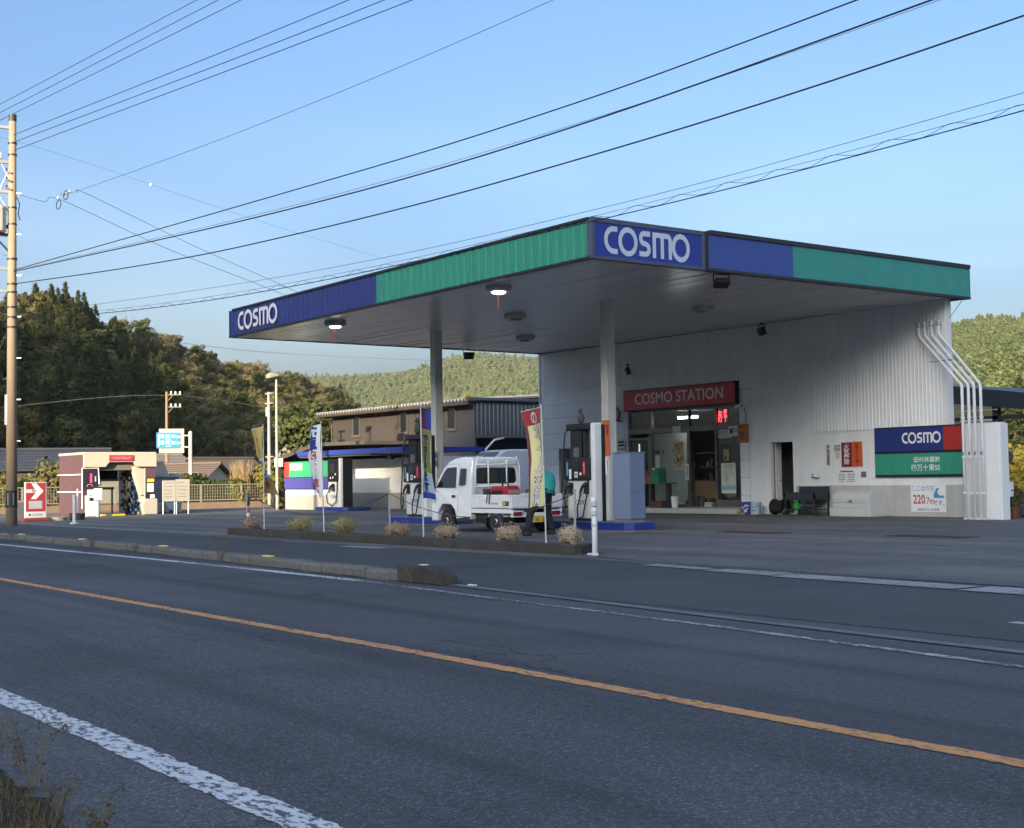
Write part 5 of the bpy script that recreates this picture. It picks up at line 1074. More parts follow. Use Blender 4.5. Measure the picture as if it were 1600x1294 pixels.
for X,Y in ((.57,W_-.10),(2.47,W_-.10)): wheel(tk,TW(X,Y,.262),.262,.15,1)
m=MB()
for (xc,) in ((.57,),):
    pts=[(xc+.31*math.cos(R(a)),.26+.31*math.sin(R(a))) for a in range(20,161,14)]
    for a,b in zip(pts[:-1],pts[1:]): m.add([TW(a[0],.02,a[1]),TW(b[0],.02,b[1]),TW(b[0],.22,b[1]),TW(a[0],.22,a[1])],[(0,1,2,3)])
m.build('mud_guard',tw,tk); MB().box(*TW(.18,.06,.14),*TW(.20,.24,.36)).build('mud_flap',rubber,tk)
# guard frame behind the cab
m=MB(); zt=1.62
m.tube([TW(1.42,.10,.84),TW(1.42,.10,1.45),TW(1.42,.16,zt),TW(1.42,W_-.16,zt),TW(1.42,W_-.10,1.45),TW(1.42,W_-.10,.84)],.022,8); m.tube([TW(1.42,.13,1.50),TW(1.42,W_-.13,1.50)],.018,8); m.tube([TW(1.42,.10,1.02),TW(1.42,W_-.10,1.02)],.018,8)
for yy_ in (.45,.95): m.tube([TW(1.42,yy_,.84),TW(1.42,yy_,zt)],.016,8)
for yy_ in (.18,W_-.18): m.tube([TW(1.42,yy_,zt),TW(1.42,yy_,zt+.06)],.018,8)
m.build('guard_frame',white_clean,tk,smooth=True)
# generator on the bed
ge=thing('generator','red portable generator standing on the truck bed','generator',TW(.62,.3,.57)); rd=pm('gen_red',(.42,.015,.03),.35,coat=.3)
g=MB().prism([(RX-.95,.58),(RX-.35,.58),(RX-.33,.95),(RX-.40,1.02),(RX-.90,1.02),(RX-.96,.95)],'y',RY+.16,RY+.52).build('case',rd,ge,bev=.03); MB().box(RX-.88,RY+.148,.83,RX-.50,RY+.162,.93).build('vent',black,g)
MB().box(RX-.88,RY+.152,.70,RX-.50,RY+.16,.80).build('side_panel',pm('gen_pink',(.45,.12,.12),.4),g); MB().box(RX-.345,RY+.2,.62,RX-.322,RY+.48,.80).build('control_panel',dark,g); MB().box(RX-.342,RY+.2,.86,RX-.324,RY+.48,.94).build('control_panel',pm('gen_label',(.3,.25,.2),.5),g); MB().tube([(RX-.75,RY+.34,1.02),(RX-.72,RY+.34,1.09),(RX-.55,RY+.34,1.09),(RX-.52,RY+.34,1.02)],.02,6).build('carry_handle',black,g)
t=thing('strap','black rubber strap hooked over the truck side gate','strap',TW(.8,0,.7)); m=MB(); m.tube([TW(.78,.2,.86),TW(.80,-.02,.88),TW(.84,-.03,.66)],.012,5); m.tube([TW(.70,.2,.86),TW(.72,-.02,.88),TW(.74,-.03,.64)],.012,5); m.build('band',rubber,t)
t=thing('cargo_crate','dark crate behind the cab on the truck bed','crate',TW(1.2,.4,.57)); m=MB(); m.box(*TW(1.0,.25,.575),*TW(1.36,.85,.60)); 
for a in ((1.0,.25,1.36,.27),(1.0,.83,1.36,.85),(1.0,.27,1.02,.83),(1.34,.27,1.36,.83)): m.box(*TW(a[0],a[1],.60),*TW(a[2],a[3],.96))
m.build('crate_body',pm('crate_dark',(.035,.04,.035),.6),t)

# ================================================================== person bending over the tailgate
def skin_mesh(name, verts, edges, radii, mat, parent, sub=2):
    me=bpy.data.meshes.new(name); o0=off(parent); me.from_pydata([tuple(Vector(v)-o0) for v in verts],edges,[]); ob=bpy.data.objects.new(name,me); COL.objects.link(ob)
    sk=ob.modifiers.new('skin','SKIN'); sk.use_smooth_shade=True
    for i,rd_ in enumerate(radii): me.skin_vertices[0].data[i].radius=rd_ if isinstance(rd_,tuple) else (rd_,rd_)
    me.skin_vertices[0].data[0].use_root=True
    sb_=ob.modifiers.new('sub','SUBSURF'); sb_.levels=sub; sb_.render_levels=sub
    dg=bpy.context.evaluated_depsgraph_get(); m2=bpy.data.meshes.new_from_object(ob.evaluated_get(dg)); m2.name=name; bpy.data.objects.remove(ob); m2.materials.clear(); m2.materials.append(mat)
    m2.polygons.foreach_set('use_smooth',[True]*len(m2.polygons)); o=bpy.data.objects.new(name,m2); COL.objects.link(o); o.parent=parent; return o
pe=thing('person','person in a teal top and black trousers bending behind the truck','person',(-21.95,16.85,0))
skin=pm('skin',(.42,.26,.18),.55,var=.06); teal=pm('teal_cloth',(.02,.28,.24),.8,var=.15,scale=8); trou=pm('trouser_black',(.012,.013,.017),.85,var=.3,scale=8); hairm=pm('hair_black',(.012,.010,.009),.6,var=.2)
hip=(-21.80,16.92,.84); J=dict(hip=hip, wa=(-21.83,16.96,.98), ch=(-21.98,17.02,1.19), nk=(-22.09,17.04,1.32), hd=(-22.17,17.03,1.42), ht=(-22.20,17.03,1.50),
 ls=(-22.03,16.86,1.22), le=(-22.16,16.86,1.00), lh=(-22.40,16.92,.95), rs=(-21.97,17.19,1.22), re=(-22.06,17.30,.99), rh=(-22.30,17.24,.95),
 lp=(-21.87,16.76,.80), lk=(-21.98,16.62,.46), la=(-21.93,16.52,.09), rp=(-21.87,16.96,.80), rk=(-22.0,17.10,.46), ra=(-21.95,17.18,.09))
names=list(J); ix={k:i for i,k in enumerate(names)}; V=[J[k] for k in names]
E_=[(ix[a],ix[b]) for a,b in [('hip','wa'),('wa','ch'),('ch','nk'),('nk','hd'),('hd','ht'),('ch','ls'),('ls','le'),('le','lh'),('ch','rs'),('rs','re'),('re','rh'),('hip','lp'),('lp','lk'),('lk','la'),('hip','rp'),('rp','rk'),('rk','ra')]]
rad=dict(hip=.10,wa=.085,ch=.08,nk=.05,hd=.085,ht=.07,ls=.045,le=.036,lh=.03,rs=.045,re=.036,rh=.03,lp=.085,lk=.058,la=.042,rp=.085,rk=.058,ra=.042)
body=skin_mesh('body',V,E_,[rad[k] for k in names],skin,pe)
def sub(keys,edges,rads,name,mat): return skin_mesh(name,[J[k] for k in keys],edges,rads,mat,pe)
J['jw']=tuple(Vector(J['hip']).lerp(Vector(J['wa']),.35)); J['lf']=tuple(Vector(J['le']).lerp(Vector(J['lh']),.6)); J['rf']=tuple(Vector(J['re']).lerp(Vector(J['rh']),.6))
sub(['wa','jw','ch','nk','ls','le','lf','rs','re','rf'],[(0,1),(0,2),(2,3),(2,4),(4,5),(5,6),(2,7),(7,8),(8,9)],[(.150,.12),(.165,.135),(.155,.12),.07,.078,.058,.046,.078,.058,.046],'jacket',teal)
sub(['hip','wa','lp','lk','la','rp','rk','ra'],[(0,1),(0,2),(2,3),(3,4),(0,5),(5,6),(6,7)],[.165,.150,.115,.085,.068,.115,.085,.068],'trousers',trou)
for s,k in ((-1,'la'),(1,'ra')):
    a=J[k]; m=MB(); m.prism([(a[0]+.08,.012),(a[0]-.18,.012),(a[0]-.19,.045),(a[0]-.06,.10),(a[0]+.07,.11)],'y',a[1]-.048,a[1]+.048); o=m.build('shoe',rubber,pe,bev=.02)
for k in ('lh','rh'):
    a=Vector(J[k]); el=Vector(J['le' if k=='lh' else 're']); d=(a-el).normalized(); sd_=d.cross(Vector((0,0,1))).normalized(); vv=[a,a+d*.06]; ee=[(0,1)]; rr_=[(.034,.02),(.036,.018)]
    for j in range(4):
        b=a+d*.07+sd_*(-.03+.02*j); ln=[.06,.075,.07,.05][j]; i0=len(vv); vv+=[b,b+d*ln*.6+Vector((0,0,-.012)),b+d*ln*.8+Vector((0,0,-.045))]; ee+=[(1,i0),(i0,i0+1),(i0+1,i0+2)]; rr_+=[.0095,.009,.008]
    tside=-1 if k=='lh' else 1; i0=len(vv); b=a+d*.02-sd_*.035*tside*-1; vv+=[b,b+d*.045+sd_*.02*tside]; ee+=[(0,i0),(i0,i0+1)]; rr_+=[.011,.009]
    skin_mesh('hand',vv,ee,rr_,skin,body,1)
hd_=Vector(J['hd'])+Vector((-.03,0,.04)); fd=Vector((-.75,0,-.45)).normalized()
MB().ball(hd_+Vector((.015,0,.025)),(.105,.092,.105),14,10).build('hair',hairm,pe,smooth=True)
m=MB(); 
for s in (-1,1): m.ball(hd_+fd*.10+Vector((.01,s*.032,.012)),.012,8,6)
m.build('eye',ink,body); m=MB(); m.ball(hd_+fd*.115+Vector((0,0,-.015)),(.02,.014,.02),8,6); m.ball(hd_+fd*.095+Vector((.02,0,-.06)),(.008,.024,.006),8,6)
for s in (-1,1): m.ball(hd_+Vector((.0,s*.092,-.005)),(.02,.012,.03),8,6)
m.build('face_features',skin,body,smooth=True)

# ================================================================== flags
def flag(name,base,H,w,hc,dirs,label,bands,texts,belly=.10,lean=(0,0)):
    """dirs: list of (t, angle in degrees) of the cloth's horizontal direction, t 0 top - 1 bottom; bands: (t0,t1,mat)"""
    t=thing(name,label,'flag',base,'banner flags along the planter'); b=Vector(base); topv=b+Vector((lean[0],lean[1],H))
    MB().tube([b,topv],[.014,.010],8).build('pole',pm('pole_white',(.62,.63,.62),.4),t)
    def S(s,tt):
        a=R(float(np.interp(tt,[d[0] for d in dirs],[d[1] for d in dirs]))); ww=w*(1-.12*math.sin(math.pi*tt))
        p=topv.lerp(b,(.03*H+tt*hc)/H); d=Vector((math.cos(a),math.sin(a),0)); nr=Vector((-d.y,d.x,0))
        return p+d*(s*ww+.012)+nr*(belly*math.sin(math.pi*s)*math.sin(2.4*tt+.6)+.025*math.sin(7*tt+4*s))+Vector((0,0,-.05*s+.03*math.sin(3*s)*tt))
    a0=R(dirs[0][1]); MB().tube([topv+Vector((0,0,-.03*H+.01)),S(1,0)+Vector((0,0,.012))],.008,6).build('crossbar',pm('pole_white',(.62,.63,.62),.4),t)
    cl=None
    for (t0,t1,s0,s1,mat_) in bands:
        mb=MB(); nx,ny=8,max(3,int(28*(t1-t0))); vs=[S(s0+(s1-s0)*i/nx,t0+(t1-t0)*j/ny) for j in range(ny+1) for i in range(nx+1)]
        mb.add(vs,[(j*(nx+1)+i,(j+1)*(nx+1)+i,(j+1)*(nx+1)+i+1,j*(nx+1)+i+1) for j in range(ny) for i in range(nx)]); o=mb.build('cloth',mat_,t,smooth=True); cl=cl or o
    for (ch,size,sc_,tc,m_,bold,offk) in texts:
        cu=bpy.data.curves.new('t','FONT'); cu.body='\n'.join(ch); cu.size=size; cu.align_x='CENTER'; cu.align_y='CENTER'; cu.offset=bold*size; cu.space_line=.92; cu.resolution_u=2
        to=bpy.data.objects.new('t',cu); COL.objects.link(to); dg=bpy.context.evaluated_depsgraph_get(); me=bpy.data.meshes.new_from_object(to.evaluated_get(dg)); bpy.data.objects.remove(to)
        bm=bmesh.new(); bm.from_mesh(me); bmesh.ops.triangulate(bm,faces=bm.faces); bmesh.ops.subdivide_edges(bm,edges=[e for e in bm.edges if e.calc_length()>size*.3],cuts=1); bm.to_mesh(me); bm.free()
        camd=Vector((0,0,EYE)); 
        flip=-1 if (S(.9,.5)-S(.1,.5)).dot(rt)<0 else 1
        co=[]
        for v in me.vertices:
            s=min(.98,max(.02,sc_+flip*v.co.x/w)); tt=min(.99,max(.01,tc-v.co.y/hc)); p=S(s,tt); e=.004
            du=S(min(1,s+.02),tt)-S(max(0,s-.02),tt); dv=S(s,min(1,tt+.02))-S(s,max(0,tt-.02)); nn=du.cross(dv).normalized()
            if nn.dot(camd-p)<0: nn=-nn
            co.append(p+nn*(.005+.003*offk)-b)
        for v,c_ in zip(me.vertices,co): v.co=c_
        me.materials.clear(); me.materials.append(m_); me.name='lettering'; o=bpy.data.objects.new('lettering',me); COL.objects.link(o); o.parent=t
    return t
yel=pm('cloth_yellow',(.74,.69,.36),.85,var=.08); crm=pm('cloth_red',(.40,.05,.06),.85); brn=pm('cloth_brown',(.16,.055,.05),.85); clw=pm('cloth_white',(.72,.74,.74),.85,var=.05); clb=pm('cloth_blue',(.05,.10,.45),.85); gold=pm('cloth_gold',(.52,.41,.12),.85); clg=pm('cloth_lime',(.45,.45,.06),.85); prp=pm('cloth_purple',(.18,.05,.20),.85); navy=pm('cloth_navy',(.02,.05,.22),.85)
flag('banner_flag',(-17.40,13.48,.09),2.32,.60,1.62,[(0,178),(.5,166),(1,172)],'yellow banner flag with large white characters right of the truck',[(0,.15,0,1,crm),(.15,1,0,.90,yel),(.15,1,.90,1,brn)],[('の',.26,.45,.09,clw,.02,1),('オイル交換',.30,.47,.58,brn,.038,1),('オイル交換',.30,.47,.58,clw,.012,2)],belly=-.08,lean=(-.08,0))
flag('banner_flag',(-21.02,13.42,.09),2.52,.46,1.70,[(0,126),(1,118)],'narrow blue and yellow banner flag in front of the left pump',[(0,.22,0,1,clb),(.22,.40,0,1,gold),(.40,.70,0,1,clg),(.70,.93,0,1,clw),(.93,1,0,1,clb)],[('洗車',.20,.5,.12,crm,.03,1),('できる',.24,.5,.48,navy,.03,1),('ます',.22,.5,.82,navy,.04,1)],belly=.05,lean=(-.05,0))
flag('banner_flag',(-24.96,13.48,.09),2.36,.50,1.55,[(0,180),(.4,190),(.8,170),(1,160)],'white banner flag with blue characters before the blue and green block',[(0,1,0,1,clw)],[('洗車',.34,.5,.17,navy,.05,1),('■',.22,.42,.42,crm,.02,1),('C',.16,.42,.42,clw,.04,2),('コーティング',.10,.35,.58,navy,.0,1),('店',.2,.4,.80,crm,.03,1),('P',.16,.4,.93,navy,.02,1)],belly=.10,lean=(-.10,0))
flag('banner_flag',(-27.90,13.54,.09),2.42,.52,1.52,[(0,187),(.38,172),(.55,154),(.75,130),(1,118)],'faded gold banner flag twisted on its pole at the left',[(0,.46,0,1,gold),(.46,.74,0,1,clw),(.74,1,0,1,pm('cloth_orange',(.50,.30,.10),.85))],[('タイヤ',.15,.5,.28,brn,.02,1),('交換',.18,.5,.60,prp,.05,1),('今',.2,.5,.88,crm,.04,1)],belly=.04,lean=(-.02,0))

# ================================================================== dried flower bushes in the planter
def dry_mat(name,a,b,c): return leaf_mat(name,a,b,c,.15)
dry=[dry_mat('dry_brown',(.34,.25,.18),(.52,.40,.29),(.40,.28,.21)),dry_mat('dry_green',(.28,.27,.11),(.50,.45,.23),(.38,.30,.15)),dry_mat('dry_tan',(.46,.37,.25),(.66,.54,.40),(.42,.32,.20)),dry_mat('dry_pink',(.40,.25,.20),(.52,.38,.26),(.34,.29,.15))]
def dry_bush(loc,w,h,mat,seed,label):
    t=thing('dried_bush',label,'bush',loc,'dried flower bushes in the planter'); r=np.random.default_rng(seed)
    n=2200; d=r.normal(size=(n,3)); d/=np.linalg.norm(d,axis=1)[:,None]; k=r.uniform(.45,1.04,(n,1)); lump=1+.13*np.sin(d[:,:1]*6+seed)+.10*np.sin(d[:,1:2]*7+d[:,2:3]*5)
    C=d*k*lump*np.array([w/2,w/2,h*.5])+np.array([0,0,h*.52]); o=bpy.data.objects.new('flower_heads',quads_mesh('flower_heads',leaf_verts(C,d,.013,r),mat)); COL.objects.link(o); o.parent=t
    m=MB()
    for _ in range(70):
        q=r.normal(size=3); q[2]=abs(q[2])*.9+.15; q/=np.linalg.norm(q); e=q*np.array([w*.42,w*.42,h*1.02])*r.uniform(.8,1.08); m.tube([(0,0,-.02),tuple(e*.5+np.array([0,0,.04])),tuple(e)],[.005,.003,.0015],3)
    m.build('stems',pm('dry_stem',(.16,.12,.07),.9),t,shift=False); return t
ordw=['first','second','third','fourth','fifth','sixth','seventh']
for k,(bx_,w,h,mi) in enumerate([(-28.15,.52,.36,0),(-25.75,.64,.42,1),(-23.85,.58,.38,1),(-21.75,.56,.38,3),(-20.15,.52,.38,2),(-18.35,.50,.40,2),(-16.75,.42,.40,2)]):
    dry_bush((bx_+random.uniform(-.08,.08),13.36+random.uniform(-.06,.06),.09),w*random.uniform(.8,1.0),h*random.uniform(.78,1.0),dry[mi],500+k,ordw[k]+' dried flower bush from the left in the planter')
# posts, rope, delineator
post_m=pm('post_metal',(.42,.42,.40),.5,.3)
PT=[(-28.70,13.5),(-22.45,13.56),(-16.62,13.46)]
for k,(a,b) in enumerate(PT):
    t=thing('rope_post',['left','middle','right-hand'][k]+' slim metal rope post standing in the planter','post',(a,b,.08),'rope posts'); MB().cyl((a,b,.08),(a,b,.98),.02,n=8).build('post',post_m,t); MB().ball((a,b,.98),.028,8,6).build('cap',post_m,t); MB().tube([(a+.03*math.cos(R(q)),b+.0,.93+.03*math.sin(R(q))) for q in range(0,361,40)],.006,4).build('ring',steel,t)
def sagline(p,q,s,n=16): p=Vector(p);q=Vector(q); return [p.lerp(q,i/n)-Vector((0,0,4*s*(i/n)*(1-i/n))) for i in range(n+1)]
rope=pm('rope_dark',(.06,.06,.055),.9)
tag(MB().tube(sagline((-22.45,13.56,.93),(-16.62,13.46,.93),.42),.008,5).build('barrier_rope',rope),'dark rope sagging between the middle and right posts','rope','barrier ropes'); tag(MB().tube(sagline((-28.7,13.5,.93),(-22.45,13.56,.93),.45),.008,5).build('barrier_rope',rope),'dark rope sagging between the left and middle posts','rope','barrier ropes')
t=thing('striped_pole','short red and white striped pole beside the left bush','pole',(-28.5,13.5,.08)); 
for k in range(6): MB().cyl((-28.52,13.45,.08+.08*k),(-28.52,13.45,.16+.08*k),.035,n=10).build('stripe',[white,pm('stripe_red2',(.40,.05,.04),.5)][k%2],t)
MB().obox((-28.50,13.45,.75),(.10,.02,.22),0,0,.3).build('flower_ornament',dark,t)
t=thing('delineator_post','leaning white plastic delineator post at the planter end','post',(-15.72,13.1,0)); MB().tube([(-15.74,13.13,.008),(-15.78,13.16,.45),(-15.82,13.18,.88)],[.045,.042,.040],12).build('tube',pm('delin_white',(.72,.74,.74),.5,var=.06),t,smooth=True)
for z in (.42,.60,.74): MB().cyl((-15.775-.0002,13.157,z),(-15.79,13.165,z+.07),.0455,n=12).build('band',pm('band_grey',(.45,.48,.5),.4),t)
MB().prism([(-15.83,13.05),(-15.60,12.98),(-15.58,13.06),(-15.80,13.20)],'z',.008,.035).build('base',white,t)
# ================================================================== kerosene corner
kw=thing('sign_wall','low block wall with red, green and blue sign panels','wall',(-49.8,26.5,0)); KY=26.3
MB().box(-52.1,KY,.0085,-47.3,KY+.2,2.0).build('block',white,kw); MB().box(-52.11,KY-.006,.0086,-47.29,KY,.62).build('base_band',pm('base_cream',(.42,.40,.35),.7,streak=.1),kw)
MB().box(-52.1,KY-.05,.85,-47.3,KY-.001,2.04).build('board',black,kw)
MB().box(-52.08,KY-.06,1.36,-51.65,KY-.05,2.01).build('red_panel',pm('panel_red',(.48,.05,.03),.5),kw); MB().box(-51.64,KY-.06,1.36,-47.12,KY-.05,2.01).build('green_panel',pm('panel_green',(.04,.34,.16),.5,var=.08),kw); MB().box(-52.08,KY-.06,.88,-47.12,KY-.05,1.33).build('blue_panel',pm('panel_blue',(.06,.06,.28),.5,var=.1,dirt=.08),kw)
MB().box(-51.5,KY-.065,1.66,-50.45,KY-.06,1.94).build('logo_plate',pm('plate_pale',(.66,.68,.6),.5),kw); logo(.20,pm('logo_grey',(.25,.26,.25),.5),kw,(-50.98,KY-.068,1.80),XR,ZU,width=.92)
ki=thing('pump_island','small blue pump island beside the low sign wall','island',(-47.2,26.6,0),'blue pump islands'); MB().prism([(-48.4,25.75),(-46.15,25.75),(-46.0,25.9),(-46.0,26.9),(-46.15,27.0),(-47.05,27.0),(-47.05,26.2),(-48.4,26.2)],'z',.0086,.15).build('kerb_body',isl_b,ki,bev=.012)
kp=thing('kerosene_pump','narrow kerosene pump with coiled hose beside the sign wall','fuel pump',(-46.9,26.1,.15))
MB().box(-47.5,25.86,.15,-46.62,26.28,1.15).build('cabinet',pw,kp,bev=.012); MB().box(-47.5,25.83,1.15,-46.66,26.28,2.05).build('display_head',black,kp,bev=.02); MB().box(-46.62,25.84,.15,-46.48,25.96,2.08).build('side_column',pm('pump_side',(.72,.73,.73)),kp,bev=.015); MB().box(-46.62,25.962,.15,-46.5,26.40,2.06).build('side_back',black,kp)
MB().box(-47.3,25.82,1.5,-46.95,25.831,1.85).build('screen',scr,kp); m=MB()
for a,b in ((-47.25,1.3),(-47.05,1.32),(-46.85,1.45)): m.cyl((a,25.815,b),(a,25.83,b),.04,n=8)
m.build('button',white_clean,kp); MB().prism([(-47.2,.78),(-46.95,.75),(-46.95,1.05),(-47.1,1.08)],'y',25.84,25.86).build('nozzle_boot',dark,kp); MB().tube([(-47.0,25.8,1.05),(-47.2,25.78,.95),(-47.3,25.78,.80)],[.04,.045,.03],7).build('nozzle',noz,kp)
MB().tube([(-47.3,25.80,.82),(-47.5,25.78,.65),(-47.45,25.78,.32),(-47.1,25.78,.20),(-46.75,25.78,.35),(-46.68,25.80,.8),(-46.7,25.82,1.2)],.022,7).build('hose',rubber,kp,smooth=True); logo(.12,ink,kp,(-47.05,25.855,.55),XR,ZU,width=.5,w=.15)
hut=thing('kerosene_shelter','white walled shelter with a flat blue-edged roof','shelter',(-49,29,0)); MB().box(-57,29,0,-44.2,29.15,2.1).build('back_wall',white,hut); MB().box(-57,28.99,.0,-44.19,29.0,.66).build('wall_band',pm('band_grey2',(.33,.34,.34),.7,var=.08),hut); MB().box(-44.2,29,0,-44.05,31.0,2.1).build('side_wall',white,hut)
MB().box(-52.6,27.2,2.28,-44.0,31,2.34).build('roof',galv,hut); m=MB(); m.box(-52.6,27.12,2.26,-44.0,27.2,2.46); m.box(-44.0,27.12,2.26,-43.92,31,2.46); m.build('fascia',pm('fascia_blue',(.03,.05,.30),.45),hut); MB().box(-52.6,27.22,2.20,-46.5,27.9,2.26).build('awning_stripe',pm('awning_green',(.10,.16,.06),.7),hut)
MB().tube([(-46.5,27.6,1.7),(-45.4,27.7,1.7),(-45.3,28.2,2.2)],.02,6).build('pipe',galv,hut)
fl_=thing('shelter_lamp','small dark floodlight under the shelter roof','floodlight',(-45.5,27.6,2.1)); MB().box(-45.75,27.5,2.0,-45.4,27.7,2.18).build('head',black,fl_,bev=.02); MB().cyl((-45.55,27.6,2.18),(-45.55,27.6,2.27),.03,n=8).build('mount',dark,fl_)
shed=thing('lean_to_shed','dark lean-to shed roof behind the low sign wall','shed',(-56,30,0)); MB().prism([(-62,1.9),(-55,2.95),(-50.5,2.9),(-50.5,2.75),(-55,2.78),(-62,1.7)],'y',29.3,33).build('roof',pm('shed_roof',(.07,.06,.05),.7,var=.3),shed); MB().box(-61,29.4,0,-55,29.5,2.0).build('wall',dark,shed); MB().box(-58.4,28.9,1.9,-58.1,29.2,2.3).build('meter',white,shed)
tyre=thing('tyre_stack','worn dark tyre leaning at the left end of the sign wall','tyre',(-52.5,26.2,0))
m=MB(); m.tube([(-52.5+.0*k,26.25+.34*math.cos(R(a)),.36+.34*math.sin(R(a))) for k,a in enumerate(range(0,361,20))],.10,8); m.build('tyre',rubber,tyre,smooth=True)
# ================================================================== brown workshop
ws=thing('workshop','long brown boarded workshop with corrugated roof behind the pumps','building',(-54,34,0)); WB=33.0
brw=pm('board_brown',(.052,.045,.042),.75,var=.22,scale=4,streak=.25); gry=pm('sheet_charcoal',(.045,.048,.055),.6,var=.15,streak=.15); nvy=pm('sheet_navy',(.030,.042,.062),.5,var=.12,streak=.15)
bd=None; x=-60.0
while x<-50.05:
    if bd is None: bd=MB().box(x+.014,WB-.045,0,x+.142,WB,4.45).build('board',brw,ws)
    else: c=bd.copy(); COL.objects.link(c); c.parent=ws; c.location.x=bd.location.x+(x+60.0); c.location.y=bd.location.y+random.uniform(-.006,.006)
    x+=.16
MB().box(-60,WB,0,-50,WB+.1,4.45).build('backing_wall',dark,ws); MB().box(-50.0,WB-.02,0,-47.5,WB+.08,4.45).build('side_sheet_shaded',gry,ws)  # grey-blue wall end, its shade put into the sheet's dark colour
ribbed_x('ribbed_end_wall',WB+.05,46,3.1,4.55,-47.5,nvy,ws,.22,.02); MB().box(-47.62,WB+.05,2.95,-47.44,46,3.1).build('door_lintel',gry,ws)
MB().box(-59.9,WB+12,0,-47.5,WB+12.1,4.4).build('back_wall',dark,ws); MB().box(-60.0,WB+.1,0,-59.9,WB+12,4.4).build('end_wall',brw,ws); MB().box(-59.9,WB+.2,-.02,-47.6,WB+12,.006).build('workshop_floor',concrete,ws)
MB().box(-50.5,WB+.2,0,-50.4,WB+6,4.2).build('inner_wall',nvy,ws)
for wx in (-57.6,-53.2,-49.2):
    f=MB(); f.box(wx-.36,WB-.09,3.35,wx-.30,WB-.02,4.3); f.box(wx+.30,WB-.09,3.35,wx+.36,WB-.02,4.3); f.box(wx-.30,WB-.09,3.35,wx+.30,WB-.02,3.42); f.box(wx-.40,WB-.11,3.30,wx+.40,WB-.03,3.35); w=f.build('window_frame',pm('frame_tan',(.085,.075,.068),.6),ws); MB().box(wx-.30,WB-.05,3.42,wx+.30,WB-.035,4.3).build('pane',dark_glass,w)
# corrugated roof: wavy sheet ends seen along the eave
rf=MB(); n=50; vs=[]
for i in range(n*4+1):
    xx=-60.9+13.6*i/(n*4); zz_=.075*math.sin(2*math.pi*i/4); vs.append((xx,WB-.55,4.58+zz_)); vs.append((xx,WB+6,5.0+zz_))
rf.add(vs,[(2*i,2*i+2,2*i+3,2*i+1) for i in range(n*4)]); rf.build('corrugated_roof',pm('roof_grey',(.40,.40,.38),.5,.1,var=.2,dirt=.2),ws); MB().box(-60.85,WB-.50,4.36,-47.3,WB-.42,4.50).build('eave_board',dark,ws); MB().box(-60.8,WB-.42,4.38,-47.45,WB,4.42).build('eave_soffit',dark,ws)
MB().tube([(-60.4,WB-.6,4.44),(-47.2,WB-.6,4.40)],.06,8).build('gutter',pm('gutter_brown',(.06,.045,.035),.5),ws); MB().tube([(-60.1,WB-.55,4.4),(-60.05,WB-.08,4.1),(-60.05,WB-.08,.1)],.045,8).build('downpipe',pm('gutter_brown',(.06,.045,.035),.5),ws); MB().box(-47.6,WB-.5,4.56,-47.2,46,4.68).build('barge_board',pm('navy_edge',(.03,.045,.07),.5),ws)
# vehicles / things in the workshop mouth
va=thing('parked_van','white van with a sloping grey front screen parked at the workshop','van',(-44.6,33,0)); vw=pm('van_white',(.72,.74,.76),.3,var=.04)
vp=[(30.0,.35),(30.0,1.05),(30.35,1.25),(31.1,1.75),(31.9,2.28),(32.4,2.36),(36.4,2.36),(36.6,2.2),(36.6,.35)]
MB().prism(vp,'x',-45.6,-43.9).build('body',vw,va,bev=.06,seg=3); MB().poly([(-43.95,30.42,1.33),(-45.55,30.42,1.33),(-45.45,31.82,2.27),(-44.05,31.82,2.27)]).build('windscreen',pm('screen_bluegrey',(.16,.20,.24),.15),va)
MB().box(-43.9,31.75,1.25,-43.89,32.5,1.95).build('side_window',pm('screen_bluegrey',(.16,.20,.24),.15),va); MB().box(-43.9,32.7,.5,-43.893,36.3,2.1).build('side_panel',vw,va)
for yy_ in (31.0,35.4):
    m=MB(); m.cyl((-43.95,yy_,.33),(-43.80,yy_,.33),.32,n=20); o=m.build('wheel',rubber,va); MB().cyl((-43.80,yy_,.33),(-43.79,yy_,.33),.2,n=16).build('rim',steel,o)
MB().box(-45.5,29.93,.35,-44.0,30.02,.6).build('bumper',grey,va)
t=thing('canvas_awning','long white canvas strip stretched beside the left canopy column','awning',(-47,31.8,1.8)); MB().prism([(31.0,2.02),(34.4,2.32),(34.4,2.06),(31.0,1.75)],'x',-46.9,-46.82).build('canvas',vw,t); 
for yy_ in (31.1,34.2): MB().cyl((-46.95,yy_,0),(-46.95,yy_,1.9),.03,n=8).build('post',grey,t)
t=thing('exhaust_hose','curved pale pipe in the workshop doorway','pipe',(-47.2,33.5,2)); MB().tube([(-47.3,33.1,2.0),(-47.3,33.5,2.5),(-47.3,33.9,2.85),(-47.3,34.4,2.94)],.05,8).build('pipe',pm('pipe_pale',(.5,.48,.42),.5),t,smooth=True)
t=thing('oil_tank','brown-grey metal tank behind the truck cab','tank',(-35.5,27,0)); MB().box(-38.4,25.6,.0086,-37.3,26.6,1.5).build('body',pm('tank_brown',(.13,.115,.10),.5,streak=.3),t,bev=.03); MB().box(-38.45,25.55,1.5,-37.25,26.65,1.55).build('lid',pm('tank_brown',(.13,.115,.10),.5),t)

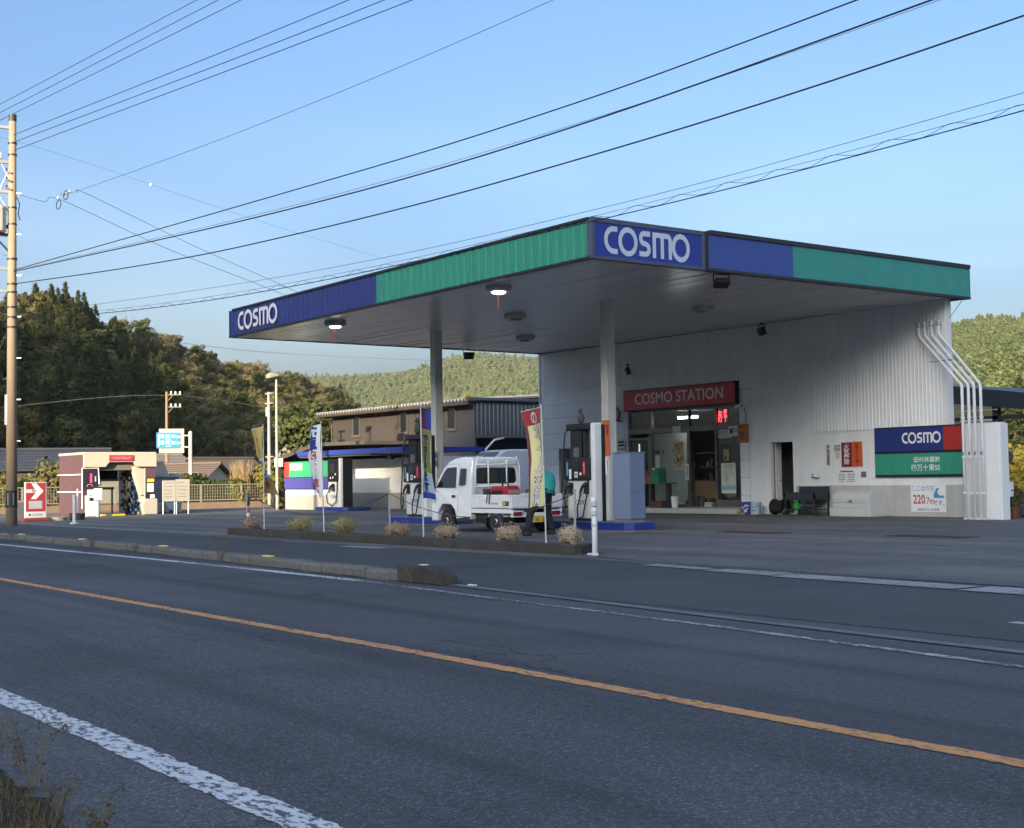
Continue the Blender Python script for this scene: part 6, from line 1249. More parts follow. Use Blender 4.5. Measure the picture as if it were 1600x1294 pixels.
# ================================================================== car wash
cw=thing('car_wash','purple and white drive-through car wash gate machine','car wash',(-51,18.1,0)); pur=pm('cw_purple',(.105,.058,.07),.5,var=.12); cww=pm('cw_white',(.46,.44,.37),.5,var=.06); cx0,cx1=-52.4,-49.6
MB().box(cx0,16.75,.0087,cx1,17.15,2.30).build('left_tower',pur,cw,bev=.02); MB().box(cx0,19.10,.0087,cx1,19.52,2.30).build('right_tower',cww,cw,bev=.02)
MB().box(cx0,16.72,2.30,cx1+.05,19.55,2.40).build('roof_cap',cww,cw,bev=.02)
m=MB(); m.prism([(16.74,2.30),(16.74,1.84),(17.55,1.84),(17.70,2.02),(18.62,2.02),(18.75,1.84),(19.53,1.84),(19.53,2.30)],'x',cx1-.02,cx1+.12); m.build('front_hood',cww,cw,bev=.01)
MB().box(cx1+.12,17.68,2.06,cx1+.15,18.62,2.28).build('name_strip',pm('cw_red',(.35,.03,.06),.5),cw); txt('COSMO BEAUTY',.13,pm('cw_letter',(.75,.25,.3),.5),cw,(cx1+.153,18.15,2.17),YR,ZU,bold=.02,xs=.8)
MB().box(cx0+.3,17.16,1.72,cx1-.1,19.09,2.02).build('top_brush',pm('brush_grey',(.16,.15,.13),.9,var=.3),cw); MB().box(cx0,17.2,1.4,cx0+.06,19.05,1.75).build('rear_beam',dark,cw)
def brush(y,mat,nm):
    m=MB(); r_=random.Random(int(y*7))
    for k in range(60):
        a=r_.uniform(0,6.28); z=r_.uniform(.1,1.6); L=r_.uniform(.16,.26); m.obox((cx1-.7+math.cos(a)*L*.5,y+math.sin(a)*L*.5,z),(L,.03,.10),a)
    m.cyl((cx1-.7,y,.05),(cx1-.7,y,1.8),.06,n=8); m.build(nm,mat,cw)
brush(18.92,pm('brush_blue',(.03,.08,.22),.9),'side_brush'); brush(18.66,pm('brush_black',(.02,.02,.02),.9),'side_brush')
MB().prism([(18.62,1.84),(19.10,1.90),(19.10,.75),(18.95,.75)],'x',cx1-.3,cx1-.02).build('nozzle_guard',cww,cw,bev=.02)
# left tower front: terminal
MB().box(cx1,16.78,.85,cx1+.05,17.28,1.75).build('terminal_face',pm('terminal_dark',(.03,.022,.04),.3),cw); MB().prism([(16.80,.0088),(17.28,.0088),(17.30,.55),(17.22,.78),(16.80,.78)],'x',cx1,cx1+.22).build('terminal_base',white,cw,bev=.03); MB().box(cx1+.05,16.98,1.25,cx1+.062,17.06,1.60).build('sticker',pm('st_pink',(.6,.1,.3),.5),cw); MB().box(cx1+.05,17.16,1.30,cx1+.062,17.21,1.5).build('sticker',pm('st_grn',(.3,.5,.35),.5),cw); MB().box(cx1+.05,16.88,.80,cx1+.23,17.22,1.0).build('keypad',white_clean,cw); MB().box(cx1+.22,16.9,.58,cx1+.228,17.22,.70).build('slot',black,cw)
m=MB(); m.tube([(cx1+.06,16.97+.10*math.cos(R(a)),1.12+.08*math.sin(R(a))) for a in range(0,181,20)],.012,5); m.build('arc_print',pm('st_gold',(.5,.3,.2),.5),cw)
# right tower front
MB().box(cx1,19.12,1.42,cx1+.04,19.52,1.80).build('front_panel',pur,cw); MB().box(cx1,19.12,.62,cx1+.035,19.52,1.41).build('front_panel',pm('terminal_dark',(.03,.022,.04),.3),cw); MB().box(cx1+.035,19.18,1.25,cx1+.045,19.46,1.38).build('sticker',pm('st_yel',(.65,.5,.05),.5),cw); MB().box(cx1+.035,19.18,.88,cx1+.045,19.44,1.2).build('sticker',paper,cw); MB().box(cx1+.035,19.3,.64,cx1+.045,19.48,.78).build('sticker',paper,cw)
MB().prism([(18.98,.02),(19.52,.02),(19.52,.62),(19.05,.62),(18.9,.4)],'x',cx1,cx1+.25).build('skirt',cww,cw,bev=.03)
m=MB(); 
for z in (1.55,.90): m.box(cx0-.1,16.70,z,cx1+.02,16.745,z+.035)
m.build('side_rail',white_clean,cw); m=MB(); m.tube([(cx1+.02,16.70,.3),(cx1+.02,16.70,1.8),(cx1+.05,17.3,1.8),(cx1+.05,17.33,1.2)],.025,6); m.build('guard_tube',white_clean,cw)
t=thing('barrier_bar','yellow height bar across the car wash opening','barrier',(-52.5,18.1,1)); MB().box(-52.7,17.55,.98,-52.6,19.0,1.08).build('bar',pm('bar_yellow',(.62,.47,.06),.5),t); MB().box(-52.7,17.6,.01,-52.62,17.66,.98).build('leg',steel,t); MB().box(-52.7,18.9,.01,-52.62,18.96,.98).build('leg',steel,t)
t=thing('yellow_stop','yellow wheel stop on the ground below the car wash','wheel stop',(-49.2,17.7,0)); MB().box(-49.4,17.3,.0087,-49.2,18.2,.08).build('block',pm('bar_yellow',(.62,.47,.06),.5),t,bev=.015)
t=thing('white_post','white bollard post on a base plate before the car wash','post',(-40.8,13.5,0)); MB().cyl((-40.8,13.5,.02),(-40.8,13.5,.90),.05,n=12).build('post',pm('delin_white',(.72,.74,.74)),t); MB().lathe([(.13,.0087),(.13,.03),(.06,.06)],(-40.8,13.5,0),14).build('base',white,t)
t=thing('ticket_box','pale control box on a slim post before the car wash','control box',(-48.9,17.0,0)); MB().cyl((-48.9,17.05,.0087),(-48.9,17.05,.62),.06,n=10).build('post',pm('post_blue',(.35,.42,.55),.5),t); MB().box(-49.0,16.92,.60,-48.8,17.2,1.05).build('case',white,t,bev=.03)
t=thing('white_pole','thin white pole beside the purple tower','pole',(-46,15.6,0)); MB().cyl((-46.2,15.4,.0087),(-46.2,15.4,1.05),.028,n=8).build('pole',white,t); MB().box(-46.35,15.25,.0088,-46.05,15.55,.06).build('base',pm('base_wood',(.3,.22,.14),.8),t)
t=thing('planter_tub','dark planter tub before the purple tower','planter',(-45,14.9,0)); MB().lathe([(.22,0),(.27,.22),(.28,.22),(.25,.2)],(-45.3,15.1,.0087),14).build('tub',dark,t)
t=thing('dish','shallow white dish on the ground right of the red sign','dish',(-46,14.6,0)); MB().lathe([(.2,0),(.26,.12),(.27,.13),(.22,.05)],(-45.2,14.45,.0087),16).build('bowl',cww,t)
# IN sign board
ins=thing('in_sign','red and white entrance sign board with a white arrow','sign',(-45.1,13.65,0)); a=R(16); 
def IN(s,z,d=0): return (-45.1+math.sin(a)*-s*1.0*-1*0+d*math.cos(a)*1.0, 13.65+s, z) if False else (-45.1+d, 13.65+s, z)
MB().box(-45.2,13.30,.12,-45.1,14.0,1.30).build('frame',white,ins,bev=.01); MB().box(-45.1,13.33,.33,-45.094,13.97,1.28).build('face',pm('in_red',(.45,.045,.06),.5),ins); 
m=MB(); m.poly([(-45.09,y_,z_) for y_,z_ in [(13.34,1.06),(13.62,1.06),(13.50,1.26),(13.66,1.26),(13.90,1.00),(13.66,.74),(13.48,.74),(13.64,.95),(13.34,.95)]]); m.build('arrow',lettering,ins); txt('IN',.12,ink,ins,(-45.087,13.58,1.005),YR,ZU,bold=.02)
MB().box(-45.094,13.42,.42,-45.088,13.86,.68).build('photo_panel',pm('photo_pale',(.5,.55,.6),.5,var=.3,scale=9),ins); MB().box(-45.094,13.34,.14,-45.09,13.96,.31).build('logo_band',white_clean,ins); logo(.07,pm('logo_navy',(.03,.06,.12),.5),ins,(-45.087,13.70,.225),YR,ZU,width=.34,w=.16); MB().box(-45.088,13.42,.195,-45.0865,13.49,.255).build('logo_mark',pm('logo_navy',(.03,.06,.12),.5),ins)
MB().box(-45.35,13.2,.0087,-44.9,14.05,.12).build('base',pm('base_red',(.25,.06,.05),.6),ins,bev=.03)
t=thing('grey_bin','grey box standing between the pole and the red sign','box',(-46.2,13.4,0)); MB().box(-46.6,13.25,.0087,-46.2,13.75,.62).build('body',grey,t,bev=.02); MB().box(-46.62,13.23,.62,-46.18,13.77,.68).build('lid',pm('lid_pink',(.4,.25,.25),.6),t)
# notice boards
nbm=pm('board_cream',(.44,.43,.38),.6)
for k,(ya,yb) in enumerate([(19.72,20.24),(20.26,20.80)]):
    t=thing('notice_board',['left','right'][k]+' panel of the white notice boards beside the car wash','notice board',(-49.3,(ya+yb)/2,0),'notice boards'); MB().box(-49.4,ya,.50,-49.35,yb,1.30+.04*k).build('panel',nbm,t); m=MB(); r_=random.Random(k)
    for z in (1.2,1.06,.92,.78,.66):
        m.box(-49.348,ya+.05,z,-49.344,ya+.05+r_.uniform(.25,.42),z+.03)
    m.build('print',pm('print_grey',(.25,.25,.24),.7),t)
    for yy_ in (ya+.03,yb-.03): MB().cyl((-49.4,yy_,.0087),(-49.4,yy_,.5),.022,n=8).build('leg',white,t)
t=thing('vacuum_cabinet','grey-blue machine cabinet behind the notice boards','cabinet',(-53.5,21.2,0)); MB().box(-54.2,20.6,.0087,-53.0,21.9,1.45).build('body',pm('cab_bluegrey',(.20,.23,.27),.5),t,bev=.03); MB().box(-54.3,20.5,1.45,-52.9,22.0,1.55).build('roof',pm('cab_roof',(.25,.28,.36),.5),t); MB().box(-53.0,21.2,.1,-52.96,21.6,.4).build('hatch',white,t)
t=thing('white_cylinder','white cylinder standing under the notice board','cylinder',(-52.4,21.6,0)); MB().lathe([(.12,0),(.12,.42),(.09,.46),(.05,.47)],(-52.5,21.65,.0087),14).build('body',cww,t)
t=thing('vacuum_unit','pale vacuum unit under the left notice board','vacuum',(-52.4,20.95,0)); MB().prism([(20.7,.0087),(21.2,.0087),(21.2,.2),(21.05,.4),(20.8,.4),(20.7,.25)],'x',-52.7,-52.4).build('body',cww,t,bev=.03)
# ================================================================== fence, hedge, shrubs
fm=pm('fence_cream',(.25,.23,.185),.6); fe=thing('mesh_fence','cream mesh fence on a low wall behind the car wash','fence',(-58,20,0)); FX=-58
MB().box(FX-.08,9,-.02,FX+.08,29,.30).build('base_wall',pm('base_wall_tan',(.20,.15,.10),.85,var=.3,dirt=.2),fe)
for k in range(11): MB().box(FX-.03,9+2*k-.03,.30,FX+.03,9+2*k+.03,1.12).build('post',fm,fe)
for z in (.38,1.08): MB().box(FX-.02,9,z,FX+.02,29,z+.04).build('rail',fm,fe)
m=MB(); 
for k in range(160): m.box(FX-.006,9.06+k*.125,.42,FX+.006,9.075+k*.125,1.08)
for z in (.55,.68,.81,.94): m.box(FX-.005,9,z,FX+.005,29,z+.012)
stuff(m.build('mesh_wires',fm,fe))
hedge_l=leaf_mat('leaf_hedge',(.035,.055,.014),(.06,.085,.02),(.05,.06,.018))
for k,(x_,y_,w,h,mt_,lab) in enumerate([(-61.5,17.3,1.9,1.6,leaf_yel,'sunlit yellow-green shrub just right of the utility pole'),(-61.0,19.3,2.0,2.1,leaf_brd,'rounded green shrub left of the purple tower'),(-62,18.5,1.6,1.5,leaf_yel,'low shrub between the pole and the rounded green shrub'),(-60.5,16.7,1.6,1.3,leaf_yel,'bright shrub at the left edge behind the fence'),(-62.5,25.8,2.2,1.5,leaf_brd,'leafy shrub above the hedge right of the notice boards'),(-64,27.2,2.4,1.4,hedge_l,'dark hedge shrub below the small house'),(-62.5,24.2,2.0,1.5,leaf_brd,'leafy shrub behind the notice boards'),(-59.2,28.9,1.5,1.9,leaf_yel,'yellow shrub left of the lamp posts'),(-58.6,27.2,1.2,1.2,leaf_yel,'small yellow shrub at the foot of the lamp posts'),(-57.3,28.3,1.3,1.5,leaf_yel,'yellow shrub behind the lamp posts')]):
    shrub('garden_shrub',(x_,y_,0),w,h,mt_,600+k,lab,group='shrubs along the fence',leaf=.09,n=26,per=60)
hg=thing('hedge','clipped dark green hedge right of the notice boards','hedge',(-60.5,26,0)); r_=np.random.default_rng(9); nH=5200; C=np.stack([r_.uniform(-61.0,-60.0,nH),r_.uniform(22.3,29.2,nH),r_.uniform(.1,1.32,nH)],1)-np.array([-60.5,26,0]); o=bpy.data.objects.new('foliage',quads_mesh('foliage',leaf_verts(C,r_.normal(size=(nH,3))+np.array([1,-.3,.6]),.055,r_),hedge_l)); COL.objects.link(o); o.parent=hg; MB().box(-60.9,22.4,-.02,-60.1,29.1,1.15).build('core',pm('hedge_core',(.012,.016,.007),.9),hg)
t=thing('dry_reeds','tall tan dried reeds left of the lamp posts','reeds',(-60.2,28.0,0)); m=MB(); r_=random.Random(650)
for _ in range(260):
    a_=r_.uniform(0,6.28); q_=r_.random()*.35; h_=r_.uniform(1.0,2.3); x0_,y0_=-60.2+math.cos(a_)*q_,28+math.sin(a_)*q_; m.tube([(x0_,y0_,0),(x0_+math.cos(a_)*.12,y0_+math.sin(a_)*.12,h_*.6),(x0_+math.cos(a_)*.4*r_.random(),y0_+math.sin(a_)*.4*r_.random(),h_)],[.014,.011,.006],3)
m.build('stalks',pm('reed_tan',(.30,.22,.11),.9,var=.3,scale=9),t)
t=shrub('street_tree',(-66,34.5,0),3.6,5.2,leaf_brd,651,'mid-green tree behind the twin lamp posts','tree',leaf=.13,n=34,per=80)
# ================================================================== houses
def house(name,label,c,rz,w,d,hw,hr,wm,rm,hip=False):
    t=thing(name,label,'house',c); 
    def P(x,y,z): q=Matrix.Rotation(rz,3,'Z')@Vector((x,y,z)); return (c[0]+q.x,c[1]+q.y,c[2]+q.z)
    m=MB(); b=[(-w/2,-d/2),(w/2,-d/2),(w/2,d/2),(-w/2,d/2)]; vs=[P(x,y,-.3) for x,y in b]+[P(x,y,hw) for x,y in b]+[P(-w/2,0,hw+hr*.9),P(w/2,0,hw+hr*.9)]
    m.add(vs,[(0,1,5,4),(1,2,6,9,5),(2,3,7,6),(3,0,4,8,7)]); m.build('wall',wm,t)
    e=.45; m=MB(); k=.9 if hip else 0
    for s in (-1,1):
        nrow=7
        for i in range(nrow):      # tile courses, each a slightly proud strip
            f0,f1=i/nrow,(i+1)/nrow; y0=s*(d/2+e)*(1-f0); y1=s*(d/2+e)*(1-f1); z0=hw-.12+(hr+.12)*f0; z1=hw-.12+(hr+.12)*f1
            xa0=w/2+e-k*f0*w*.3; xa1=w/2+e-k*f1*w*.3
            m.add([P(-xa0,y0,z0+.06),P(xa0,y0,z0+.06),P(xa1,y1,z1+.02),P(-xa1,y1,z1+.02),P(-xa0,y0,z0-.04),P(xa0,y0,z0-.04)],[(0,1,2,3) if s<0 else (3,2,1,0),(4,5,1,0) if s<0 else (0,1,5,4)])
    if hip:
        for s in (-1,1): m.add([P(s*(w/2+e),-(d/2+e),hw-.08),P(s*(w/2+e),d/2+e,hw-.08),P(s*(w/2+e-k*w*.3),0,hw+hr)],[(0,1,2) if s>0 else (2,1,0)])
    rf_=m.build('roof',rm,t); q=w/2+e-k*w*.3; m=MB(); m.tube([P(-q,0,hw+hr+.06),P(q,0,hw+hr+.06)],.13,7); m.build('ridge',rm,rf_)
    for s,x in ((-1,-w*.25),(-1,w*.22)):
        f=MB(); 
        for a0,a1,z0,z1 in ((x-.7,x+.7,.85,.93),(x-.7,x+.7,1.95,2.03),(x-.7,x-.62,.93,1.95),(x+.62,x+.7,.93,1.95),(x-.03,x+.03,.93,1.95)): f.add([P(a0,-d/2-.05,z0),P(a1,-d/2-.05,z0),P(a1,-d/2-.05,z1),P(a0,-d/2-.05,z1)],[(0,1,2,3)])
        wn_=f.build('window',alu,t); MB().quad(P(x-.62,-d/2-.03,.93),P(x+.62,-d/2-.03,.93),P(x+.62,-d/2-.03,1.95),P(x-.62,-d/2-.03,1.95)).build('pane',dark_glass,wn_)
    return t
tile=pm('roof_tile',(.035,.042,.055),.5,var=.25,scale=8); tile_b=pm('roof_tile_brown',(.11,.085,.07),.7,var=.25,scale=8); plw=pm('plaster_cream',(.55,.50,.40),.8,var=.1); dkw=pm('wall_dark',(.05,.05,.055),.7)
house('house','house with a dark blue tiled roof behind the utility pole',pol(16.6,108),R(75),11,7,2.4,1.45,dkw,tile)
house('house','small cream house with a brown tiled roof right of the road sign',pol(24.15,112),R(100),5.4,4.2,1.9,1.2,plw,tile_b)
house('house','cream gabled house partly behind the road sign post',pol(23.0,108),R(35),4.2,3.5,1.6,1.05,plw,tile_b)
house('house','house with a grey hipped roof behind the car wash',pol(21.6,120),R(70),7,6,2.0,1.6,dkw,pm('roof_tile_grey',(.13,.125,.12),.6,var=.2,scale=8),True)
house('house','dark low house with a tiled roof seen through the car wash',pol(19.7,92),R(75),6,5,1.7,.8,pm('wall_grey',(.16,.17,.17),.7),tile)
house('house','far grey-roofed house between the white flag and the workshop',pol(28.6,120),R(100),8,6,3.0,2.2,pm('wall_dim',(.18,.17,.16),.7),tile)
# ================================================================== poles and signs in the distance
dsg=thing('direction_sign','blue direction sign with white lettering on a side post','road sign',pol(22.9,100)); c=Vector(pol(22.25,100)); ux=Vector((math.sin(R(22.9)),math.cos(R(22.9)),0)); nx_=Vector((math.cos(R(22.9)),-math.sin(R(22.9)),0))
def DS(s,z,d): q=Vector(pol(22.9,100))+ux*s+nx_*d; return (q.x,q.y,z)
def dsbox(s0,s1,z0,z1,d0,d1,name,mat,par):
    m=MB(); m.add([DS(s0,z0,d0),DS(s1,z0,d0),DS(s1,z1,d0),DS(s0,z1,d0),DS(s0,z0,d1),DS(s1,z0,d1),DS(s1,z1,d1),DS(s0,z1,d1)],[(0,3,2,1),(4,5,6,7),(0,1,5,4),(1,2,6,5),(2,3,7,6),(3,0,4,7)]); return m.build(name,mat,par)
crm_b=pm('sign_back_cream',(.48,.45,.35),.6); dsbox(-2.2,-.45,3.38,5.12,-.02,.06,'back_board',crm_b,dsg)
m=MB(); m.cyl(DS(0,-.2,0),DS(0,4.82,0),.13,n=12); m.ball(DS(0,4.82,0),.14); m.build('post',pm('post_pale',(.55,.53,.48),.5),dsg); dsbox(-.5,0,4.58,4.68,-.05,.05,'arm',galv,dsg); dsbox(-.5,0,3.75,3.85,-.05,.05,'arm',galv,dsg)
bp=dsbox(-2.38,-.75,3.72,4.86,.10,.14,'blue_panel',pm('road_blue',(.03,.25,.55),.4),dsg)
rxv=tuple(ux); 
txt('高 知 58km',.30,lettering,dsg,DS(-1.42,4.55,.145),rxv,ZU,bold=.015); txt('Kochi',.14,lettering,dsg,DS(-1.55,4.33,.145),rxv,ZU); txt('須 崎 23km',.30,lettering,dsg,DS(-1.42,4.10,.145),rxv,ZU,bold=.015); txt('Susaki',.14,lettering,dsg,DS(-1.55,3.88,.145),rxv,ZU); m=MB(); m.tube([DS(-2.2,3.86,.15),DS(-2.2,4.7,.15)],.06,6); m.build('route_mark',lettering,dsg)
wp=thing('utility_pole','thin wooden utility pole with two short crossarms behind the road sign','pole',pol(21.95,112),'utility poles'); b=Vector(pol(21.95,112)); MB().tube([b+Vector((0,0,-.3)),b+Vector((0,0,8.6))],[.15,.10],9).build('pole',pm('pole_wood',(.28,.17,.10),.8,var=.25),wp)
for z in (8.35,7.35):
    m=MB(); s=ux; m.tube([b+Vector((0,0,z))-s*.1,b+Vector((0,0,z))+s*1.15],.05,6); m.tube([b+Vector((0,0,z-.6)),b+Vector((0,0,z))+s*.5],.03,5); m.build('crossarm',pm('arm_brown',(.25,.20,.16),.7),wp)
    for q in (.35,.7,1.05): MB().lathe([(.05,0),(.09,.05),(.06,.12),(.09,.17),(.04,.24)],tuple(b+s*q+Vector((0,0,z+.04))),8).build('insulator',white_clean,wp)
lp=thing('lamp_post','tall pale lamp post with an angled head left of the sign wall','lamp post',(-52.3,26.0,0)); MB().tube([(-52.3,26.0,0),(-52.3,26.0,5.75)],[.07,.05],10).build('post',pm('post_cream',(.32,.30,.25),.5,var=.08),lp); MB().prism([(25.62,5.62),(26.02,5.72),(26.02,5.80),(25.72,5.86),(25.58,5.74)],'x',-52.5,-52.1).build('lamp_head',pm('post_cream',(.60,.56,.46)),lp,bev=.02)
up2=thing('utility_pole','slim pale utility pole standing beside the tall lamp post','pole',(-56.0,27.4,0),'utility poles'); MB().tube([(-56.0,27.45,0),(-56.0,27.45,5.3)],[.085,.065],10).build('pole',pm('post_cream',(.60,.56,.46)),up2)
for z in (5.2,4.75,2.3): MB().box(-56.3,27.40,z,-55.6,27.50,z+.06).build('crossarm',pm('post_cream',(.60,.56,.46)),up2)
MB().tube([(-56.2,27.45,4.2),(-56.2,27.45,4.6)],.05,6).build('insulator',white_clean,up2); MB().box(-56.1,27.2,.9,-55.7,27.35,1.5).build('control_box',dark,up2)
sl_=thing('lamp_post','short lamp post with a small hooded head behind the shed','lamp post',(-66.5,34.6,0)); MB().cyl((-66.5,34.6,0),(-66.5,34.6,4.3),.07,.05,n=8).build('post',pm('post_cream',(.60,.56,.46)),sl_); MB().prism([(34.5,4.28),(35.15,4.30),(35.15,4.42),(34.75,4.46),(34.5,4.38)],'x',-66.6,-66.35).build('lamp_head',white_clean,sl_)
# ------------------------------------------------------------------ near utility pole
np_=thing('utility_pole','tall concrete utility pole with transformer at the left edge','pole',(-41,11.7,0),'utility poles'); pc=pm('pole_concrete',(.33,.25,.175),.85,var=.16,scale=3,streak=.25,bmp=.25); pb=Vector((-41.0,11.7,0))
MB().tube([pb,pb+Vector((0,0,6)),pb+Vector((.02,0,12.15))],[.165,.135,.105],16).build('pole',pc,np_,smooth=True); MB().cyl(pb+Vector((.02,0,12.15)),pb+Vector((.02,0,12.35)),.115,n=14).build('cap',dark,np_)
MB().cyl(pb+Vector((0,0,.55)),pb+Vector((0,0,1.05)),.175,n=16).build('sleeve',black,np_); m=MB()
for k in range(7): a=2*math.pi*k/7; m.obox(pb+Vector((.176*math.cos(a),.176*math.sin(a),.8)),(.01,.035,.36),a)
m.build('sleeve_slat',pm('slat_grey',(.25,.26,.24),.5),np_)
lv=Vector((-rt.x,-rt.y,0)); ld=Vector((-.15,-1,0)).normalized()   # crossarms reach towards the road
for z,L in ((11.95,.9),(10.9,1.2),(10.0,1.0),(7.68,.8),(7.0,.7)):
    p=pb+Vector((0,0,z)); MB().obox(p+ld*(L/2),(.09,L,.09),math.atan2(ld.y,ld.x)-math.pi/2).build('crossarm',galv,np_)
for z,o_,h in ((11.99,.85,.22),(11.99,.45,.22),(10.94,.75,.2),(10.94,1.1,.2),(10.94,.35,.2)):
    MB().lathe([(.04,0),(.075,.04),(.05,.09),(.075,.13),(.05,.17),(.03,h)],tuple(pb+ld*o_+Vector((0,0,z+.04))),10).build('insulator',white_clean,np_)
m=MB(); m.tube([pb+Vector((0,0,9.2)),pb+ld*.9+Vector((0,0,10.85))],.02,6); m.tube([pb+Vector((0,0,10.2)),pb+ld*.8+Vector((0,0,11.9))],.02,6); m.tube([pb+Vector((0,0,10.9)),pb+ld*.4+Vector((0,0,9.95))],.016,6); m.build('brace',galv,np_)
tf=MB(); tc=pb+ld*.42+Vector((.0,0,8.75)); tf.lathe([(.20,0),(.25,.04),(.25,.72),(.22,.80),(.10,.84)],tuple(tc),18); tr_=tf.build('transformer',pm('tf_cream',(.58,.56,.48),.5,streak=.15),np_,smooth=False); m=MB(); m.box(tc.x-.05,tc.y+.2,8.9,tc.x+.05,pb.y,9.0); m.box(tc.x-.05,tc.y-.2,8.66,tc.x+.05,pb.y,8.74); m.tube([pb+Vector((0,0,8.1)),tc+Vector((0,-.15,-.05))],.03,6); m.build('transformer_bracket',dark,tr_); MB().tube([tc+Vector((0,0,.85)),tc+Vector((0,-.15,1.2)),pb+ld*.5+Vector((.05,0,10.9))],.012,5).build('lead_wire',dark,tr_)
m=MB()
for z in (10.7,10.45,10.2): m.tube([pb+Vector((-.1,-.14,z)),pb+Vector((.05,-.17,z-.1)),pb+Vector((.14,-.05,z-.16))],.03,6)
m.build('switch_gear',dark,np_); m=MB()
for k in range(14):
    z=1.9+k*.62; s=1 if k%2 else -1; m.cyl(pb+Vector((rt.x*s*.12,rt.y*s*.12,z)),pb+Vector((rt.x*s*.27,rt.y*s*.27,z)),.012,n=5)
m.build('step_bolt',steel,np_); m=MB()
for z in (11.45,11.1,9.5,9.0,7.95,7.2,6.95,6.5,6.2,5.9): m.lathe([(.150 if z<8 else .132,0),(.150 if z<8 else .132,.05)],tuple(pb+Vector((.01,0,z))),14)
pass
for z in (11.45,11.1,9.5,9.0,7.95,7.2,6.95,6.5,6.2,5.9): MB().lathe([(.150 if z<8 else .132,0),(.150 if z<8 else .132,.05)],tuple(pb+Vector((.01,0,z))),14).build('band',dark,np_)
MB().box(pb.x-.02,pb.y-.2,3.0,pb.x+.04,pb.y-.14,3.9).build('number_tag',white_clean,np_)
# ================================================================== overhead wires
wire_m=pm('wire_black',(.010,.010,.012),.6); wire_g=pm('wire_grey',(.10,.10,.10),.6)
def wire(pts,r,label,mat=wire_m,n=40,name='overhead_wire'):
    """smooth curve through 3-D points (x order)"""
    P=[Vector(p) for p in pts]; out=[]
    for i in range(len(P)-1):
        k=max(3,n//(len(P)-1))
        for j in range(k):
            t=j/k; p0=P[i-1] if i>0 else P[0]*2-P[1]; p1=P[i]; p2=P[i+1]; p3=P[i+2] if i+2<len(P) else P[-1]*2-P[-2]
            out.append(.5*((2*p1)+(p2-p0)*t+(2*p0-5*p1+4*p2-p3)*t*t+(-p0+3*p1-3*p2+p3)*t**3))
    out.append(P[-1]); return tag(MB().tube(out,r,5).build(name,mat,smooth=True),label,'wire','overhead wires')
def WL(x,z,dy=0): return (x,11.7+.145*(x+41)+dy,z)
wire([WL(-41,11.72),WL(-24.7,11.46),WL(-10,11.6),WL(6,12.2)],.010,'uppermost of the three high wires leaving the pole top'); wire([WL(-41,11.5),WL(-23.56,11.14),WL(-10,11.3),WL(6,11.9)],.010,'middle of the three high wires leaving the pole top'); wire([WL(-41,11.25),WL(-22.65,10.9),WL(-10,11.0),WL(6,11.6)],.010,'lowest of the three high wires leaving the pole top')
wire([WL(-41,7.63),WL(-28.2,7.68),WL(-19.9,7.79),WL(-12.66,8.19),WL(6,9.6)],.013,'upper thick black wire above the canopy'); wire([WL(-41,7.59),WL(-28.2,7.30),WL(-19.9,7.37),WL(-11.5,7.87),WL(6,9.2)],.015,'second thick black wire above the canopy'); wire([WL(-41,7.62),WL(-28.2,7.36),WL(-19.9,7.42),WL(-11.5,7.83),WL(6,9.15)],.005,'thin wire running close along the second thick wire',wire_g); wire([WL(-41,7.22),WL(-34,6.86),WL(-28.2,6.70),WL(-19.9,6.77),WL(-10.2,7.30),WL(6,8.9)],.014,'lowest thick black wire above the canopy')
wire([WL(-41,6.25),WL(-27,5.80),WL(-18.2,5.86),WL(-10.2,6.26),WL(6,7.4)],.005,'thin straight wire just above the coiled cable',wire_g)
cab_pts=[WL(-41,6.19),WL(-34,5.72),WL(-26.8,5.54),WL(-17.9,5.67),WL(-10.2,6.02),WL(6,7.1)]
cbl=wire(cab_pts,.009,'communication cable with a spiral hanger in front of the canopy')
sp=[]; P=[Vector(p) for p in cab_pts]
def at_x(x): 
    zs_=np.interp(x,np.linspace(-41,6,200),[np.polyval(np.polyfit([p.x for p in P],[p.z for p in P],4),q) for q in np.linspace(-41,6,200)]); return Vector(WL(x,float(zs_)))
pf=np.polyfit([p.x for p in P],[p.z for p in P],4); x=-40.6; k=0; sp=[]
while x<1: 
    a=2*math.pi*(x+41)/.95; sp.append(Vector(WL(x,float(np.polyval(pf,x))+.045+.045*math.sin(a),.045*math.cos(a)))); x+=.08
MB().tube(sp,.0045,3,caps=False).build('spiral_hanger',wire_m,cbl); MB().tube([Vector(WL(x_,float(np.polyval(pf,x_))+.085)) for x_ in np.linspace(-40.8,1,60)],.004,4).build('messenger_strand',wire_m,cbl)
wire([WL(-37.9,9.50),WL(-36.9,9.36),WL(-28,9.45),WL(-18.8,9.85),WL(-4,10.9)],.006,'thin grey wire rising from the splice to the top edge',wire_g)
for k,(z,b) in enumerate([(12.86,13.1),(12.6,12.82),(12.36,12.54)]):
    wire([WL(-50,z-.1),WL(-41.86,z),WL(-30,b),WL(-10,b+.4)],.009,['upper','middle','lower'][k]+' of the three wires crossing the top left corner')
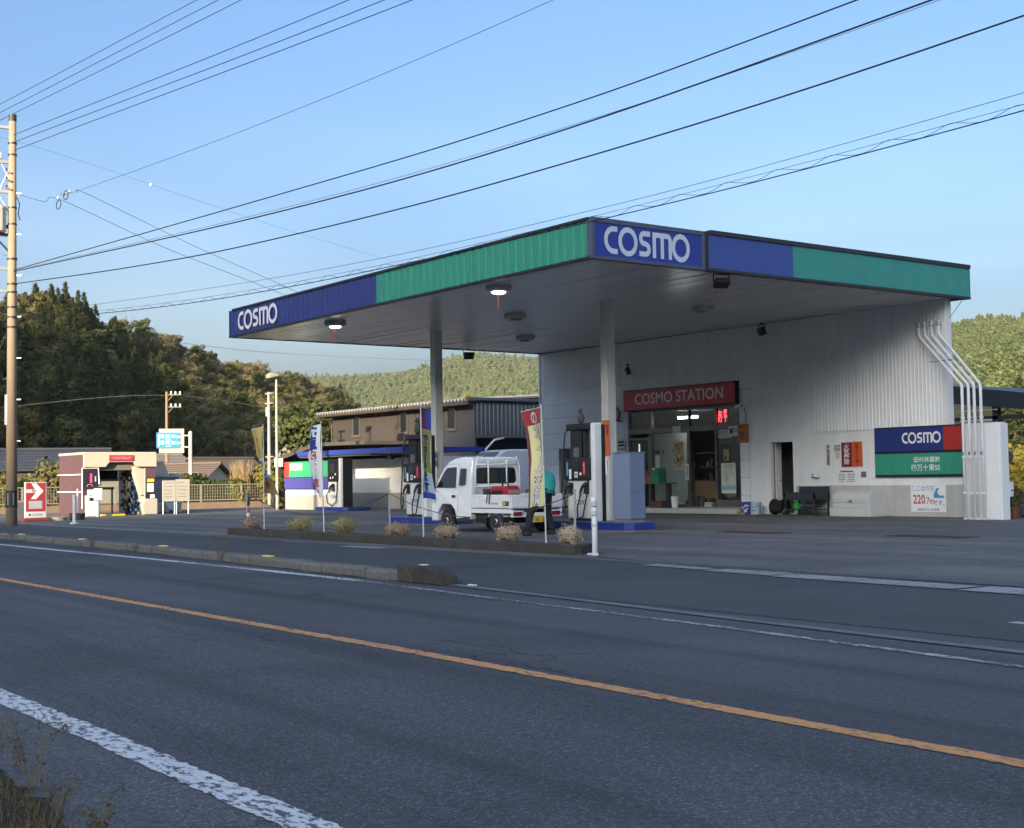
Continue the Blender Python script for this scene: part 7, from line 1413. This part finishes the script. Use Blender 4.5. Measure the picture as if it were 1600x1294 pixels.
# service drops from the pole to the station
wire([(-41,11.75,9.98),(-39.17,12.1,9.44),(-38.55,12.4,9.40),(-40.81,16.45,8.70),(-42.09,20.91,7.79),(-43.6,25,6.9)],.007,'service wire dropping from the splice, left of the pair'); wire([(-38.43,12.79,9.65),(-38.8,13.25,9.71),(-40.5,17.19,8.83),(-41.85,21.4,7.86),(-43.2,25.5,6.8)],.007,'service wire dropping from the splice, right of the pair')
t=thing('cable_splice','looped cable splice hanging right of the utility pole','splice',(-38.3,12.3,9.2)); m=MB()
for cx_,cz in ((-38.55,9.36),(-37.9,9.52)): m.tube([(cx_+.20*math.cos(R(a)),12.3,cz-.10+.13*math.sin(R(a))) for a in range(0,361,24)],.012,5)
m.build('loop',wire_m,t); m=MB()
for cx_ in (-38.75,-38.1,-37.75): m.ball((cx_,12.35,9.50),(.07,.04,.04),8,6)
m.build('clamp',white_clean,t); m=MB(); m.tube([(-40.85,11.75,9.9),(-40.6,11.8,9.6),(-40.75,11.8,9.3),(-40.55,11.8,9.1)],.018,5); m.build('tail',dark,t)
wire([(-42.4,10.2,12.2),(-43.71,14.33,11.95),(-45.77,22.49,10.9),(-46.27,31.55,9.46),(-46.4,36,8.6)],.004,'faint thin wire descending across the sky to the canopy',wire_g)
t=thing('wire_marker','small white ball marker on the faint thin wire','marker',(-44.71,17.47,11.57)); MB().ball((-44.71,17.47,11.60),.06,10,8).build('ball',white_clean,t)
wire([pol(10,150,20.2),pol(19,150,17.5),pol(23,150,16.3),pol(27,150,15.3),pol(36,150,14.0)],.02,'far wire crossing the sky above the hill ridge',wire_g); wire([pol(14,112,7.0),tuple(Vector(pol(21.95,112,8.3))),pol(28.5,118,6.6)],.02,'far wire passing the wooden pole before the dark hillside',wire_g); wire([(-56,27.45,4.9),pol(22.6,112,2.6)],.012,'slack wire from the slim pale pole down to the left',wire_m)
tag(MB().tube([pb+Vector((0,-.1,5.9)),pb+Vector((-.6,-1.4,2.2)),pb+Vector((-1.0,-2.2,.1))],.012,5).build('stay_wire',wire_m),'steel stay wire running down from the utility pole','wire')
# ================================================================== grass at the roadside
gr_m=leaf_mat('grass_blade',(.07,.08,.025),(.16,.14,.06),(.20,.16,.08),.2)
def blades(n,xf,hf,seed,w=.005):
    r_=random.Random(seed); V=[];F=[]
    for _ in range(n):
        x_,y_=xf(r_); h=hf(r_); a=r_.uniform(0,6.28); b=r_.uniform(.05,.7)*h; dx,dy=math.cos(a)*b,math.sin(a)*b; px_,py_=-math.sin(a)*w,math.cos(a)*w; i=len(V)
        V+=[(x_-px_,y_-py_,0),(x_+px_,y_+py_,0),(x_+dx*.35+px_*.8,y_+dy*.35+py_*.8,h*.6),(x_+dx*.35-px_*.8,y_+dy*.35-py_*.8,h*.6),(x_+dx,y_+dy,h)]; F+=[(i,i+1,i+2,i+3),(i+3,i+2,i+4)]
    return V,F
vy=lambda x_: float(np.interp(x_,[-12,-8,-6.5,-5.5,-4.9,-4.4,-3.9,-3],[1.2,1.45,1.58,1.60,1.58,1.52,1.3,.9]))
vm=MB(); vs=[]; xs_=np.linspace(-14,-2,120)
for x_ in xs_:
    e=vy(x_)+random.uniform(-.05,.05)
    for d_,z_ in ((0,.002),(.10,.010),(.35,.022),(.8,.02),(2.5,-.05)): vs.append((x_,e-d_,z_+random.uniform(0,.012)))
vm.add(vs,[(i*5+j,i*5+j+1,(i+1)*5+j+1,(i+1)*5+j) for i in range(len(xs_)-1) for j in range(4)]); struct(vm.build('verge',soil))
def gxy(r_):
    x_=r_.uniform(-8.5,-3.2); return x_,vy(x_)-abs(r_.gauss(0,.24))-.05+.12*max(0,r_.gauss(0,.5))
V,F=blades(9000,gxy,lambda r_:r_.uniform(.010,.045)*(2.8 if r_.random()<.05 else 1),3,.0016)
me=bpy.data.meshes.new('verge_grass'); me.from_pydata(V,[],F); me.materials.append(gr_m); vg=bpy.data.objects.new('verge_grass',me); COL.objects.link(vg); tag(vg,'dry roadside grass at the lower left corner','grass'); stuff(vg)
def weed(loc,h,n,seed,label):
    t=thing('weed_tuft',label,'weed',loc,'weeds along the road'); r_=random.Random(seed); m=MB(); lf=[]
    for _ in range(n):
        a=r_.uniform(0,6.28); L=h*r_.uniform(.5,1.1); e=Vector((math.cos(a)*L*.45,math.sin(a)*L*.45,L)); m.tube([(0,0,0),e*.5+Vector((0,0,.04)),e],[.0018,.0013,.0007],3)
        for q in range(3):
            b=e*r_.uniform(.5,1); d=Vector((r_.uniform(-1,1),r_.uniform(-1,1),r_.uniform(0,1)))*L*.25; m.tube([b,b+d],[.0015,.001],3); lf+=[tuple(b+d*.6),tuple(b)]
    m.build('stalks',pm('weed_stalk',(.15,.13,.08),.9),t,shift=False); C=np.array(lf); r2=np.random.default_rng(seed); o=bpy.data.objects.new('leaves',quads_mesh('leaves',leaf_verts(C,r2.normal(size=C.shape),.006,r2),gr_m)); COL.objects.link(o); o.parent=t
for k,(x_,y_,h) in enumerate([(-5.35,1.60,.30),(-5.75,1.55,.20),(-4.85,1.55,.16),(-4.45,1.55,.14)]): weed((x_,y_,0),h,16,700+k,['tallest seeding weed at the lower left beside the white line','leafy weed left of the tallest seeding weed','thin weed at the bottom edge right of the grass','small weed at the bottom edge nearest the white line'][k])
for k,(x_,h,n) in enumerate([(-19.0,.42,26),(-25.2,.26,18),(-22.9,.2,14),(-13.2,.25,8),(-30.3,.2,12)]): weed((x_,yk(x_)-.03,.0),h,n,720+k,['large weed growing at the kerb below the fourth reflector','weed at the kerb right of the second reflector','small weed at the kerb near the third reflector','thin weed at the kerb end block','weed at the kerb near the first reflector'][k])
# ================================================================== evening haze in the valley
hm = bpy.data.materials.new('haze_air'); hm.use_nodes = True; hn = hm.node_tree; hn.nodes.clear()
ho = hn.nodes.new('ShaderNodeOutputMaterial'); hv = hn.nodes.new('ShaderNodeVolumePrincipled'); hv.inputs['Color'].default_value = (.86,.95,1,1); hv.inputs['Density'].default_value = .00007; hv.inputs['Anisotropy'].default_value = 0.0
hn.links.new(hv.outputs[0], ho.inputs['Volume'])
hzb = MB().box(-2000,-1000,-1.2,900,1900,172).build('haze', hm); stuff(hzb); tag(hzb,'thin pale evening haze filling the valley','haze')
